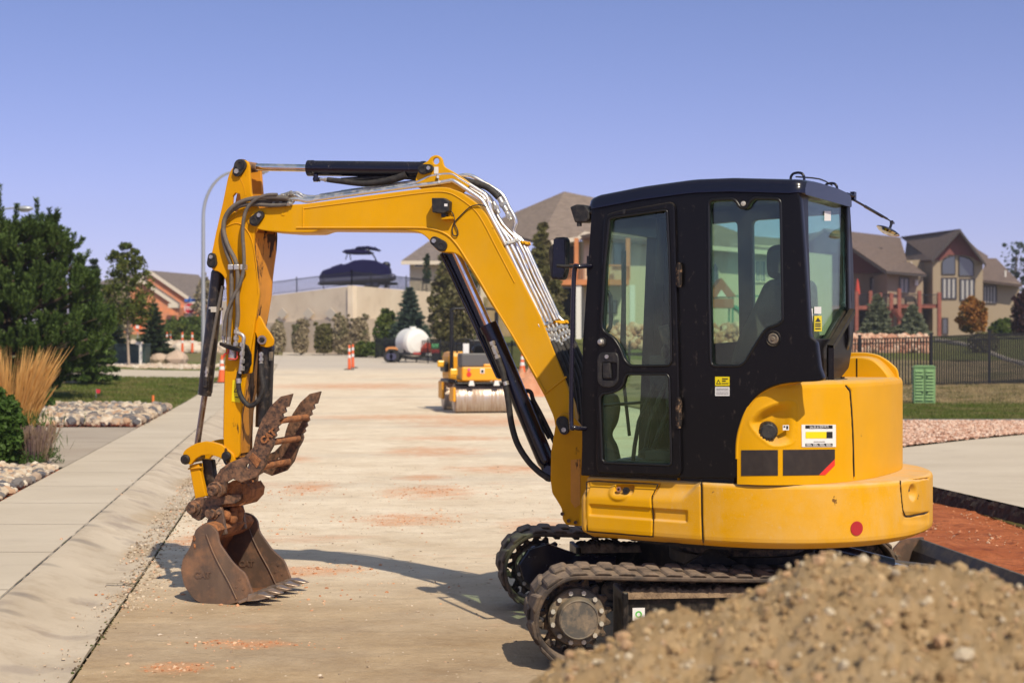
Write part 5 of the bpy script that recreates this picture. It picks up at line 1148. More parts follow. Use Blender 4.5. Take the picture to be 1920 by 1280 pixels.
ns, ny = len(S_), len(Yt); i = np.arange(ny-1)[:, None]*ns; j = np.arange(ns-1)[None]; Fq = np.stack([i+j, i+j+1, i+ns+j+1, i+ns+j], -1).reshape(-1, 4)
g = npmesh('ground', np.stack([XX, YY, ZZ], -1).reshape(-1, 3), Fq, M['field'], None, True); tag(g, kind='structure')
sheet('road', -1.13, 5.2, -3, 104, .35, .35, 0, M['road'])
sheet('road_shoulder', 7.44, 8.55, -3, 13.0, .3, .35, 0, M['concrete'])
sheet('road_far_lane', 5.2, 8.55, 20, 104, .4, .6, .0, M['road'])
sheet('cross_road', -46, -1.13, 76, 97, 1.5, .6, -.11, M['road'], hf=lambda s, y: np.interp(s, [-3.0,-1.9], [0,.12]))
def curbprof(s, y): t = np.clip((-s-1.35)/.47, 0, 1); wob = 0; return .12*t*t*(3-2*t)*(s > -1.829)-.012*np.exp(-((s+1.28)/.12)**2)
sheet('curb', -1.8295, -1.15, -3, 75.9, .035, .1, .002, M['gutter'], hf=curbprof)
sheet('sidewalk', -2.95, -1.8335, -3, 75.9, .28, .5, .0, M['concrete'])
mb = MB()
ys = np.concatenate([np.arange(2, 30, .22), np.arange(30, 76, 1.2)])
def ribbon(s0, w, dz, jit, mb, ys=ys):
    prev = None
    for y in ys:
        ww = w*(1+random.uniform(-jit, jit)*1.0); c = s0+random.uniform(-1, 1)*w*jit*.5; z = h1(s0-.15*y, y)+dz
        a = Vector((c-ww-.15*y, y, z)); b = Vector((c+ww-.15*y, y, z))
        if prev: mb.add([prev[0], prev[1], b, a], [(0,1,2,3)])
        prev = (a, b)
ribbon(-1.14, .0045, .012, .95, mb, ys=np.arange(4, 17, .09)); j1 = mb.build('pavement_joint', M['joint']); tag(j1, kind='structure')
mb = MB(); ribbon(-1.837, .0035, .009, .8, mb, ys=np.arange(4, 30, .12)); tag(mb.build('pavement_joint', M['joint']), kind='structure')
mb = MB()
for y in np.arange(6.9, 70, 3.05):
    z = h1(-1.5-.15*y, y); mb.add([(-1.35-.15*y, y, z+.006), (-1.14-.15*y, y+.0, z+.006), (-1.14-.15*y, y+.025, z+.006), (-1.35-.15*y, y+.025, z+.006)], [(0,1,2,3)])
    mb.add([(-2.94-.15*y, y+.9, z+.131-.12*(z*0)), (-1.85-.15*y, y+.9, z+.131), (-1.85-.15*y, y+.918, z+.131), (-2.94-.15*y, y+.918, z+.131)], [(0,1,2,3)]) if False else None
tag(mb.build('pavement_joint', M['joint']), kind='structure')
# driveways, lawns, beds on the left
M['drive'] = groundmat('driveway_concrete', (.36,.30,.245), (.45,.385,.315), .8, (.45,1,1), c2=(.27,.22,.18), s2=1.8, amt2=.45, lo2=.5, hi2=.72, bump=(60,.2,.004))
sheet('driveway', -16, -2.96, 17.9, 26.2, .6, .5, .0, M['drive'])
sheet('driveway', -26, -2.96, 54, 62.5, 1., .6, .0, M['concrete'])
mb = MB()
for y in np.arange(4.2, 60, 1.62):
    a, b = Vector((-2.94-.15*y, y, h1(-2.94-.15*y, y)+.003)), Vector((-1.85-.15*y, y, h1(-1.85-.15*y, y)+.003)); w = Vector((0, .006, 0)); mb.add([a-w, b-w, b+w, a+w], [(0,1,2,3)])
y = 22.4; mb.add([(-14, y-.01, h1(-14, y)+.004), (-2.96-.15*y, y-.01, h1(-2.96-.15*y, y)+.004), (-2.96-.15*y, y+.015, h1(-2.96-.15*y, y)+.004), (-14, y+.015, h1(-14, y)+.004)], [(0,1,2,3)])
tag(mb.build('pavement_joint', mat('slab_joint', (.38,.315,.25), .95)), kind='structure')
sheet('lawn', -30, -2.96, 33, 54, .6, .5, .0, M['lawn'], amp=.015)
sheet('lawn', -30, -2.96, 62.5, 76, .6, .6, .0, M['lawn'], amp=.015)
sheet('planting_bed', -16, -2.96, 26.2, 33, .6, .5, -.02, M['red_earth'])
sheet('planting_bed', -16, -2.96, 2, 17.9, .6, .5, -.03, M['red_earth'])
# right-hand side
pass
sheet('road_shoulder', 8.55, 40, -3, 13.0, .9, .9, .0, M['concrete'])
M['edging'] = mat('steel_edging', (.13,.12,.12), .5)
def gb(s): return 22.6+.0*s+np.where(s > 9, (s-9)*.30, 0)     # near edge of the gravel strip
def fan(name, f0, f1, s0, s1, ns_, nt_, dz, m, amp=0.):
    S = np.linspace(s0, s1, ns_); T = np.linspace(0, 1, nt_); SS, TT = np.meshgrid(S, T); YY = f0(SS)*(1-TT)+f1(SS)*TT; XX = SS-.15*YY; Z = Hgt(XX, YY)+dz
    if amp: Z = Z+RNG.normal(0, amp, Z.shape)
    i = np.arange(nt_-1)[:, None]*ns_; j = np.arange(ns_-1)[None]; Fq = np.stack([i+j, i+j+1, i+ns_+j+1, i+ns_+j], -1).reshape(-1, 4)
    o = npmesh(name, np.stack([XX, YY, Z], -1).reshape(-1, 3), Fq, m, None, True); tag(o, kind='structure' if name != 'gravel' else 'stuff'); return o
c1 = lambda s: 22.6+np.clip(s-9.5, 0, 30)*.75
c2 = lambda s: 28.5+0*s
fan('driveway', lambda s: 13.0+0*s, lambda s: np.minimum(c1(s), 28.55), 7.44, 40, 60, 30, .0, M['concrete'])
gv = fan('gravel', c1, c2, 8.6, 17.2, 200, 60, .025, M['pink_gravel'], amp=.012)
fan('lawn', c2, lambda s: 35.6+0*s, 8.6, 60, 120, 30, .02, M['lawn'], amp=.012)
fan('dry_lawn', lambda s: 35.6+0*s, lambda s: 64+0*s, 8.6, 80, 120, 40, .02, M['drylawn'], amp=.02)
fan('lawn', lambda s: 64+0*s, lambda s: 100+0*s, 8.6, 80, 90, 60, .03, M['lawn'], amp=.02)
mb = MB(); mb.tube([(s-.15*float(c2(s)), float(c2(s)), h1(s-.15*float(c2(s)), float(c2(s)))+.04) for s in np.arange(9, 19, .4)], .03, 6, 1); tag(mb.build('garden_edging', M['edging']), 'dark edging strip between the pink gravel and the lawn', 'edging')
# trench with red earth and its cut edges
def trf(s, y): return .02*np.sin(s*5+y*.8)+.02*np.sin(y*2.1)
sheet('trench_floor', 5.2, 7.44, 2, 19.98, .12, .14, -.165, M['red_earth'], hf=trf, amp=.011)
for (s0, sg, nm) in [(7.44, 1, 'trench_edge'), (5.2, -1, 'trench_edge')]:
    V = []; ys2 = np.arange(2, 20.01, .06); rr = np.random.default_rng(4)
    for y in ys2:
        z = h1(s0-.15*y, y)
        for k, zz in enumerate((.0015, -.05, -.10, -.165)):
            jx = rr.normal(0, .012); V.append((s0-.15*y-sg*(.01+k*.012+abs(jx)), y, z+zz-(abs(rr.normal(0,.012)) if k == 0 else 0)))
    n_ = len(ys2); Fq = np.array([(i*4+k, (i+1)*4+k, (i+1)*4+k+1, i*4+k+1) for i in range(n_-1) for k in range(3)])
    o = npmesh(nm, V, Fq, M['tar'], None, False); tag(o, kind='structure')
mb = MB(); mb.add([(5.2-3, 20, -.001), (7.44-3, 20, -.001), (7.44-3, 19.96, -.17), (5.2-3, 19.96, -.17)], [(0,1,2,3)]); tag(mb.build('trench_edge', M['tar']), kind='structure')

# ------------------------------------------------------------------ scattered stone
def ico():
    bm = bmesh.new(); bmesh.ops.create_icosphere(bm, subdivisions=2, radius=1.0); V = np.array([v.co[:] for v in bm.verts]); Fq = np.array([[v.index for v in f.verts] for f in bm.faces]); bm.free(); return V, Fq
ICO2 = ico()
def ico1():
    bm = bmesh.new(); bmesh.ops.create_icosphere(bm, subdivisions=1, radius=1.0); V = np.array([v.co[:] for v in bm.verts]); Fq = np.array([[v.index for v in f.verts] for f in bm.faces]); bm.free(); return V, Fq
ICO1 = ico1()
def stones(name, P, Rr, m, base=ICO1, rough=.18, flatz=.65, smooth=False, kind='stuff', sink=.35, seed=1):
    rr = np.random.default_rng(seed); BV, BF = base; n = len(P); P = np.asarray(P, float); Rr = np.asarray(Rr, float)
    ang = rr.random((n, 1))*6.283; sc = np.stack([rr.uniform(.75,1.35,n), rr.uniform(.7,1.2,n), rr.uniform(flatz*.8,flatz*1.2,n)], 1)
    V = BV[None]*(1+rr.normal(0, rough, (n, len(BV), 1)))*sc[:, None]*Rr[:, None, None]
    c, s_ = np.cos(ang), np.sin(ang); x = V[..., 0]*c-V[..., 1]*s_; y = V[..., 0]*s_+V[..., 1]*c; V = np.stack([x, y, V[..., 2]], -1)
    V += P[:, None]; V[..., 2] += (Rr*flatz*(1-sink))[:, None]*.6
    Fq = BF[None]+(np.arange(n)*len(BV))[:, None, None]; o = npmesh(name, V.reshape(-1, 3), Fq.reshape(-1, 3), m, None, smooth); tag(o, kind=kind); return o
def islandmat(name, cols, rough=.8, bump=None):
    m, t, p = newmat(name); p.inputs['Roughness'].default_value = rough; p.inputs['Specular IOR Level'].default_value = .25
    g = t.nodes.new('ShaderNodeNewGeometry'); r = t.nodes.new('ShaderNodeValToRGB'); r.color_ramp.interpolation = 'CONSTANT'
    els = r.color_ramp.elements; els[0].position = 0; els[0].color = (*cols[0], 1); els[1].position = 1/len(cols); els[1].color = (*cols[1], 1)
    for i in range(2, len(cols)): e = els.new(i/len(cols)); e.color = (*cols[i], 1)
    t.links.new(g.outputs['Random Per Island'], r.inputs[0]); cur = _mix(t, _math(t, 'MULTIPLY', _ramp(t, _noise(t, 25, 6, .7), .4, .7), .2), r.outputs[0], (.28,.195,.11)); t.links.new(cur, p.inputs['Base Color'])
    if bump: _bump(t, p, _noise(t, bump[0], 6, .7), bump[1], bump[2])
    return m
M['river'] = islandmat('river_rock', [(.50,.41,.31),(.22,.18,.155),(.60,.51,.40),(.38,.29,.22),(.11,.11,.125),(.48,.31,.20),(.66,.58,.47),(.16,.15,.15),(.55,.43,.31),(.30,.27,.25)])
M['limestone'] = islandmat('pale_boulder', [(.60,.50,.40),(.50,.40,.31),(.66,.57,.47),(.55,.42,.33)], bump=(6,.8,.05))
M['redrock'] = islandmat('red_sandstone', [(.55,.30,.20),(.62,.40,.28),(.45,.22,.14),(.66,.48,.36)], bump=(6,.8,.05))
M['crumb_o'] = islandmat('clay_crumbs', [(.55,.24,.12),(.62,.32,.18),(.45,.19,.09),(.66,.45,.30)])
M['crumb'] = islandmat('gravel_crumbs', [(.52,.42,.31),(.66,.56,.45),(.36,.28,.2),(.58,.36,.24),(.25,.19,.14),(.48,.38,.28)])
rr = np.random.default_rng(21)
def bed(n, s0, s1, y0, y1, rmin, rmax, name, m, seed, cond=None, **kw):
    s = rr.uniform(s0, s1, n); y = rr.uniform(y0, y1, n); 
    if cond is not None: k = cond(s, y); s, y = s[k], y[k]
    x = s-.15*y; P = np.stack([x, y, Hgt(x, y)-.01], 1); return stones(name, P, rr.uniform(rmin, rmax, len(P)), m, seed=seed, **kw)
bed(8000, -11, -2.99, 26.4, 33.2, .035, .115, 'river_rocks', M['river'], 3, base=ICO2, rough=.13, smooth=False, flatz=.85, sink=-.9)
for (px_, Y_, r_) in [(85,30.5,.30),(118,28.5,.22),(150,31,.2),(64,28,.2),(216,29.5,.2)]:
    pass
bed(9000, -8.5, -2.99, 10.5, 17.7, .022, .065, 'river_rocks', M['river'], 4, base=ICO2, rough=.11, smooth=False, flatz=.8, sink=-.5)
# grit on the road and gutter
def patch(cx, cy, sx, sy, n, r0, r1, m, seed, name='clay_crumbs'):
    q = np.random.default_rng(seed); x = q.normal(cx, sx, n); y = q.normal(cy, sy, n); P = np.stack([x, y, Hgt(x, y)-.002], 1); return stones(name, P, q.uniform(r0, r1, n)*q.random(n)**1.2+.002, m, seed=seed, rough=.25)
allP, allR = [], []
for (cx, cy, sx, sy, n) in [(-.92,16.1,.30,.42,700),(-1.0,13.6,.36,.3,600),(-1.55,10.6,.32,.12,500),(-1.5,8.0,.22,.06,260),(-1.78,7.4,.12,.06,200),(-2.45,16.2,.25,.5,420),(-2.5,12.5,.3,.5,380),(-2.1,9.6,.35,.5,220),(-1.3,9.6,.5,.4,200)]:
    x = rr.normal(cx, sx, n); y = rr.normal(cy, sy, n); allP.append(np.stack([x, y, Hgt(x, y)-.002], 1)); allR.append(rr.uniform(.002,.015, n)*rr.random(n)**2+.0018)
stones('clay_crumbs', np.concatenate(allP), np.concatenate(allR), M['crumb_o'], seed=8, rough=.25)
n = 9000; y = 5.5+rr.random(n)**1.4*14; s = rr.uniform(-1.75, 5.1, n); x = s-.15*y; stones('loose_gravel', np.stack([x, y, Hgt(x, y)-.002], 1), rr.uniform(.0025,.012,n)*rr.random(n)**2+.0018, M['crumb'], seed=9, rough=.25)
allP, allR = [], []
for k in range(4200):
    y = rr.uniform(9, 22); s = rr.normal(-1.30+.0*y, .24) if y > 11 else rr.normal(-1.1, .08); x = s-.15*y; allP.append((x, y, h1(x, y)-.002)); allR.append(rr.random()**2*.013+.002)
stones('gutter_dirt', np.array(allP), np.array(allR), M['crumb'], seed=10, rough=.25)
n = 1100; y = 4+rr.random(n)**1.5*13; s = -1.14+rr.normal(0,.022,n)*(1+.0*y); k = np.sin(y*7)+np.sin(y*3.1+1)+rr.normal(0,.8,n) > .2; y, s = y[k], s[k]; x = s-.15*y; stones('joint_dirt', np.stack([x, y, Hgt(x, y)], 1), rr.uniform(.002,.010,len(x)), islandmat('joint_bits', [(.12,.08,.05),(.22,.16,.10),(.09,.11,.035),(.30,.22,.14),(.10,.07,.045)]), seed=15, rough=.25)
n = 3600; y = rr.uniform(4, 19.8, n); s = rr.uniform(5.3, 7.35, n); x = s-.15*y; stones('trench_crumbs', np.stack([x, y, np.full(n, -.17)], 1), rr.uniform(.004,.02,n)*rr.random(n)**1.5+.003, M['crumb_o'], seed=12, rough=.25)
n = 9000; s = rr.uniform(8.7, 16.5, n); t_ = rr.random(n); y = c1(s)*(1-t_)+c2(s)*t_; x = s-.15*y; stones('gravel_stones', np.stack([x, y, Hgt(x, y)+.03], 1), rr.uniform(.015,.035,n), islandmat('pink_stones', [(.55,.33,.24),(.68,.45,.34),(.42,.22,.15),(.75,.58,.47)]), seed=13, rough=.15)
# foreground dirt pile
def dirtpile():
    xs = np.arange(-.3, 2.7, .0105); ys_ = np.arange(1.4, 4.9, .0125); XX, YY = np.meshgrid(xs, ys_)
    sil = [(-400,1620),(940,1330),(985,1280),(1050,1236),(1130,1200),(1190,1166),(1243,1140),(1307,1130),(1340,1110),(1404,1106),(1450,1090),(1482,1068),(1545,1056),(1617,1042),(1670,1052),(1723,1044),(1789,1056),(1839,1050),(1867,1066),(1920,1074),(2100,1100),(2600,1150)]
    YC = 3.0; cx = np.array([(p[0]-960)/F*YC for p in sil]); cz = np.array([CAMZ-(p[1]-640)/F*YC for p in sil])
    zc = np.interp(xs, cx, cz)[None]-.040; d = YY-YC
    Z = zc-np.where(d > 0, .62*np.maximum(d-.08, 0), .40*np.maximum(-d-.1, 0))-.10*np.maximum(0, -d-1.3)**2
    from mathutils import noise as mn
    nz = np.zeros_like(Z)
    for (sc, am) in ((2.2,.055),(6.,.030),(15.,.020),(38.,.016)):
        g = np.array([[mn.noise(Vector((float(x)*sc, float(y)*sc, sc*3.1))) for x in xs[::1]] for y in ys_[::1]]) if sc < 20 else rr.normal(0, .45, Z.shape)
        nz += g*am
    Z = np.maximum(Z+nz, -.05); ny, nx = Z.shape
    i = np.arange(ny-1)[:, None]*nx; j = np.arange(nx-1)[None]; Fq = np.stack([i+j, i+j+1, i+nx+j+1, i+nx+j], -1).reshape(-1, 4)
    V = np.stack([XX, YY, Z], -1).reshape(-1, 3)
    m, t, p = newmat('pile_soil'); p.inputs['Roughness'].default_value = .97; p.inputs['Specular IOR Level'].default_value = .15
    cur = _mix(t, _ramp(t, _noise(t, 3., 8, .65), .3, .7), (.54,.36,.185), (.76,.55,.32)); cur = _mix(t, _math(t, 'MULTIPLY', _ramp(t, _noise(t, 24, 5, .7), .56, .66), .7), cur, (.60,.47,.34)); cur = _mix(t, _math(t, 'MULTIPLY', _ramp(t, _noise(t, 9, 8, .7), .60, .70), .5), cur, (.19,.125,.075)); t.links.new(cur, p.inputs['Base Color']); _bump(t, p, _noise(t, 70, 8, .8), 1., .016)
    o = npmesh('dirt_pile', V, Fq, m, None, True)
    q = np.random.default_rng(31); n = 26000; xi = q.integers(20, nx-5, n); yi = q.integers(10, ny-60, n); P = np.stack([xs[xi], ys_[yi], Z[yi, xi]], 1); Rr = .0020+.004*q.random(n)+.007*q.random(n)**6+.014*q.random(n)**40
    P = P[P[:, 2] > .02]; Rr = Rr[:len(P)]
    ms = islandmat('clods', [(.60,.40,.20),(.70,.50,.28),(.46,.30,.15),(.86,.72,.52),(.64,.44,.23),(.52,.35,.18),(.70,.45,.26),(.60,.41,.22)], bump=(70,.9,.02))
    c = stones('clods', P, Rr, ms, base=ICO1, rough=.16, flatz=.9, smooth=False, sink=.6, kind='stuff', seed=33); 
    c.parent = o; c['kind'] = 'stuff'
    tag(o, 'tan heap of loose soil and stones in the near right corner', 'dirt pile')
dirtpile()
# ================================================================== PLANTS
def leafmat(name, c0, c1, c2=None, rough=.55, trans=.25):
    m, t, p = newmat(name); p.inputs['Roughness'].default_value = rough; p.inputs['Specular IOR Level'].default_value = .2
    g = t.nodes.new('ShaderNodeNewGeometry'); cur = _mix(t, g.outputs['Random Per Island'], c0, c1)
    if c2: cur = _mix(t, _ramp(t, _noise(t, 1.1, 4, .6), .48, .62), cur, c2)
    t.links.new(cur, p.inputs['Base Color'])
    out = t.nodes['Material Output']; tl = t.nodes.new('ShaderNodeBsdfTranslucent'); t.links.new(cur, tl.inputs[0]); mx = t.nodes.new('ShaderNodeMixShader'); mx.inputs[0].default_value = trans
    t.links.new(p.outputs[0], mx.inputs[1]); t.links.new(tl.outputs[0], mx.inputs[2]); t.links.new(mx.outputs[0], out.inputs[0]); return m
M['bark'] = mat('bark', (.12,.085,.06), .95, var=.3, bump=(12,.8,.03))
M['bark_pale'] = mat('pale_bark', (.42,.33,.26), .9, var=.2)
PINE = leafmat('pine_needles', (.045,.085,.016), (.125,.185,.045), (.045,.080,.016), trans=.15)
PINE_TIP = leafmat('pine_candles', (.07,.11,.05), (.10,.14,.07), trans=.15)
SPRUCE = leafmat('spruce_needles', (.045,.075,.055), (.085,.12,.09), trans=.1)
DARKSPR = leafmat('dark_spruce_needles', (.030,.048,.022), (.055,.080,.035), trans=.1)
GREEN = leafmat('green_leaves', (.05,.085,.015), (.11,.15,.03), (.13,.16,.03))
OLIVE = leafmat('olive_leaves', (.115,.115,.040), (.20,.185,.07), (.15,.125,.06))
DRY = leafmat('dry_shrub_leaves', (.32,.265,.17), (.46,.38,.25), (.20,.20,.10))
GREY = leafmat('grey_leaves', (.15,.17,.11), (.25,.27,.18))
ORNG = leafmat('autumn_leaves', (.30,.12,.025), (.42,.20,.05), (.12,.12,.03))
DKRED = leafmat('dark_red_leaves', (.05,.025,.028), (.09,.04,.04))
STRAW = leafmat('straw', (.58,.32,.10), (.74,.46,.17), trans=.35)
OLIVE2 = leafmat('yellow_green_leaves', (.075,.095,.012), (.15,.165,.03), (.06,.09,.015))
BUSH = leafmat('bush_leaves', (.04,.085,.014), (.085,.15,.03))
def quads(C, U, W, a, b):
    """n quads centred C with half axes U*a, W*b"""
    a = np.asarray(a)[:, None]; b = np.asarray(b)[:, None]; return np.stack([C-U*a-W*b*.35, C-W*b, C+U*a, C+W*b], 1)
def unit(n, rr): v = rr.normal(0, 1, (n, 3)); return v/np.linalg.norm(v, axis=1)[:, None]
def perp(u, rr): w = np.cross(u, unit(len(u), rr)); return w/(np.linalg.norm(w, axis=1)[:, None]+1e-9)
def leaves(name, C, size, m, parent, rr, asp=.45, outw=None, jit=.4):
    n = len(C); U = unit(n, rr)
    if outw is not None: U = U*.8+outw; U /= np.linalg.norm(U, axis=1)[:, None]
    W = perp(U, rr); s = size*(1+rr.uniform(-jit, jit, n)); Q = quads(C, U, W, s, s*asp); return npmesh(name, Q.reshape(-1, 3), np.arange(n*4).reshape(n, 4), m, parent)
def clump_cloud(rr, clumps, per, fill=.5):
    """clumps: (x,y,z,r). points concentrated in the outer shell of each clump"""
    C = np.repeat(clumps, per, 0); n = len(C); d = unit(n, rr); r = C[:, 3]*(fill+(1-fill)*rr.random(n))**.7*(1+.25*rr.normal(0, 1, n)*.5); return C[:, :3]+d*r[:, None]*np.array([1,1,.85]), d
def branchy(mb, base, top, r0, clumps, rr, nb=14, r1=.3):
    base, top = Vector(base), Vector(top); mid = base.lerp(top, .5)+Vector((rr.normal(0, .02), rr.normal(0, .02), 0))*(top-base).length; mb.tube([base, mid, top], [r0, r0*r1], 8, 4)
    idx = rr.permutation(len(clumps))[:nb]
    for i in idx:
        c = Vector(clumps[i][:3]); t = max(.15, min(.95, (c.z-base.z)/(top.z-base.z)*.75)); a = base.lerp(top, t); mb.tube([a, a.lerp(c, .5)+Vector((0,0,.04*(c-a).length)), c], [r0*.38, r0*.10], 5, 3)
def tree(name, label, cat, base, h, w, crown0, m, seed, nclump=26, per=150, leaf=.09, trunk=.09, shape='round', bark=None, group=None, lean=0., fill=.5):
    rr = np.random.default_rng(seed); t = thing(name, label, cat, base, group); b = Vector(base); cl = []
    nclump = int(nclump*2.6); per = max(20, int(per/1.7))
    for k in range(nclump):
        u = rr.random(); z = crown0+(h-crown0)*u
        if shape == 'round': R_ = w*math.sqrt(max(.05, 1-((u-.45)/.58)**2))
        elif shape == 'cone': R_ = w*(1-u)**.8+.04*w
        elif shape == 'vase': R_ = w*(.45+.55*math.sin(min(1, u*1.1)*2.2))
        else: R_ = w*(1-.35*u)
        a = rr.random()*6.283; q = R_*math.sqrt(rr.random())*.95; cr = (.10+.17*rr.random()**1.5)*w*(1.15-.5*u)+.02*h*.3; cl.append((b.x+math.cos(a)*q+lean*u, b.y+math.sin(a)*q, b.z+min(z, h-cr*.5), cr))
    cl = np.array(cl); C, d = clump_cloud(rr, cl, int(per*2.0), fill*.3); 
    ns_ = int(len(C)*.35); u_ = rr.random(ns_); zz_ = crown0+(h*.93-crown0)*u_; Rw = w*np.sqrt(np.maximum(.04, 1-((u_-.4)/.62)**2)) if shape in ('round','vase') else w*(1-u_)**.8; a_ = rr.random(ns_)*6.283; q_ = Rw*np.sqrt(rr.random(ns_)); C = np.concatenate([C, np.stack([b.x+np.cos(a_)*q_+lean*u_, b.y+np.sin(a_)*q_, b.z+zz_], 1)]); C = C[C[:, 2] > b.z+.02*h]
    leaves('crown', C, leaf*1.05, m, t, rr, asp=.6); mb = MB(); branchy(mb, b-Vector((0,0,.1)), b+Vector((lean*.6,0,h*.8)), trunk, cl, rr); mb.build('trunk', bark or M['bark'], t); return t
def conifer(name, label, base, h, w, m, seed, per=26, whorls=16, cat='tree', trunk=.08, needle=.09, group=None, droop=.25):
    rr = np.random.default_rng(seed); t = thing(name, label, cat, base, group); b = Vector(base); mb = MB(); mb.tube([b-Vector((0,0,.1)), b+Vector((0,0,h*.97))], [trunk, trunk*.12], 7, 1); Cs = []; Us = []
    for k in range(whorls):
        u = (k+.5)/whorls; z = h*(.05+.93*u); L = w*(1-u)**.85*(1+rr.uniform(-.15,.15))+.03*w; nb = max(4, int(11*(1-u*.5)))
        for j in range(nb):
            a = 6.283*(j+rr.random()*.7)/nb; LL = L*rr.uniform(.75,1.12); st = b+Vector((0,0,z)); d = Vector((math.cos(a), math.sin(a), -droop+.5*u)); e = st+d*LL; e.z += .12*LL*1.0; mb.tube([st, st.lerp(e, .55)-Vector((0,0,.05*LL)), e], [trunk*.22, trunk*.05], 4, 2)
            n = int(2.2*per*(.4+LL/w)); f = rr.random(n)**.6; P = np.array(st)[None]+np.array(e-st)[None]*f[:, None]; spread = (.09*w+.14*LL)*(1.15-f*.6); P = P+rr.normal(0, 1, (n, 3))*spread[:, None]*np.array([.55,.55,.28]); Cs.append(P); dd = np.array(e-st)/LL; Us.append(np.repeat(dd[None], n, 0)+rr.normal(0, .55, (n, 3))+np.array([0,0,.15]))
    C = np.concatenate(Cs); U = np.concatenate(Us); U /= np.linalg.norm(U, axis=1)[:, None]; W = perp(U, rr); n = len(C); s = needle*rr.uniform(.7,1.4,n); Q = quads(C, U, W, s, s*.30)
    npmesh('crown', Q.reshape(-1, 3), np.arange(n*4).reshape(n, 4), m, t); mb.build('trunk', M['bark'], t); return t
# ---- big pine, built shoot by shoot: each shoot a bottlebrush of needles
def big_pine():
    rr = np.random.default_rng(77); b = Vector((-13.35, 37.5, h1(-13.35, 37.5))); t = thing('pine_tree', 'large dense dark green pine with upright candle shoots beside the lawn', 'tree', b); mb = MB()
    H = 5.0; mb.tube([b-Vector((0,0,.2)), b+Vector((.05,0,2.5)), b+Vector((.12,0,H*.93))], [.16,.03], 8, 4); tips = []
    prof = [(0,.9),(.35,1.9),(.9,2.55),(1.6,2.75),(2.4,2.45),(3.2,2.15),(4.0,1.75),(4.6,1.25),(5.1,.65),(5.5,.15)]
    for k in range(30):
        z = .15+(H-.5)*(k/30)**.95; Rm = np.interp(z, [p[0] for p in prof], [p[1] for p in prof])
        for j in range(int(13-z*1.1)):
            a = rr.random()*6.283; L = Rm*rr.uniform(.72,1.06); st = b+Vector((.02*z,0,z*.92)); d = Vector((math.cos(a), math.sin(a), .22)); e = st+Vector((d.x*L, d.y*L, .16*L+rr.uniform(-.1,.25)))
            mb.tube([st, st.lerp(e, .5)-Vector((0,0,.06*L)), e], [.035,.010], 4, 2); tips.append((e, d, 1.))
            for q in range(7):
                f = rr.uniform(.35,1.0); p = st.lerp(e, f); side = Vector((-d.y, d.x, 0))*rr.uniform(-1,1)+d*.5+Vector((0,0,rr.uniform(.0,.6))); tips.append((p+side*.28*rr.uniform(.4,1.1), side, .8))
    for (dx, z, s) in [(-1.1,4.35,1.2),(-.75,4.6,1.3),(-.45,4.72,1.5),(-.05,4.5,1.3),(.25,4.35,1.2),(.45,4.55,1.5),(.75,4.35,1.3),(1.0,4.1,1.2),(1.2,3.95,1.2),(-1.6,4.0,1.2),(1.5,3.6,1.3),(-.3,4.3,1.2),(.1,4.2,1.2),(1.7,3.2,1.2),(1.35,3.4,1.2),(.9,3.8,1.2),(-.6,4.2,1.2),(-.95,4.0,1.2)]:
        e = b+Vector((dx+.35, rr.uniform(-.3,.3), z)); mb.tube([b+Vector((dx*.5+.2,0,z-1.2)), e], [.03,.012], 4, 1); tips.append((e, Vector((0,0,1)), s*1.25))
    C = []; U = []
    for (e, d, s) in tips:
        ax = (Vector((d.x*.28, d.y*.28, 1.0))+Vector(rr.normal(0, .16, 3))).normalized(); L = .48*s*rr.uniform(.7,1.2); n = int(125*s); f = rr.random(n); P = np.array(e)[None]+np.array(ax)[None]*(f*L-.10)[:, None]; dr = perp(np.repeat(np.array(ax)[None], n, 0), rr); u = dr*.8+np.array(ax)[None]*.75; u /= np.linalg.norm(u, axis=1)[:, None]; C.append(P+u*.06); U.append(u)
    C = np.concatenate(C); U = np.concatenate(U); W = perp(U, rr); n = len(C); s = rr.uniform(.055,.085,n); Q = quads(C, U, W, s, np.full(n, .0135)); npmesh('crown', Q.reshape(-1, 3), np.arange(n*4).reshape(n, 4), PINE, t); mb.build('trunk', M['bark'], t)
big_pine()
def base_at(px, Y, dz=0.): p = at_depth(px, Y); p.z += dz; return p
conifer('pine_tree', 'mid green pine directly behind the big dark pine', base_at(170, 47), 3.9, .85, PINE, 5, per=60, whorls=14, needle=.10)
conifer('pine_tree', 'slim conifer with bluish tip between the large pine and the garden tree', base_at(176, 62), 4.9, .8, DARKSPR, 6, per=60, whorls=16, needle=.13)
tree('garden_tree', 'young feathery green tree with pale slender trunk in the gravel bed', 'tree', base_at(242, 66), 5.7, 1.2, 2.0, OLIVE2, 8, nclump=26, per=80, leaf=.07, trunk=.065, bark=M['bark_pale'], shape='round', fill=.25)
conifer('spruce_tree', 'small dark bluish spruce right of the pale trunked tree', base_at(288, 72), 3.1, 1.0, DARKSPR, 9, per=70, whorls=13, needle=.11)
conifer('spruce_tree', 'low grey green conifer between the big pine and the pale trunk', base_at(207, 70), 3.0, 1.1, DARKSPR, 10, per=70, whorls=13, needle=.11)
tree('shrub', 'grey brown shrub left of the brick house in the middle of the conifers', 'shrub', base_at(216, 76), 4.2, 1.0, .8, DRY, 12, nclump=20, per=90, leaf=.09, trunk=.05)
tree('shrub', 'low green shrub at the foot of the stop sign', 'shrub', base_at(352, 108), 2.3, 2.3, .2, GREEN, 13, nclump=22, per=110, leaf=.13, trunk=.05)
tree('garden_tree', 'thin reddish tree beside the brick garage behind the lamp post', 'tree', base_at(384, 112), 5.8, .9, .8, DRY, 14, nclump=16, per=70, leaf=.12, trunk=.05)
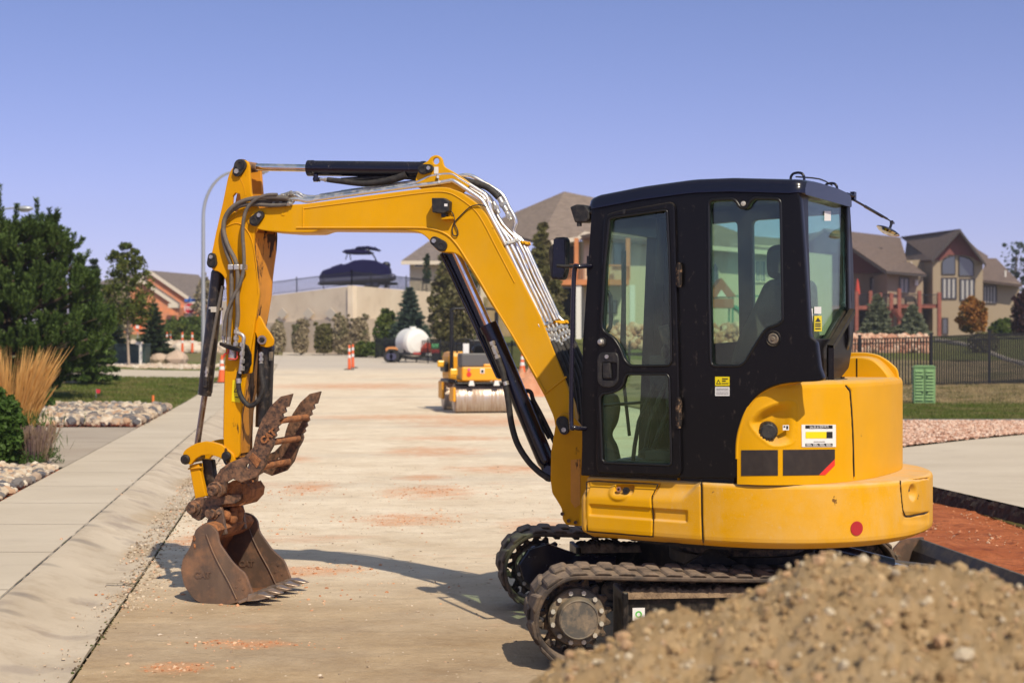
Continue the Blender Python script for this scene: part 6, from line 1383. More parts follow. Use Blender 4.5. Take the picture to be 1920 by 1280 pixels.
conifer('spruce_tree', 'blue green spruce in front of the cream retaining wall', base_at(768, 92, -.1), 4.7, 1.55, SPRUCE, 15, per=90, whorls=16, needle=.14, trunk=.09)
tree('shrub', 'yellow green shrub between the wall corner and the spruce', 'shrub', base_at(724, 95), 3.1, .9, .5, GREEN, 16, nclump=18, per=90, leaf=.11, trunk=.04)
for i, (px, h, w, lb) in enumerate([(520,2.4,.6,'dry shrub against the wall beside the excavator arm'),(563,2.45,.62,'dry upright shrub under the left pair of wall diamonds'),(607,2.3,.7,'greenish shrub at the wall foot left of the wall corner'),(640,2.9,.62,'tall dry shrub just left of the retaining wall corner'),(675,2.8,.7,'brown shrub at the very corner of the retaining wall')]):
    tree('shrub', lb, 'shrub', base_at(px, 98), h, w, .2, DRY if i != 2 else OLIVE, 20+i, nclump=16, per=110, leaf=.09, trunk=.04, shape='vase', group='shrubs along the retaining wall')
tree('shrub', 'low bright green bush between the wall shrubs and the water trailer', 'shrub', base_at(688, 92), .95, 1.3, .1, GREEN, 30, nclump=14, per=90, leaf=.08, trunk=.02)
tree('garden_tree', 'olive green tree behind the boom cylinder', 'tree', base_at(852, 84), 6.6, 1.5, .5, OLIVE, 31, nclump=34, per=150, leaf=.12, trunk=.10)
tree('garden_tree', 'tall olive green tree between the pipes and the cab', 'tree', base_at(1018, 78), 6.6, 1.45, .6, OLIVE, 32, nclump=44, per=150, leaf=.12, trunk=.11, shape='cone')
conifer('spruce_tree', 'grey green conifer by the house stairs', base_at(1646, 92), 2.9, 1.15, GREY, 33, per=70, whorls=12, needle=.14)
conifer('spruce_tree', 'grey green conifer in front of the deck, right of the stairs', base_at(1712, 92), 2.2, 1.1, GREY, 34, per=70, whorls=11, needle=.14)
tree('garden_tree', 'round tree with orange autumn leaves before the tan house', 'tree', base_at(1824, 92), 2.7, .95, .5, ORNG, 35, nclump=22, per=120, leaf=.10, trunk=.06)
tree('garden_tree', 'dark purple leaved tree at the right edge of the photo', 'tree', base_at(1926, 88), 3.1, 1.0, .3, DKRED, 36, nclump=22, per=120, leaf=.10, trunk=.06)
tree('garden_tree', 'bare dark tree rising behind the end of the tan house', 'tree', base_at(1906, 190), 12.5, 2.6, 5, DARKSPR, 37, nclump=7, per=16, leaf=.22, trunk=.16)
tree('shrub', 'low green shrub by the basement window of the tan house', 'shrub', base_at(1880, 100), 1.3, 1.0, .1, GREEN, 38, nclump=12, per=80, leaf=.09, trunk=.03)
tree('shrub', 'dark low shrub behind the iron fence near its end', 'shrub', base_at(1845, 70), 1.0, .8, .1, OLIVE, 39, nclump=10, per=80, leaf=.07, trunk=.03)
# ---- far woods
def woods(name, px0, px1, Y, h, n, m, seed):
    rr = np.random.default_rng(seed); cl = []
    for k in range(n):
        px = rr.uniform(px0, px1); YY = Y+rr.uniform(-8, 8); p = at_depth(px, YY); r = h*rr.uniform(.22,.4); cl.append((p.x, p.y, p.z+h*rr.uniform(.2,.75), r))
    C, d = clump_cloud(rr, np.array(cl), 110, .4); o = leaves(name, C, h*.05, m, None, rr); tag(o, kind='stuff'); return o
woods('treeline', -150, 330, 230, 6.5, 70, OLIVE, 41)
woods('treeline', 940, 2050, 260, 6, 110, OLIVE, 43)
# ---- near left plants
def grass_clump():
    rr = np.random.default_rng(51); b = Vector((-7.25, 20.6, h1(-7.25, 20.6))); t = thing('ornamental_grass', 'tall straw coloured feather grass at the left edge', 'ornamental grass', b); V = []; n = 620
    for k in range(n):
        a = rr.random()*6.283; r = rr.random()**.5*.28; p = np.array([b.x+math.cos(a)*r, b.y+math.sin(a)*r, b.z]); H = rr.uniform(.85,1.62); lean = np.array([math.cos(a), math.sin(a), 0])*rr.uniform(.05,.32)*H+np.array([rr.normal(.06,.07), 0, 0]); side = np.array([math.sin(a+1.2), math.cos(a), 0])*.0055; prev = None
        for q in range(5):
            f = q/4; c = p+lean*f**1.8+np.array([0,0,H*f*(1-.05*f)]); w = side*(1.0 if q < 3 else (1.9 if q == 3 else .2)); cur = (c-w, c+w)
            if prev: V += [prev[0], prev[1], cur[1], cur[0]]
            prev = cur
    V = np.array(V); npmesh('blades', V, np.arange(len(V)).reshape(-1, 4), STRAW, t)
    C = np.array([[b.x+rr.normal(0,.26), b.y+rr.normal(0,.26), b.z+rr.random()*.55] for _ in range(1500)]); U = np.tile([0,0,1.], (1500,1))+rr.normal(0,.35,(1500,3)); U /= np.linalg.norm(U, axis=1)[:, None]; W = perp(U, rr); Q = quads(C, U, W, np.full(1500,.11), np.full(1500,.006)); npmesh('lower_leaves', Q.reshape(-1,3), np.arange(6000).reshape(-1,4), BUSH, t)
grass_clump()
tree('bush', 'leafy dark green bush at the left edge below the feather grass', 'bush', (-6.62, 18.0, h1(-6.62, 18.0)), .98, .46, .05, BUSH, 52, nclump=34, per=130, leaf=.035, trunk=.02)
def lavender():
    rr = np.random.default_rng(53); b = Vector((-6.12, 18.2, h1(-6.12, 18.2))); t = thing('lavender', 'lavender clump with dry brown flower stalks by the river rocks', 'plant', b); n = 2600
    cl = np.array([(b.x+rr.normal(0,.14), b.y+rr.normal(0,.14), b.z+rr.uniform(.03,.16), .09) for _ in range(26)]); C, d = clump_cloud(rr, cl, 90, .3); leaves('foliage', C, .024, BUSH, t, rr, asp=.25); V = []
    for k in range(300):
        a = rr.random()*6.283; r = rr.random()**.5*.2; p = np.array([b.x+math.cos(a)*r, b.y+math.sin(a)*r, b.z+.05]); H = rr.uniform(.28,.48); L = np.array([math.cos(a), math.sin(a), 0])*rr.uniform(.05,.38)*H; s = np.array([.0028,0,0])
        for (f0, f1, w) in ((0,.8,1),(.8,1,2.8)):
            c0 = p+L*f0+np.array([0,0,H*f0]); c1_ = p+L*f1+np.array([0,0,H*f1]); V += [c0-s*w, c0+s*w, c1_+s*w, c1_-s*w]
    V = np.array(V); npmesh('flower_stalks', V, np.arange(len(V)).reshape(-1,4), leafmat('dry_stalks', (.22,.15,.10), (.34,.25,.18), (.10,.06,.13)), t)
lavender()
tree('shrub', 'small green grassy tuft under the big pine by the river rocks', 'shrub', base_at(62, 31), .55, .45, .03, BUSH, 54, nclump=14, per=90, leaf=.05, trunk=.015)
# lawn blades near the camera side on the right, and left lawn
def blades(name, n, sfun, yfun, hmin, hmax, m, seed, w=.006):
    rr = np.random.default_rng(seed); s = sfun(rr, n); y = yfun(rr, n, s); x = s-.15*y; z = Hgt(x, y)+.01; a = rr.random(n)*6.283; H = rr.uniform(hmin, hmax, n); p = np.stack([x, y, z], 1); sd = np.stack([np.cos(a), np.sin(a), 0*a], 1)*w; tp = p+np.stack([rr.normal(0,.3,n)*H, rr.normal(0,.3,n)*H, H], 1); V = np.stack([p-sd, p+sd, tp], 1); o = npmesh(name, V.reshape(-1, 3), np.arange(n*3).reshape(-1, 3), m, None); tag(o, kind='stuff'); return o
GR = leafmat('grass_blades', (.085,.125,.02), (.16,.19,.04), (.24,.21,.08)); GD = leafmat('dry_grass_blades', (.30,.22,.11), (.46,.36,.2), (.13,.13,.04))
blades('grass', 60000, lambda r, n: r.uniform(11, 19, n), lambda r, n, s: r.uniform(28.5, 36, n), .04,.085, GR, 61, .010)
blades('dry_grass', 60000, lambda r, n: r.uniform(11, 26, n), lambda r, n, s: r.uniform(35, 50, n), .04,.10, GD, 62, .012)
blades('grass', 60000, lambda r, n: r.uniform(-14, -3.0, n), lambda r, n, s: r.uniform(33, 54, n), .04,.09, GR, 63, .013)
# ================================================================== BUILDINGS
def wallmat(name, c, course=.18, brick=None, mortar=None):
    m, t, p = newmat(name); p.inputs['Roughness'].default_value = .85; p.inputs['Specular IOR Level'].default_value = .2
    if brick:
        tc = t.nodes.new('ShaderNodeTexCoord'); mp = t.nodes.new('ShaderNodeMapping'); mp.inputs['Rotation'].default_value = (R(90), 0, 0); t.links.new(tc.outputs['Object'], mp.inputs[0]); b = t.nodes.new('ShaderNodeTexBrick'); b.inputs['Scale'].default_value = brick; b.inputs['Color1'].default_value = (*c, 1); b.inputs['Color2'].default_value = (*[x*.7 for x in c], 1); b.inputs['Mortar'].default_value = (*mortar, 1); b.inputs['Mortar Size'].default_value = .03; t.links.new(mp.outputs[0], b.inputs[0]); cur = _mix(t, _ramp(t, _noise(t, 1.3, 5, .6), .35, .65), b.outputs[0], [x*1.25 for x in c]); t.links.new(cur, p.inputs['Base Color'])
    else:
        tc = t.nodes.new('ShaderNodeTexCoord'); w = t.nodes.new('ShaderNodeTexWave'); w.bands_direction = 'Z'; w.wave_profile = 'SAW'; w.inputs['Scale'].default_value = 1/(course*6.283/3.1416)*1.57; t.links.new(tc.outputs['Object'], w.inputs[0]); cur = _mix(t, _ramp(t, w.outputs['Fac'], 0, .18), [x*.72 for x in c], c); cur = _mix(t, _math(t, 'MULTIPLY', _noise(t, 1.5, 5), .2), cur, [x*.8 for x in c]); t.links.new(cur, p.inputs['Base Color'])
    return m
def roofmat(name, c): return groundmat(name, [x*.75 for x in c], [x*1.2 for x in c], 2.5, (1,1,3), c2=[x*.5 for x in c], s2=9, amt2=.6, lo2=.5, hi2=.65, rough=.95, bump=(9,.8,.04))
M['tan'] = wallmat('tan_siding', (.36,.285,.20)); M['redsid'] = wallmat('red_siding', (.22,.085,.08)); M['creamsid'] = wallmat('cream_siding', (.62,.55,.42)); M['brick'] = wallmat('orange_brick', (.62,.22,.10), brick=3.2, mortar=(.5,.36,.27))
M['roof_b'] = roofmat('brown_shingles', (.155,.115,.10)); M['roof_g'] = roofmat('grey_brown_shingles', (.235,.185,.155)); M['roof_d'] = roofmat('dull_shingles', (.20,.165,.15))
M['win'] = mat('house_window_glass', (.06,.07,.085), .12, spec=.8, coat=.6); M['trim'] = mat('dark_trim', (.05,.038,.035), .6); M['cream_trim'] = mat('cream_trim', (.66,.58,.47), .6); M['whitetrim'] = mat('white_trim', (.75,.72,.67), .6)
M['deck'] = mat('deck_red_wood', (.26,.075,.05), .7, var=.2); M['deck_o'] = mat('deck_orange_wood', (.55,.20,.07), .7, var=.15); M['dark'] = mat('shade_and_gap_dark', (.02,.016,.014), .9); M['curtain'] = mat('curtain', (.42,.40,.38), .9)  # 'dark' is painted shade for the basement recesses, also a door joint
M['wallcream'] = groundmat('stucco_wall', (.70,.57,.43), (.80,.68,.53), .5, c2=(.42,.33,.25), s2=.8, amt2=.4, bump=(20,.3,.02)); M['wallband'] = groundmat('stucco_wall_lower', (.50,.41,.315), (.58,.48,.38), .6, bump=(20,.3,.02))
M['iron'] = mat('black_iron', (.010,.010,.012), .45, spec=.4); M['cloth_navy'] = mat('navy_boat_cover', (.009,.008,.05), .75, spec=.1); M['alu'] = mat('pontoon_aluminium', (.10,.10,.16), .35, metal=.6)
def wallpoly(name, pts, Y, depth, m, parent):
    mb = MB(); P = [fp(x, y, Y) for x, y in pts]; mb.prism(P, Vector((0, depth, 0))); return mb.build(name, m, parent)
def roofpoly(mb, pts, th=.25):
    P = [fp(x, y, Y) for x, y, Y in pts]; nn = (P[1]-P[0]).cross(P[2]-P[0]).normalized(); nn = nn if nn.z > 0 else -nn; mb.prism([p-nn*th for p in P], nn*th)
def window(parent, x0, y0, x1, y1, Y, nx=1, ny=1, fr=None, arch=None, sill=True, cur=True, fw=.09):
    fr = fr or M['trim']; a, b = fp(x0, y1, Y), fp(x1, y0, Y); W, Hh = b.x-a.x, b.z-a.z; mb = MB()
    def bar(xa, xb, za, zb, d=.10): mb.box(xa, xb, Y-d, Y+.05, za, zb)
    if arch is None:
        bar(a.x-fw, a.x, a.z-fw, b.z+fw); bar(b.x, b.x+fw, a.z-fw, b.z+fw); bar(a.x, b.x, b.z, b.z+fw); bar(a.x, b.x, a.z-fw, a.z)
        for i in range(1, nx): x = a.x+W*i/nx; bar(x-fw*.4, x+fw*.4, a.z, b.z, .08)
        for i in range(1, ny): z = a.z+Hh*i/ny; bar(a.x, b.x, z-fw*.35, z+fw*.35, .078)
        fo = mb.build('window', fr, parent); g = MB(); g.box(a.x, b.x, Y-.03, Y-.01, a.z, b.z); g.build('pane', M['win'], fo)
        if cur and nx > 1:
            c = MB(); 
            for i in range(nx): x = a.x+W*(i+.5)/nx; c.box(x-W/nx*.22, x+W/nx*.22, Y-.035, Y-.031, a.z+.05, b.z-.05)
            c.build('curtain', M['curtain'], fo)
    else:
        pts = [(a.x, a.z), (b.x, a.z)]; n = 10; spring = b.z-Hh*.42
        if arch == 'L': pts += [(b.x, b.z)]+[(b.x-W*math.sin(math.pi/2*i/n), spring+(b.z-spring)*math.cos(math.pi/2*i/n)) for i in range(1, n+1)]
        elif arch == 'R': pts += [(a.x+W*math.sin(math.pi/2*(n-i)/n), spring+(b.z-spring)*math.cos(math.pi/2*(n-i)/n)) for i in range(0, n)]+[(a.x, b.z)]
        else: pts += [((a.x+b.x)/2+W/2*math.cos(math.pi*i/n), spring+(b.z-spring)*math.sin(math.pi*i/n)) for i in range(n+1)]
        g = MB(); g.prism([Vector((x, Y-.05, z)) for x, z in pts], Vector((0,.04,0))); c = Vector(((a.x+b.x)/2, (a.z+b.z)/2, 0)); mb.tube([Vector((x, Y-.06, z)) for x, z in pts]+[Vector((pts[0][0], Y-.06, pts[0][1]))], fw*.6, 4, 1)
        fo = mb.build('window', fr, parent); g.build('pane', M['win'], fo)
    return fo
# ---- tan house on the right
YH = 138.
th_ = thing('house', 'tan two storey house with red gable, arched windows and red deck on the right', 'house', fp(1780, 632, YH))
wallpoly('wall', [(1749,642),(1749,486),(1800,436),(1843,492),(1843,642)], YH, 12, M['tan'], th_)
wallpoly('wall', [(1841,645),(1841,523),(1911,530),(1911,648)], YH+1.5, 10, M['tan'], th_)
wallpoly('wall', [(1664,640),(1664,512),(1731,515),(1731,640)], YH+.5, 9, M['tan'], th_)
wallpoly('wall', [(1470,640),(1470,500),(1666,500),(1666,640)], YH+6, 9, M['tan'], th_)
wallpoly('wall', [(1700,560),(1700,488),(1752,486),(1752,560)], YH+3, 9, M['tan'], th_)
wallpoly('wall', [(1470,490),(1545,432),(1662,507),(1662,512),(1470,512)], YH+5.4, .5, M['redsid'], th_)
wallpoly('gable', [(1752,488),(1800,434),(1845,492),(1831,488),(1826,483),(1812,479),(1795,478),(1778,478),(1764,488)], YH-.12, .15, M['redsid'], th_)
mb = MB()
roofpoly(mb, [(1800,429,YH-1.2),(1747,487,YH-1.2),(1695,489,YH+9),(1700,452,YH+14),(1688,444,YH+14)])
roofpoly(mb, [(1800,429,YH-1.2),(1849,494,YH-1.2),(1853,480,YH+12),(1790,440,YH+12)])
mb2 = MB(); roofpoly(mb2, [(1545,428,YH+3.5),(1663,508,YH-1),(1737,514,YH-1),(1700,486,YH+4),(1688,445,YH+14),(1599,437,YH+14)]); roofpoly(mb2, [(1545,428,YH+3.5),(1440,505,YH+3),(1440,450,YH+14),(1560,436,YH+14)])
mb3 = MB(); roofpoly(mb3, [(1849,484,YH+8),(1838,524,YH),(1917,534,YH),(1912,529,YH+3),(1868,484,YH+9)])
r1 = mb.build('roof', M['roof_b'], th_); r2 = mb2.build('roof', M['roof_b'], th_); mb3.build('roof', M['roof_b'], th_)
mb = MB(); P = [fp(1546,430,YH+3.0), fp(1662,509,YH-1.3)]; mb.prism([P[0], P[1], P[1]-Vector((0,0,.28)), P[0]-Vector((0,0,.28))], Vector((0,.1,0))); P = [fp(1661,508,YH-1.25), fp(1737,515,YH-1.25)]; mb.prism([P[0], P[1], P[1]-Vector((0,0,.22)), P[0]-Vector((0,0,.22))], Vector((0,.1,0))); mb.build('eave_board', M['trim'], r2)
mb = MB()
for (p, q) in (((1747,487),(1800,429)), ((1800,429),(1849,494))): a, b = fp(*p, YH-1.35), fp(*q, YH-1.35); mb.prism([a, b, b-Vector((0,0,.32)), a-Vector((0,0,.32))], Vector((0,.12,0)))
mb.build('eave_board', M['trim'], r1)
for (x, y, Y) in [(1708.5,496,YH+3), (1885,512,YH+2)]: mb = MB(); a = fp(x, y, Y); mb.cyl(a-Vector((0,0,.35)), a+Vector((0,0,.25)), .09, n=10); mb.build('roof_vent', M['whitetrim'], r1)
mb = MB(); a = fp(1646,470,YH+5); mb.box(a.x-.25, a.x+.25, a.y-.8, a.y+.2, a.z-.1, a.z+.25); mb.build('roof_vent', M['trim'], r2)
window(th_, 1766,480,1791,514, YH-.02, arch='L'); window(th_, 1798,481,1825,517, YH-.02, arch='R'); window(th_, 1767,522,1792,559, YH-.02, 3); window(th_, 1801,524,1826,562, YH-.02, 3); window(th_, 1844.5,537,1867,568, YH+1.48, 4, 1); window(th_, 1688,522,1702.5,548, YH+.48, 2, 1); window(th_, 1868,604,1888,622, YH+1.48, 3); window(th_, 1768,597,1776,625, YH-.02, 1, 1); window(th_, 1633,521,1647,568, YH+5.9, 2, 1)
mb = MB(); a, b = fp(1729,570,YH+2.9), fp(1744,522,YH+2.9); mb.box(a.x, b.x, a.y-.1, a.y, a.z, b.z); d_ = mb.build('door', M['trim'], th_); mb = MB(); mb.box(a.x+.15, b.x-.15, a.y-.14, a.y-.11, a.z+.2, b.z-.15); mb.build('door_panel', M['tan'], d_)
mb = MB(); a = fp(1718,530,YH+.4); mb.box(a.x-.15, a.x+.15, a.y-.2, a.y, a.z-.25, a.z+.25); mb.build('wall_lamp', M['whitetrim'], th_)
mb = MB(); a, b = fp(1470,640,YH+4.5), fp(1748,582,YH+4.5); mb.box(a.x, b.x, a.y, a.y+.2, a.z, b.z); mb.build('recess_shade_panel', M['dark'], th_)  # flat dark panel standing in for the shade under the deck
YD = YH-3.2; dk_ = thing('deck', 'red brown raised wooden deck with stairs in front of the tan house', 'deck', fp(1700, 632, YD))
mb = MB(); a, b = fp(1560,580,YD), fp(1666,573,YD); mb.box(a.x, b.x, YD, YD+8, a.z, b.z); a, b = fp(1684,577,YD), fp(1762,570,YD); mb.box(a.x, b.x, YD+.02, YD+5.5, a.z, b.z); mb.build('deck_floor', M['deck'], dk_)
for (x, y0) in [(1606,546),(1632,545),(1650,549),(1671,549),(1686,541),(1724,545),(1761,548)]: mb = MB(); a, b = fp(x-3.2, 634 if x not in (1650,) else 575, YD-.1), fp(x+3.2, y0, YD-.1); mb.box(a.x, b.x, YD-.25, YD+.05, a.z, b.z); mb.build('post', M['deck'], dk_)
mb = MB()
for (x0, x1) in [(1560,1671),(1686,1762)]:
    a, b = fp(x0, 553, YD), fp(x1, 551.5, YD); mb.box(a.x, b.x, YD-.05, YD+.03, a.z, b.z)
    x = a.x
    while x < b.x: mb.box(x, x+.03, YD-.02, YD+.01, fp(0,573,YD).z, a.z); x += .13
mb.build('railing', M['iron'], dk_)
mb = MB()
for k in range(9): t = k/8; a = fp(1674+24*t, 579+27*t, YD-.3-1.5*t); mb.box(a.x-.1, a.x+.35, a.y-.5, a.y+.5, a.z-.08, a.z)
for yy in (-.5, .5): a, b = fp(1672,578,YD-.3+yy), fp(1699,606,YD-1.8+yy); mb.prism([a, b, b-Vector((0,0,.35)), a-Vector((0,0,.35))], Vector((0,.08,0)))
mb.build('stairs', M['deck'], dk_)
mb = MB(); a = fp(1608,571,YD+2); mb.cyl(a, a+Vector((0,0,2.6)), .03, n=8); mb.m = 1; mb.lathe(a+Vector((0,0,.9)), (0,0,1), [(0,.26),(.5,.22),(1.2,.12),(1.6,.03)], 12); tag(mb.build('closed_parasol', [M['iron'], mat('red_canvas', (.5,.05,.03), .8)]), 'closed red parasol standing on the red deck', 'parasol')
mb = MB(); a, b = fp(1696,566,YD+1.5), fp(1716,556,YD+1.5); mb.box(a.x, b.x, a.y, a.y+.08, a.z+.1, b.z); mb.box(a.x, b.x, a.y-.5, a.y, a.z, a.z+.08); mb.box(a.x, a.x+.08, a.y-.5, a.y, a.z-.35, a.z+.3); mb.box(b.x-.08, b.x, a.y-.5, a.y, a.z-.35, a.z+.3); tag(mb.build('garden_bench', M['trim']), 'dark slatted bench on the right half of the red deck', 'bench')
# ---- cream house behind the cab
YC_ = 92.
ch = thing('house', 'cream house with grey brown hip roof and orange balcony behind the cab', 'house', fp(1250, 645, YC_))
wallpoly('wall', [(1095,650),(1095,446),(1480,462),(1480,650)], YC_, 11, M['creamsid'], ch)
wallpoly('wall', [(1028,650),(1028,452),(1097,452),(1097,650)], YC_+5, 6, M['creamsid'], ch)
mb = MB()
roofpoly(mb, [(1058,359,YC_+8),(1010,453,YC_-1),(1082,443,YC_-1),(1112,436,YC_-1.6),(1330,459,YC_-1),(1484,472,YC_-1),(1478,448,YC_+5),(1408,442,YC_+5),(1389,437,YC_+5),(1330,415,YC_+8)])
roofpoly(mb, [(1058,359,YC_+8),(1010,453,YC_-1),(905,424,YC_+9)]); rf = mb.build('roof', M['roof_g'], ch)
mb = MB(); 
for p, q in (((1010,454),(1082,444)), ((1082,444),(1096,434)), ((1096,434),(1130,440)), ((1130,440),(1330,460)), ((1330,460),(1484,473))): a, b = fp(*p, YC_-1.1), fp(*q, YC_-1.1); mb.prism([a, b, b-Vector((0,0,.28)), a-Vector((0,0,.28))], Vector((0,.12,0)))
mb.build('eave_board', M['cream_trim'], rf)
window(ch, 1333,492,1348,555, YC_-.02, arch='T', fr=M['cream_trim']); window(ch, 1417,490,1434,527, YC_-.02, 2, fr=M['cream_trim']); window(ch, 1152,455,1178,500, YC_-.02, 1, 1); window(ch, 1138,566,1155,586, YC_-.02, 1, 1); window(ch, 1240,480,1275,530, YC_-.02, 2, 1); window(ch, 1535,490,1560,530, YC_+1.98, 2, 1) if False else None
bal = YC_-2.2
mb = MB(); a, b = fp(1046,534,bal), fp(1180,524,bal); mb.box(a.x, b.x, bal, bal+3.0, a.z, b.z); bl_ = mb.build('balcony', M['deck_o'], ch)
mb = MB(); a, b = fp(1046,499,bal), fp(1180,496,bal); mb.box(a.x, b.x, bal-.02, bal+.08, a.z, b.z); x = a.x
while x < b.x: mb.box(x, x+.05, bal+.01, bal+.05, fp(0,524,bal).z, a.z); x += .14
mb.build('railing', M['deck_o'], bl_)
for x in (1081, 1178): mb = MB(); a, b = fp(x-4, 524, bal), fp(x+4, 446, bal); mb.box(a.x, b.x, bal+.1, bal+.4, a.z, b.z); mb.build('post', M['deck_o'], bl_)
mb = MB(); a, b = fp(1030,446,YC_-.3), fp(1095,446,YC_-.3); 
for x in (1085, 1186): mb = MB(); a, b = fp(x-5, 648, bal), fp(x+5, 534, bal); mb.box(a.x, b.x, bal+.1, bal+.4, a.z, b.z); mb.build('column', M['whitetrim'], ch)
mb = MB(); a, b = fp(1040,640,YC_+4.9), fp(1092,540,YC_+4.9); mb.box(a.x, b.x, a.y-.05, a.y, a.z, b.z); mb.build('recess_shade_panel', M['dark'], ch)  # flat dark panel painting the shade below the balcony
mb = MB(); a, b = fp(1040,520,YC_+4.9), fp(1078,462,YC_+4.9); mb.box(a.x, b.x, a.y-.05, a.y, a.z, b.z); mb.build('balcony_door', M['trim'], ch)
# wing that continues right of the cab window
wallpoly('wall', [(1480,650),(1480,470),(1560,478),(1560,650)], YC_+4, 8, M['creamsid'], ch)
# ---- small cream house above the retaining wall
YW = 125.
wh = thing('house', 'cream house with hip roof standing above the retaining wall', 'house', fp(830, 548, YW))
wallpoly('wall', [(768,560),(768,486),(972,486),(972,560)], YW, 8, M['creamsid'], wh)
mb = MB(); roofpoly(mb, [(752,489,YW-1),(988,489,YW-1),(890,407,YW+6),(868,407,YW+6)]); rf = mb.build('roof', M['roof_d'], wh); mb = MB(); a, b = fp(752,489,YW-1.1), fp(988,489,YW-1.1); mb.box(a.x, b.x, a.y-.05, a.y+.1, a.z-.32, a.z); mb.build('eave_board', M['cream_trim'], rf)
window(wh, 778,488,792,500, YW-.02, 1, fr=M['whitetrim']); window(wh, 842,500,862,530, YW-.02, 2, fr=M['whitetrim'])
# ---- orange brick house on the left
YB = 150.
bh = thing('house', 'orange brick house with double gable and pale garage door on the left', 'house', fp(300, 630, YB))
wallpoly('wall', [(196,640),(196,560),(282,513),(374,574),(374,640)], YB+3, 10, M['brick'], bh)
wallpoly('wall', [(186,640),(186,560),(262,526),(334,576),(334,640)], YB, 4, M['brick'], bh)
mb = MB(); roofpoly(mb, [(282,507,YB+2.7),(378,572,YB+2.7),(400,545,YB+14),(372,515,YB+14),(300,509,YB+14)]); roofpoly(mb, [(282,507,YB+2.7),(150,572,YB+2.7),(150,540,YB+14),(200,524,YB+14),(280,509,YB+14)]); roofpoly(mb, [(262,521,YB-.3),(338,575,YB-.3),(338,568,YB+3),(262,516,YB+3)]); roofpoly(mb, [(262,521,YB-.3),(180,566,YB-.3),(180,560,YB+3),(262,516,YB+3)]); rf = mb.build('roof', M['roof_d'], bh)
mb = MB()
for p, q, Y in (((282,507),(378,573),YB+2.6), ((282,507),(178,566),YB+2.6), ((262,521),(334,570),YB-.4), ((262,521),(180,567),YB-.4)): a, b = fp(*p, Y), fp(*q, Y); mb.prism([a, b, b-Vector((0,0,.42)), a-Vector((0,0,.42))], Vector((0,.12,0)))
a, b = fp(316,577,YB-1.3), fp(334,569,YB-1.3); mb.box(a.x, b.x, a.y-.2, a.y+.3, a.z, b.z); mb.build('eave_board', M['cream_trim'], rf)
mb = MB(); a, b = fp(322,620,YB-.1+2.9), fp(366,590,YB+2.8); mb.box(fp(334,0,YB+2.9).x, b.x, YB+2.7, YB+2.95, a.z, b.z); gd = mb.build('garage_door', M['whitetrim'], bh); mb = MB(); a, b = fp(334,590,YB+2.6), fp(370,587,YB+2.6); mb.box(a.x, b.x, a.y-.1, a.y+.1, a.z, b.z); mb.build('lintel', M['trim'], bh)
mb = MB(); a, b = fp(338,605,YB+2.6), fp(346,602,YB+2.6); mb.box(a.x, b.x, a.y, a.y+.08, a.z, b.z); mb.build('door_window', M['win'], gd)
window(bh, 316,600,320,610, YB-.02, 1)
# ---- retaining wall with terrace, fence, boat
A, B, Cc = Vector((-11.2, 100)), Vector((-22.45, 109.9)), Vector((-2.5, 124))
ztop = 5.62
zB = 4.80
def wallseg(mb, p, q, z0, z1, th, dirx=1, z2=None):
    z2 = z1 if z2 is None else z2; d = (q-p).normalized(); nn = Vector((-d.y, d.x))*th*dirx; P = [(p, z1), (q, z2), (q+nn, z2), (p+nn, z1)]; mb.add([Vector((v.x, v.y, z0)) for v, z in P]+[Vector((v.x, v.y, z)) for v, z in P], [(3,2,1,0),(4,5,6,7),(0,1,5,4),(1,2,6,5),(2,3,7,6),(3,0,4,7)])
rw_ = thing('retaining_wall', 'tall cream stucco retaining wall with diamond tiles', 'wall', (A.x, A.y, .8))
mb = MB(); wallseg(mb, A, B, 0.3, ztop, .4, -1, zB); wallseg(mb, A+Vector((.0,.0)), Cc, 0.3, ztop-.0, .4, 1); mb.build('wall_face', M['wallcream'], rw_)
mb = MB(); dAB = (B-A).normalized(); nAB = Vector((dAB.y, -dAB.x)); nAB = nAB if nAB.y < 0 else -nAB; dAC = (Cc-A).normalized(); nAC = Vector((dAC.y, -dAC.x)); nAC = nAC if nAC.y < 0 else -nAC
wallseg(mb, A+nAB*.15, B+nAB*.15, 0.3, 3.35, .14, -1, 2.9); wallseg(mb, A+nAC*.15, Cc+nAC*.15, 0.3, 3.35, .14, 1); mb.build('lower_band', M['wallband'], rw_)
for px in (533, 582, 624):
    # diamond tiles on the left face
    rx = (px-960)/F; t_ = (A.x-rx*A.y)/(rx*dAB.y-dAB.x); p = A+dAB*t_+nAB*.17; c = Vector((p.x, p.y, CAMZ+52/F*p.y)); u = Vector((dAB.x, dAB.y, 0)); mb = MB(); mb.prism([c-u*.62, c+Vector((0,0,.42)), c+u*.62, c-Vector((0,0,.42))], Vector((nAB.x, nAB.y, 0))*.04); mb.build('diamond_tile', M['cream_trim'], rw_)
mb = MB(); mb.add([(A.x, A.y+.3, ztop-.05), (B.x, B.y+.2, zB-.05), (-27, 160, ztop-.3), (30, 160, ztop-.05), (Cc.x, Cc.y, ztop-.05)], [(0,4,3,2,1)]); mb.add([(30,160,ztop-.05),(Cc.x,Cc.y,ztop-.05),(Cc.x,Cc.y,0),(30,160,0)], [(0,1,2,3)]); mb.add([(B.x,B.y,zB-.05),(-27,160,ztop-.3),(-27,160,0),(B.x,B.y,0)], [(0,1,2,3)]); tag(mb.build('terrace', M['drylawn']), kind='structure')
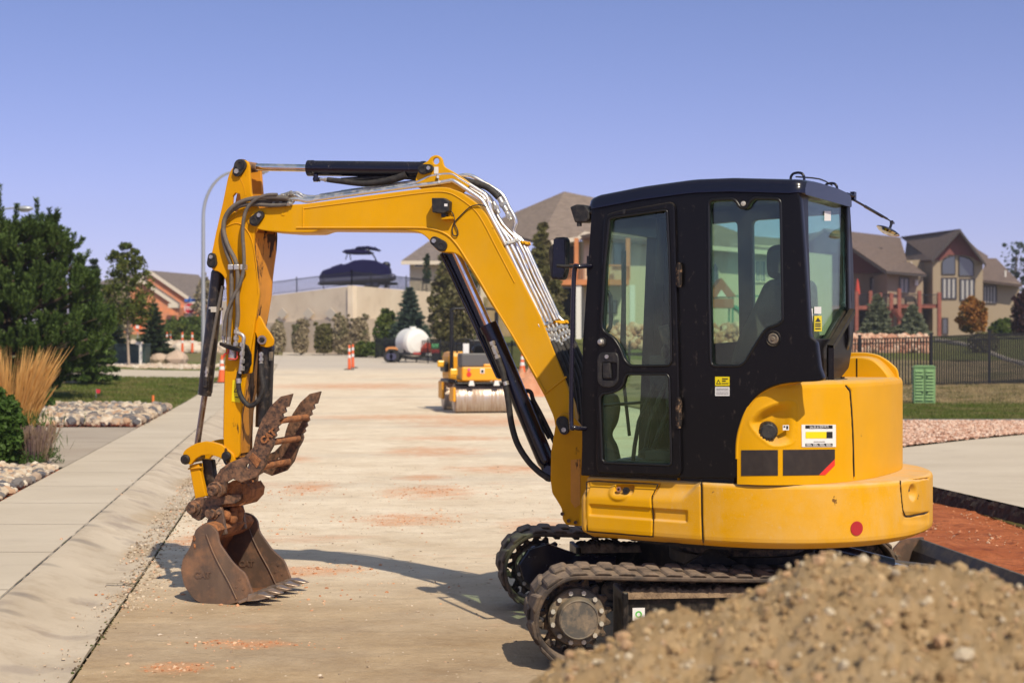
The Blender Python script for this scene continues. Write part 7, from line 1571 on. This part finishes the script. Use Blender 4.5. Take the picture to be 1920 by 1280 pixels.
def picket_fence(name, label, pts, zs, H, m, spacing=.12, post=2.4, pw=.03, cat='fence', rails=(0.12, .92), postw=.07, ground=False):
    t = thing(name, label, cat, (pts[0][0], pts[0][1], zs[0])); pk = MB(); ra = MB(); posts = []
    for (p, q), (z0, z1) in zip(zip(pts[:-1], pts[1:]), zip(zs[:-1], zs[1:])):
        p, q = Vector(p), Vector(q); L = (q-p).length; d = (q-p)/L; n = int(L/spacing)
        for i in range(n): f = (i+.5)/n; c = p.lerp(q, f); z = z0+(z1-z0)*f; pk.box(c.x-pw/2, c.x+pw/2, c.y-pw/2, c.y+pw/2, z+.08, z+H)
        for r in rails: a = Vector((p.x, p.y, z0+H*r)); b = Vector((q.x, q.y, z1+H*r)); ra.tube([a, b], pw*.7, 4, 1)
        k = max(1, round(L/post))
        for i in range(k+1): f = i/k; c = p.lerp(q, f); z = z0+(z1-z0)*f; posts.append((c, z))
    pk.build('pickets', m, t); ra.build('rails', m, t)
    for c, z in posts: mb = MB(); mb.box(c.x-postw/2, c.x+postw/2, c.y-postw/2, c.y+postw/2, z-.1, z+H+.06); mb.box(c.x-postw*.7, c.x+postw*.7, c.y-postw*.7, c.y+postw*.7, z+H+.06, z+H+.10); mb.build('post', m, t)
    return t
a2 = A+Vector((-.1,.35)); picket_fence('iron_fence', 'thin dark fence along the top of the retaining wall around the boat', [B+Vector((-.1,.35)), a2, Cc+Vector((-.3,-.2))], [zB-.02, ztop-.02, ztop-.02], 1.05, M['iron'], .16, 3.0, .035)
# right iron fence
fpts = []
for (px, Y) in [(1480,51),(1612,50),(1746,49),(1855,50),(1960,51),(2080,53)]: X = (px-960)/F*Y; fpts.append((X, Y))
zz = [h1(*p) for p in fpts]; zz = [-.08,-.04,.03,.14,.18,.2]
ft = thing('iron_fence', 'black iron picket fence across the dry grass on the right', 'fence', (fpts[0][0], fpts[0][1], zz[0])); pk = MB(); ra = MB()
for (p, q), (z0, z1) in zip(zip(fpts[:-1], fpts[1:]), zip(zz[:-1], zz[1:])):
    p, q = Vector(p), Vector(q); L = (q-p).length; n = int(L/.10)
    for i in range(n): f = (i+.5)/n; c = p.lerp(q, f); z = z0+(z1-z0)*f; pk.box(c.x-.023, c.x+.023, c.y-.023, c.y+.023, z+.04, z+1.84)
    for r in (.12, 1.66, 1.82): ra.tube([(p.x, p.y, z0+r), (q.x, q.y, z1+r)], .026, 4, 1)
pk.build('pickets', M['iron'], ft); ra.build('rails', M['iron'], ft)
for (x, y), z in zip(fpts[1:], zz[1:]): mb = MB(); mb.box(x-.045, x+.045, y-.045, y+.045, z-.05, z+1.92); mb.box(x-.06, x+.06, y-.06, y+.06, z+1.92, z+1.97); mb.build('post', M['iron'], ft)
# middle fence on the lawn behind the trailer
P3 = []
for (px, Y) in [(705,90),(850,74),(900,68),(960,63),(1060,58),(1180,54)]: X = (px-960)/F*Y; P3.append((X, Y))
picket_fence('iron_fence', 'black fence on the green bank behind the water trailer', P3, [h1(*p)+.02 for p in P3], 1.25, M['iron'], .13, 2.6, .022)
# rock walls
def rockwall(name, label, px0, px1, Y, y0, y1, n, rmin, rmax, m, seed, cat='rock wall'):
    q = np.random.default_rng(seed); px = q.uniform(px0, px1, n); py = y0+(y1-y0)*q.random(n); Z = CAMZ-(py-640)/F*Y; X = (px-960)/F*Y; P = np.stack([X, Y+(py-y1)*.0+q.uniform(-.3,.6,n)-.02*(y1-py)*-1, Z], 1); o = stones(name, P, q.uniform(rmin, rmax, n), m, base=ICO2, rough=.07, flatz=.8, kind='thing', seed=seed); o['label'] = label; o['category'] = cat; del o['kind']; return o
rockwall('rock_wall', 'pinkish stacked stone wall behind the iron fence on the right', 1585, 1746, 70, 632, 664, 1000, .10, .21, M['redrock'], 71)
rockwall('rock_wall', 'pale pink boulder bank below the playset', 1120, 1480, 68, 612, 655, 1300, .10, .22, M['redrock'], 72)
mb = MB(); pts_ = [(1756,637,82),(1790,641,78),(1830,650,74),(1860,662,69),(1890,674,64),(1925,682,61)]; mb.tube([fp(x, y+2, Y) for x, y, Y in pts_], .16, 6, 2); tag(mb.build('garden_edging', M['limestone']), 'pale stone edging curving across the lawn behind the right fence', 'edging')
# playset behind the cab glass
YP = 84.; ps = thing('playset', 'wooden playset with brown roof and green slide behind the cab', 'playset', fp(1352, 622, YP)); grn = mat('playset_green', (.03,.22,.15), .5); wood = mat('playset_wood', (.36,.13,.07), .7)
mb = MB(); 
for x in (1332, 1374): 
    for dy in (0, 1.4): a, b = fp(x-1.6, 624, YP), fp(x+1.6, 556, YP); mb.box(a.x, b.x, YP+dy, YP+dy+.09, a.z, b.z)
mb.build('frame', grn, ps)
mb = MB(); a, b = fp(1330,577,YP), fp(1376,560,YP); mb.box(a.x, b.x, YP-.02, YP+1.5, a.z, b.z); mb.build('platform', wood, ps)
mb = MB(); mb.prism([fp(1326,558,YP-.1), fp(1353,521,YP-.1), fp(1381,556,YP-.1)], Vector((0,1.8,0))); mb.build('roof', wood, ps)
mb = MB(); mb.prism([fp(1344,556,YP-.12), fp(1353,543,YP-.12), fp(1362,556,YP-.12)], Vector((0,.02,0))); mb.build('roof_gable', M['whitetrim'], ps)
mb = MB(); mb.tube([fp(1376,576,YP+.5), fp(1386,582,YP+.3), fp(1396,596,YP+.1), fp(1412,606,YP), fp(1420,606,YP)], .16, 8, 4); mb.build('slide', grn, ps)
mb = MB(); a, b = fp(1376,556,YP), fp(1476,553,YP); mb.box(a.x, b.x, YP+.6, YP+.72, a.z, b.z); 
for x in (1405, 1440): mb.tube([fp(x,556,YP+.6), fp(x,592,YP+.6)], .015, 4, 1)
a, b = fp(1470,624,YP+.6), fp(1474,554,YP+.6); mb.box(a.x, b.x, YP+.6, YP+.7, a.z, b.z); mb.build('swing_beam', grn, ps)
# white-topped post with pinkish base seen beside the grab bar
mb = MB(); a, b = fp(1081,603,40), fp(1090,597,40)
# ---- boat on a trailer above the wall
YBt = 113.; bt = thing('pontoon_boat', 'dark covered pontoon boat with wakeboard tower parked above the retaining wall', 'boat', fp(670, 541, YBt))
def bprism(pts, Y, d, nm, m, parent=bt, bev=0.): mb = MB(); mb.prism([fp(x, y, Y) for x, y in pts], Vector((0, d, 0))); return mb.build(nm, m, parent, bev)
hull = bprism([(600,530),(597,520),(604,507),(625,500),(650,494),(663,488),(680,486),(704,488),(718,494),(729,500),(731,513),(728,528),(700,528)], YBt-1.1, 2.3, 'boat_cover', M['cloth_navy'], bev=.12)
for dy in (-.95, .75):
    mb = MB(); a, b = fp(600,528,YBt+dy), fp(736,520,YBt+dy); mb.cyl(a, b, .30, n=16); mb.ball(b, .30, 12); mb.build('pontoon', M['alu'], bt)
mb = MB(); mb.cyl(fp(724,499,YBt), fp(724,517,YBt), .32, n=14); mb.ball(fp(724,497,YBt), .36, 10, (1,1,.8)); mb.box(fp(720,530,YBt).x, fp(728,530,YBt).x, YBt-.15, YBt+.15, fp(0,540,YBt).z, fp(0,515,YBt).z); mb.build('outboard_motor', M['cyl'], bt)
mb = MB(); 
for dy in (-.9,.9):
    mb.tube([fp(706,490,YBt+dy), fp(701,480,YBt+dy), fp(693,471,YBt+dy), fp(688,467,YBt+dy)], .06, 6, 3); mb.tube([fp(658,488,YBt+dy), fp(655,473,YBt+dy)], .045, 6, 1); mb.tube([fp(648,487,YBt+dy), fp(652,473,YBt+dy)], .04, 6, 1); mb.tube([fp(700,468,YBt+dy), fp(704,462,YBt+dy)], .04, 6, 1); mb.tube([fp(664,470,YBt+dy), fp(669,463,YBt+dy)], .03, 6, 1)
mb.build('tower', M['cyl'], bt)
bprism([(640,472),(647,468),(665,466),(683,468),(698,472),(690,475),(660,475),(648,474)], YBt-.95, 1.9, 'canopy', M['cloth_navy'], bev=.05); bprism([(665,465),(670,462),(690,461),(704,464),(711,467),(708,469),(690,466)], YBt-.95, 1.9, 'canopy', M['cloth_navy'], bev=.04)
bprism([(620,501),(640,494),(643,497),(622,503)], YBt-1.0, 2.0, 'bow_seat', M['cloth_navy'])
tr_ = thing('boat_trailer', 'dark trailer under the covered pontoon boat', 'trailer', fp(670, 541, YBt)); mb = MB(); a, b = fp(598,534,YBt), fp(745,530,YBt); mb.box(a.x, b.x, YBt-.8, YBt-.68, a.z, b.z); mb.box(a.x, b.x, YBt+.68, YBt+.8, a.z, b.z); mb.box(a.x+2.5, a.x+2.7, YBt-.8, YBt+.8, a.z, b.z); mb.build('frame', M['iron'], tr_)
for px in (690, 704):
    mb = MB(); a = fp(px, 533, YBt-.95); mb.cyl(a, a+Vector((0,.22,0)), .34, n=20); wh_ = mb.build('wheel', mat('tyre', (.02,.02,.02), .8), tr_); mb = MB(); mb.cyl(a-Vector((0,.01,0)), a+Vector((0,.02,0)), .18, n=16); mb.build('rim', M['alu'], wh_)
tree('garden_tree', 'thin dark sapling by the cream house above the wall', 'tree', Vector((fp(800,543,116).x, 116, ztop)), 3.2, .35, .8, DARKSPR, 81, nclump=10, per=30, leaf=.10, trunk=.05)

# ================================================================== STREET THINGS
M['cone'] = mat('cone_orange', (.80,.13,.03), .5, var=.1); M['reflect'] = mat('reflective_white', (.75,.74,.72), .4); M['cbase'] = mat('cone_base_rubber', (.03,.028,.026), .8); M['galv'] = mat('galvanised_steel', (.42,.44,.46), .42, metal=.5)
def channelizer(base):
    t = thing('traffic_post', 'x', 'traffic post', (0,0,0)); mb = MB(); mb.lathe((0,0,.03), (0,0,1), [(0,.10),(.02,.07),(.98,.045),(1.0,.03),(1.03,.0)], 16); body = mb.build('post', M['cone'], t)
    for z in (.50, .78): mb = MB(); r = .07-.025*z+.004; mb.lathe((0,0,z), (0,0,1), [(0,r),(.13,r-.003)], 16); mb.build('reflective_band', M['reflect'], body)
    mb = MB(); mb.box(-.2,.2,-.2,.2,0,.04); mb.build('base', M['cbase'], t, .01); t.location = base; return t
proto = None
for (px, Y, lb, sc) in [(655,67.5,'orange and white traffic post in the middle of the road, left one of the pair',1.12),(661.5,70,'orange traffic post standing just behind the middle pair partner',1.12),(342,96,'striped orange post at the far left road edge by the pale rock bank',1.35),(360.5,97.5,'plain orange post next to the lamp pole by the pale rock bank',1.35),(313,104,'orange post left of the garage door of the brick house',1.2),(320,106,'orange post in front of the brick garage pillar',1.2)]:
    b_ = at_depth(px, Y); 
    if proto is None: o = channelizer(b_); proto = o
    else: o = copytree(proto); o.location = b_
    o.scale = (sc, sc, sc); o['label'] = lb; o['group'] = 'traffic posts along the road works'
def cone(base, h, label):
    t = thing('traffic_cone', label, 'traffic cone', base, 'tall traffic cones near the excavator'); b = Vector(base); mb = MB(); mb.lathe(b+Vector((0,0,.03)), (0,0,1), [(0,.19),(.03,.15),(h-.03,.03),(h,.02),(h,.0)], 20); body = mb.build('cone_body', M['cone'], t)
    for z in (.45, .68): mb = MB(); r = lambda q: .15-(.12)*(q/h)+.004; mb.lathe(b+Vector((0,0,.03+z*h)), (0,0,1), [(0,r(z*h)),(.13*h,r((z+.13)*h))], 20); mb.build('reflective_band', M['reflect'], body)
    mb = MB(); mb.box(b.x-.23, b.x+.23, b.y-.23, b.y+.23, b.z, b.z+.04); mb.build('base', M['cbase'], t, .01); return t
cone(at_depth(416, 50), .95, 'orange and white cone behind the excavator arm at the road edge')
cone(at_depth(979.5, 57), 1.05, 'orange and white striped cone right of the roller, seen past the boom cylinder')
cone(at_depth(1004, 60), 1.0, 'orange cone behind the boom beside the clay mound')
# clay mound right of the roller
def mound(px, Y, w, h, m, label, seed):
    q = np.random.default_rng(seed); b_ = at_depth(px, Y); n = 26; V = []
    for i in range(n):
        for j in range(n):
            x = (i/(n-1)*2-1); y = (j/(n-1)*2-1); r = math.hypot(x, y); z = h*max(0, 1-r)**.8*(1+.2*q.normal())-.04; V.append((b_.x+x*w, b_.y+y*w*.8, b_.z+z))
    Fq = np.array([(i*n+j, (i+1)*n+j, (i+1)*n+j+1, i*n+j+1) for i in range(n-1) for j in range(n-1)]); o = npmesh('dirt_mound', V, Fq, m, None, True); tag(o, label, 'dirt mound'); return o
mound(1012, 44, 1.5, .85, groundmat('clay_mound', (.62,.27,.15), (.72,.38,.24), 3., bump=(15,1,.05)), 'heap of orange clay behind the boom', 5)
bed(240, -14, -4.6, 100, 106, .25, .8, 'pale_rocks', M['limestone'], 91, base=ICO2, smooth=False, rough=.08)
# boulders and gravel mound on the left
for (px, Y, r, lb) in [(331,70,.50,'largest pale boulder at the right end of the gravel bed'),(300,71,.40,'pale boulder under the small dark spruce'),(280,71.5,.38,'pale boulder right of the green utility cabinet'),(315,72,.36,'pale boulder between the spruce and the largest boulder'),(196,69,.3,'pale boulder left of the green utility cabinet')]:
    b_ = at_depth(px, Y); V, Fq = ICO2; q = np.random.default_rng(int(px)); v = V*(1+q.normal(0, .08, (len(V), 1)))*np.array([1.15,.9,.85])*r+np.array([b_.x, b_.y, b_.z+r*.6]); o = npmesh('boulder', v, Fq, M['limestone'], None, False); tag(o, lb, 'boulder', 'boulders on the left gravel bed')
bed(1500, -13.5, -3.9, 64.5, 69.5, .06, .14, 'pale_gravel', M['limestone'], 92, base=ICO1)
bed(260, -10.5, -7.5, 47, 51, .10, .2, 'pale_gravel', M['limestone'], 93, base=ICO1)
mb = MB(); b_ = at_depth(243, 68.5); mb.box(b_.x-.75, b_.x+.75, b_.y, b_.y+1.0, b_.z, b_.z+.95); mb.box(b_.x-.78, b_.x+.78, b_.y-.04, b_.y+1.04, b_.z+.95, b_.z+1.03); tag(mb.build('utility_cabinet', mat('cabinet_dark_green', (.035,.06,.05), .5), None, .03), 'dark green utility cabinet behind the pale tree trunk', 'utility cabinet')
mb = MB(); b_ = at_depth(263, 67.5); mb.box(b_.x-.06, b_.x+.06, b_.y, b_.y+.1, b_.z, b_.z+1.15); mb.box(b_.x-.22, b_.x+.0, b_.y, b_.y+.1, b_.z+1.0, b_.z+1.15); tag(mb.build('marker_post', M['whitetrim'], None, .01), 'white marker post beside the dark green cabinet', 'post')
# light green pedestal on the right
YU = 35.6; ub = at_depth(1733.5, YU); ut = thing('utility_pedestal', 'light green louvred utility pedestal on the lawn by the fence', 'utility box', ub); gm = mat('pedestal_green', (.20,.36,.15), .5, updust=.2); yaw = R(-12); ux = Vector((math.cos(yaw), math.sin(yaw), 0)); uy = Vector((-math.sin(yaw), math.cos(yaw), 0))
US = 1.27
def ubx(x, y, z): return ub+(ux*x+uy*y+Vector((0,0,z)))*US
mb = MB(); mb.obox(ubx(0,.16,.38), ux*.205*US, uy*.19*US, Vector((0,0,.37*US))); body = mb.build('cabinet', gm, ut, .012); mb = MB(); mb.prism([ubx(-.22,-.045,.745), ubx(.22,-.045,.745), ubx(.22,.37,.745), ubx(-.22,.37,.745)], Vector((0,0,.02))); mb.obox(ubx(0,.16,.775), ux*.19*US, uy*.17*US, Vector((0,0,.012))); mb.build('lid', gm, ut, .006)
mb = MB()
for z in np.arange(.12, .72, .062):
    for x in (-.10, .10): mb.prism([ubx(x-.07,-.031,z), ubx(x+.07,-.031,z), ubx(x+.07,-.052,z-.02), ubx(x-.07,-.052,z-.02)], Vector((0,0,.012)))
    mb.prism([ubx(-.206,.0,z), ubx(-.206,.32,z), ubx(-.228,.32,z-.02), ubx(-.228,.0,z-.02)], Vector((0,0,.012)))
mb.build('louvre', gm, body)
mb = MB(); mb.obox(ubx(0,-.033,.38), ux*.006, uy*.004, Vector((0,0,.36*US))); mb.build('door_gap', M['dark'], body)
mb = MB()
for (x, z) in [(-.04,.56),(.05,.56),(-.04,.26),(.05,.26)]: mb.obox(ubx(x,-.05,z), ux*.012, uy*.01, Vector((0,0,.022)))
mb.build('latch', M['iron'], body)
# stop sign
sp_ = at_depth(356, 112); st_ = thing('stop_sign', 'red STOP sign with blue street name blade on a thin pole', 'road sign', sp_); ys_ = sp_.y; k_ = ys_/F; cz = CAMZ+(640-578)*k_
mb = MB(); mb.cyl(sp_, Vector((sp_.x, sp_.y, cz+.9)), .05, n=8); mb.build('pole', M['galv'], st_); oc = [(math.cos(R(22.5+45*i))*.46, math.sin(R(22.5+45*i))*.46) for i in range(8)]
mb = MB(); mb.prism([Vector((sp_.x+x, ys_-.08, cz+z)) for x, z in oc], Vector((0,.02,0))); mb.build('sign_border', M['reflect'], st_); mb = MB(); mb.prism([Vector((sp_.x+x*.93, ys_-.085, cz+z*.93)) for x, z in oc], Vector((0,.004,0))); fc = mb.build('sign_face', mat('stop_red', (.50,.02,.03), .4), st_)
text('lettering', 'STOP', Matrix.Translation((sp_.x, ys_-.089, cz)) @ Matrix.Rotation(R(90), 4, 'X'), .36, M['reflect'], fc, .001, bold=.012)
mb = MB(); mb.box(sp_.x-.42, sp_.x+.42, ys_-.05, ys_-.03, cz+.52, cz+.74); mb.box(sp_.x-.02, sp_.x+.0, ys_-.4, ys_+.4, cz+.74, cz+.92); mb.build('name_blade', mat('sign_blue', (.03,.13,.45), .4), st_)
# orange warning sign with white cross bands behind the tree
b_ = at_depth(258, 92); wt = thing('warning_sign', 'orange and white road work sign behind the pale tree trunk', 'road sign', b_); cz = CAMZ+(640-610)*92/F; mb = MB(); mb.cyl(b_, (b_.x, b_.y, cz), .03, n=6); mb.build('stand', M['galv'], wt); mb = MB(); mb.prism([Vector((b_.x+x, b_.y-.05, cz+z)) for x, z in [(-.42,0),(0,-.42),(.42,0),(0,.42)]], Vector((0,.02,0))); sg = mb.build('sign_face', M['cone'], wt); mb = MB(); mb.box(b_.x-.10, b_.x+.10, b_.y-.06, b_.y-.052, cz-.2, cz+.25); mb.build('sign_panel', M['reflect'], sg)
# street lamps
def lamp(base, H, reach, label, r=.055, up=2.2):
    t = thing('street_lamp', label, 'street lamp', base); b = Vector(base); mb = MB(); mb.tube([b, b+Vector((0,0,H-up))], [r*1.25, r*.95], 12, 1)
    pts = [b+Vector((0,0,H-up))]+[b+Vector((reach*.72*(1-math.cos(a)), 0, H-up+up*math.sin(a))) for a in np.linspace(0, math.pi/2, 9)[1:]]+[b+Vector((reach, 0, H+.05))]; mb.tube(pts, [r*.9, r*.6], 10, 3); mb.build('pole', M['galv'], t)
    mb = MB(); mb.ball(b+Vector((reach+.25,0,H+.02)), .30, 14, (1.15,.5,.32)); hd = mb.build('lamp_head', M['galv'], t); mb = MB(); mb.ball(b+Vector((reach+.28,0,H-.05)), .2, 12, (1,.5,.3)); mb.build('lamp_lens', M['lens'], hd); mb = MB(); mb.cyl(b, b+Vector((0,0,.08)), .16, n=16); mb.build('base_plate', M['galv'], t)
lb_ = at_depth(381, 42); lamp(lb_, CAMZ+(640-322)*42/F-lb_.z, 1.35, 'tall curved grey street lamp just left of the excavator arm', up=1.35)
lb_ = at_depth(-70, 50); lamp(lb_, CAMZ+(640-392)*50/F-lb_.z, 1.9, 'street lamp whose head shows over the top of the big pine', up=.8, r=.05)
# marker flags
for (px, py, c, nm, lb) in [(180, 742, (.6,.03,.05), 'marker_flag', 'small red survey flag on the left lawn'), (287, 757, (.85,.2,.04), 'marker_stake', 'short orange stake at the edge of the river rocks')]:
    p = ground_at(px, py+8); t = thing(nm, lb, 'marker', p); mb = MB(); mb.cyl(p, p+Vector((0,0,.30)), .006 if 'flag' in nm else .03, n=8); mb.build('stake', M['galv'] if 'flag' in nm else mat('stake_orange', c, .6), t)
    if 'flag' in nm: mb = MB(); mb.prism([p+Vector((-.005,0,.30)), p+Vector((.12,0,.28)), p+Vector((.10,0,.18)), p+Vector((-.005,0,.19))], Vector((0,.004,0))); mb.build('flag', mat('flag_red', c, .6), t)
# ---- roller
def roller():
    b = Vector((-.72, 33.6, 0)); t = thing('road_roller', 'yellow double drum road roller parked on the dusty road behind the boom', 'road roller', b, None); a = math.atan(.15)+R(3); ex = Vector((math.cos(a), math.sin(a), 0)); ey = Vector((-math.sin(a), math.cos(a), 0)); b = b+ex*.02
    def P(x, y, z): return b+ex*x+ey*y+Vector((0,0,z))
    def bx(x0, x1, y0, y1, z0, z1, nm, m, parent=t, bev=.03): mb = MB(); mb.add([P(x, y, z) for z in (z0, z1) for y in (y0, y1) for x in (x0, x1)], [(0,2,3,1), (4,5,7,6), (0,1,5,4), (2,6,7,3), (0,4,6,2), (1,3,7,5)]); return mb.build(nm, m, parent, bev)
    ym = mat('roller_yellow', (.80,.36,.01), .45, updust=.4); gm_ = mat('roller_grey', (.10,.10,.105), .55, updust=.3); dm = mat('drum_steel', (.52,.46,.41), .38, metal=.75, dirt=(.30,.18,.10), dirt_amt=.8, dscale=3.5, lo=.42, hi=.62, stretch=(6,.6,.6))
    for y in (.35, 2.05):
        mb = MB(); mb.cyl(P(-.62, y, .345), P(.66, y, .345), .345, n=56); mb.cyl(P(-.63, y, .345), P(-.62, y, .345), .30, n=40); mb.build('drum', dm, t, .01)
    bx(-.70,-.63,-.0,.62,.28,.62,'yoke',ym); bx(.67,.74,-.0,.62,.28,.62,'yoke',ym); bx(-.70,-.63,1.75,2.35,.28,.72,'yoke',ym); bx(.67,.74,1.75,2.35,.28,.72,'yoke',ym)
    bx(-.62,.66,-.04,.62,.70,.735,'scraper_frame',M['iron'])
    ff = bx(-.50,.58,-.10,.75,.78,1.10,'front_fender',ym); 
    for x, z in [(-.34,.93),(.44,.88)]: mb = MB(); mb.cyl(P(x,-.12,z), P(x,-.09,z), .055, n=16); mb.build('tail_light', M['red'], ff)
    mb = MB(); mb.cyl(P(-.34,-.12,1.04), P(-.34,-.09,1.04), .035, n=16); mb.build('tail_light', mat('pink_light',(.7,.1,.2),.4), ff); bx(-.07,.03,-.115,-.10,.95,1.06,'plate_emblem',M['white'],ff,.0)
    mb = MB(); mb.obox(P(-.02,-.11,1.0), ex*.028, ey*.012, Vector((0,0,.03))); mb.build('emblem_mark', M['iron'], ff)
    for x in (-.27, .33): mb = MB(); mb.add([P(x-.07,-.08,.66), P(x+.07,-.08,.66), P(x+.04,-.08,.78), P(x-.04,-.08,.78), P(x-.07,.0,.66), P(x+.07,.0,.66), P(x+.04,.0,.78), P(x-.04,.0,.78)], [(0,1,2,3),(7,6,5,4),(0,4,5,1),(1,5,6,2),(2,6,7,3),(3,7,4,0)]); mb.build('tie_down', M['white'], t)
    bx(-.50,.20,.0,.60,1.10,1.42,'fuel_tank',gm_); bx(.02,.55,-.06,.55,1.10,1.17,'hood_step',ym); bx(.22,.60,.4,.9,1.10,1.50,'console',gm_)
    bx(-.55,.60,1.55,2.75,.70,1.45,'rear_body',ym,bev=.12); bx(-.10,.30,.95,1.2,1.15,1.35,'seat',M['iron']); bx(-.10,.30,1.2,1.3,1.30,1.75,'seat_back',M['iron']); bx(.18,.62,1.45,1.9,1.40,1.95,'rear_cowl',gm_,bev=.05)
    bx(-.78,-.55,.25,1.5,.72,.80,'side_step',M['iron']); bx(-.66,-.56,1.55,2.3,.95,1.18,'side_panel_opening',M['iron'])
    for (x, y, z) in [(-.66,.1,.98),(-.72,1.7,1.15)]: bx(x-.09,x+.09,y,y+.1,z-.08,z+.08,'head_lamp',mat('lamp_amber',(.85,.45,.03),.3))
    for x in (-.52, .60):
        mb = MB(); mb.cyl(P(x, 1.35, .9), P(x, 1.35, 2.42), .048, n=12); mb.build('roll_bar', M['iron'], t)
    mb = MB(); mb.tube([P(-.52,1.35,2.40), P(-.45,1.35,2.5), P(.53,1.35,2.5), P(.60,1.35,2.40)], .035, 10, 3); mb.build('roll_bar', M['iron'], t)
    mb = MB(); mb.tube([P(-.50,.62,1.42), P(-.50,.62,1.72), P(-.10,.62,1.74), P(-.10,.62,1.42)], .018, 8, 2); mb.build('hand_rail', M['iron'], t)
    mb = MB(); mb.obox(P(-.30,.55,1.52), ex*.07, ey*.03, Vector((0,0,.13))); mb.build('mirror', M['white'], t); mb = MB(); mb.cyl(P(.06,.80,1.45), P(.06,.95,1.50), .16, n=20); mb.build('steering_wheel', M['iron'], t)
roller()
# ---- water tank trailer
def trailer():
    Y = 80.; b = at_depth(775, Y); t = thing('water_trailer', 'white round water tank on a red tandem axle trailer across the road', 'trailer', b); red = mat('trailer_red', (.42,.04,.03), .5, updust=.3); tyre = mat('trailer_tyre', (.02,.02,.02), .85); wt_ = mat('tank_white', (.78,.77,.74), .45); g_ = b.z
    X = lambda px: (px-960)/F*Y
    mb = MB(); mb.box(X(729), X(822), Y-.35, Y-.25, g_+.42, g_+.56); mb.box(X(729), X(822), Y+1.3, Y+1.4, g_+.42, g_+.56); mb.box(X(735), X(737), Y-.3, Y+1.4, g_+.44, g_+.54); mb.box(X(790), X(792), Y-.3, Y+1.4, g_+.44, g_+.54); mb.build('chassis', M['iron'], t)
    mb = MB(); mb.box(X(776), X(790), Y-.39, Y-.35, g_+.46, g_+.56); mb.build('side_marker', red, t); mb = MB(); mb.box(X(800), X(816), Y-.40, Y-.36, g_+.38, g_+.54); mb.build('number_plate', M['white'], t)
    c = Vector((X(773), Y+.45, CAMZ-.0/F)); c.z = CAMZ-(643-640)/F*Y+.03; ax = Vector((.48,-.88,0)).normalized(); mb = MB(); mb.lathe(c-ax*.85, ax, [(0,0.001),(.0,.45),(.08,.70),(.22,.80),(1.30,.80),(1.55,.72),(1.65,.5),(1.68,.001)], 40); mb.build('tank', wt_, t)
    mb = MB(); mb.cyl(c+Vector((0,0,.78)), c+Vector((0,0,.90)), .20, n=20); mb.build('tank_lid', wt_, t)
    mb = MB(); mb.box(X(757), X(788), Y-.2, Y+1.1, g_+.56, g_+.78); mb.build('tank_cradle', M['iron'], t)
    for px in (731.5, 738.5):
        for yy in (-.55, 1.25): mb = MB(); mb.cyl((X(px), Y+yy, g_+.34), (X(px), Y+yy+.22, g_+.34), .34, n=22); w_ = mb.build('wheel', tyre, t, .03); mb = MB(); mb.cyl((X(px), Y+yy-.01, g_+.34), (X(px), Y+yy+.03, g_+.34), .19, n=18); mb.build('rim', M['alu'], w_)
    for yy in (-.55,): mb = MB(); mb.cyl((X(819), Y+yy, g_+.28), (X(819), Y+yy+.25, g_+.28), .28, n=22); mb.build('wheel', tyre, t, .03)
    mb = MB(); mb.prism([Vector((X(x), Y-.62, g_+z)) for x, z in [(725,.62),(725,.80),(730,.88),(742,.88),(747,.76),(747,.70),(741,.76),(731,.76)]], Vector((0,.4,0))); mb.build('fender', mat('fender_orange',(.6,.25,.08),.6), t)
    mb = MB(); mb.cyl((X(799), Y-.3, g_+.62), (X(799), Y+.2, g_+.95), .26, n=20); mb.build('red_drum', mat('drum_red',(.7,.08,.03),.5), t); mb = MB(); mb.cyl((X(810), Y-.2, g_+.88), (X(823), Y-.2, g_+.90), .17, n=18); mb.build('green_tank', mat('tank_green',(.12,.45,.18),.5), t)
    mb = MB(); mb.box(X(809), X(824), Y-.4, Y+.1, g_+.40, g_+.74); mb.build('pump_box', red, t, .02); mb = MB(); mb.box(X(786), X(798), Y-.2, Y+.3, g_+.56, g_+.84); mb.cyl((X(792), Y-.1, g_+.84), (X(792), Y+.0, g_+.98), .05, n=10); mb.build('pump_engine', M['iron'], t, .02)
    mb = MB(); mb.box(X(748), X(750), Y-.35, Y-.25, g_, g_+.45); mb.build('jack_stand', M['iron'], t)
trailer()
# ------------------------------------------------------------------ thin air haze
mb = MB(); mb.box(-420, 420, -30, 620, -3.0, 60.)
hz_ = bpy.data.materials.new('thin_haze'); hz_.use_nodes = True; t = hz_.node_tree; t.nodes.remove(t.nodes['Principled BSDF']); v = t.nodes.new('ShaderNodeVolumePrincipled'); v.inputs['Density'].default_value = .0005; v.inputs['Color'].default_value = (.82,.86,1.0,1); v.inputs['Anisotropy'].default_value = .2
t.links.new(v.outputs[0], t.nodes['Material Output'].inputs['Volume']); ho = mb.build('haze', hz_); tag(ho, kind='stuff')
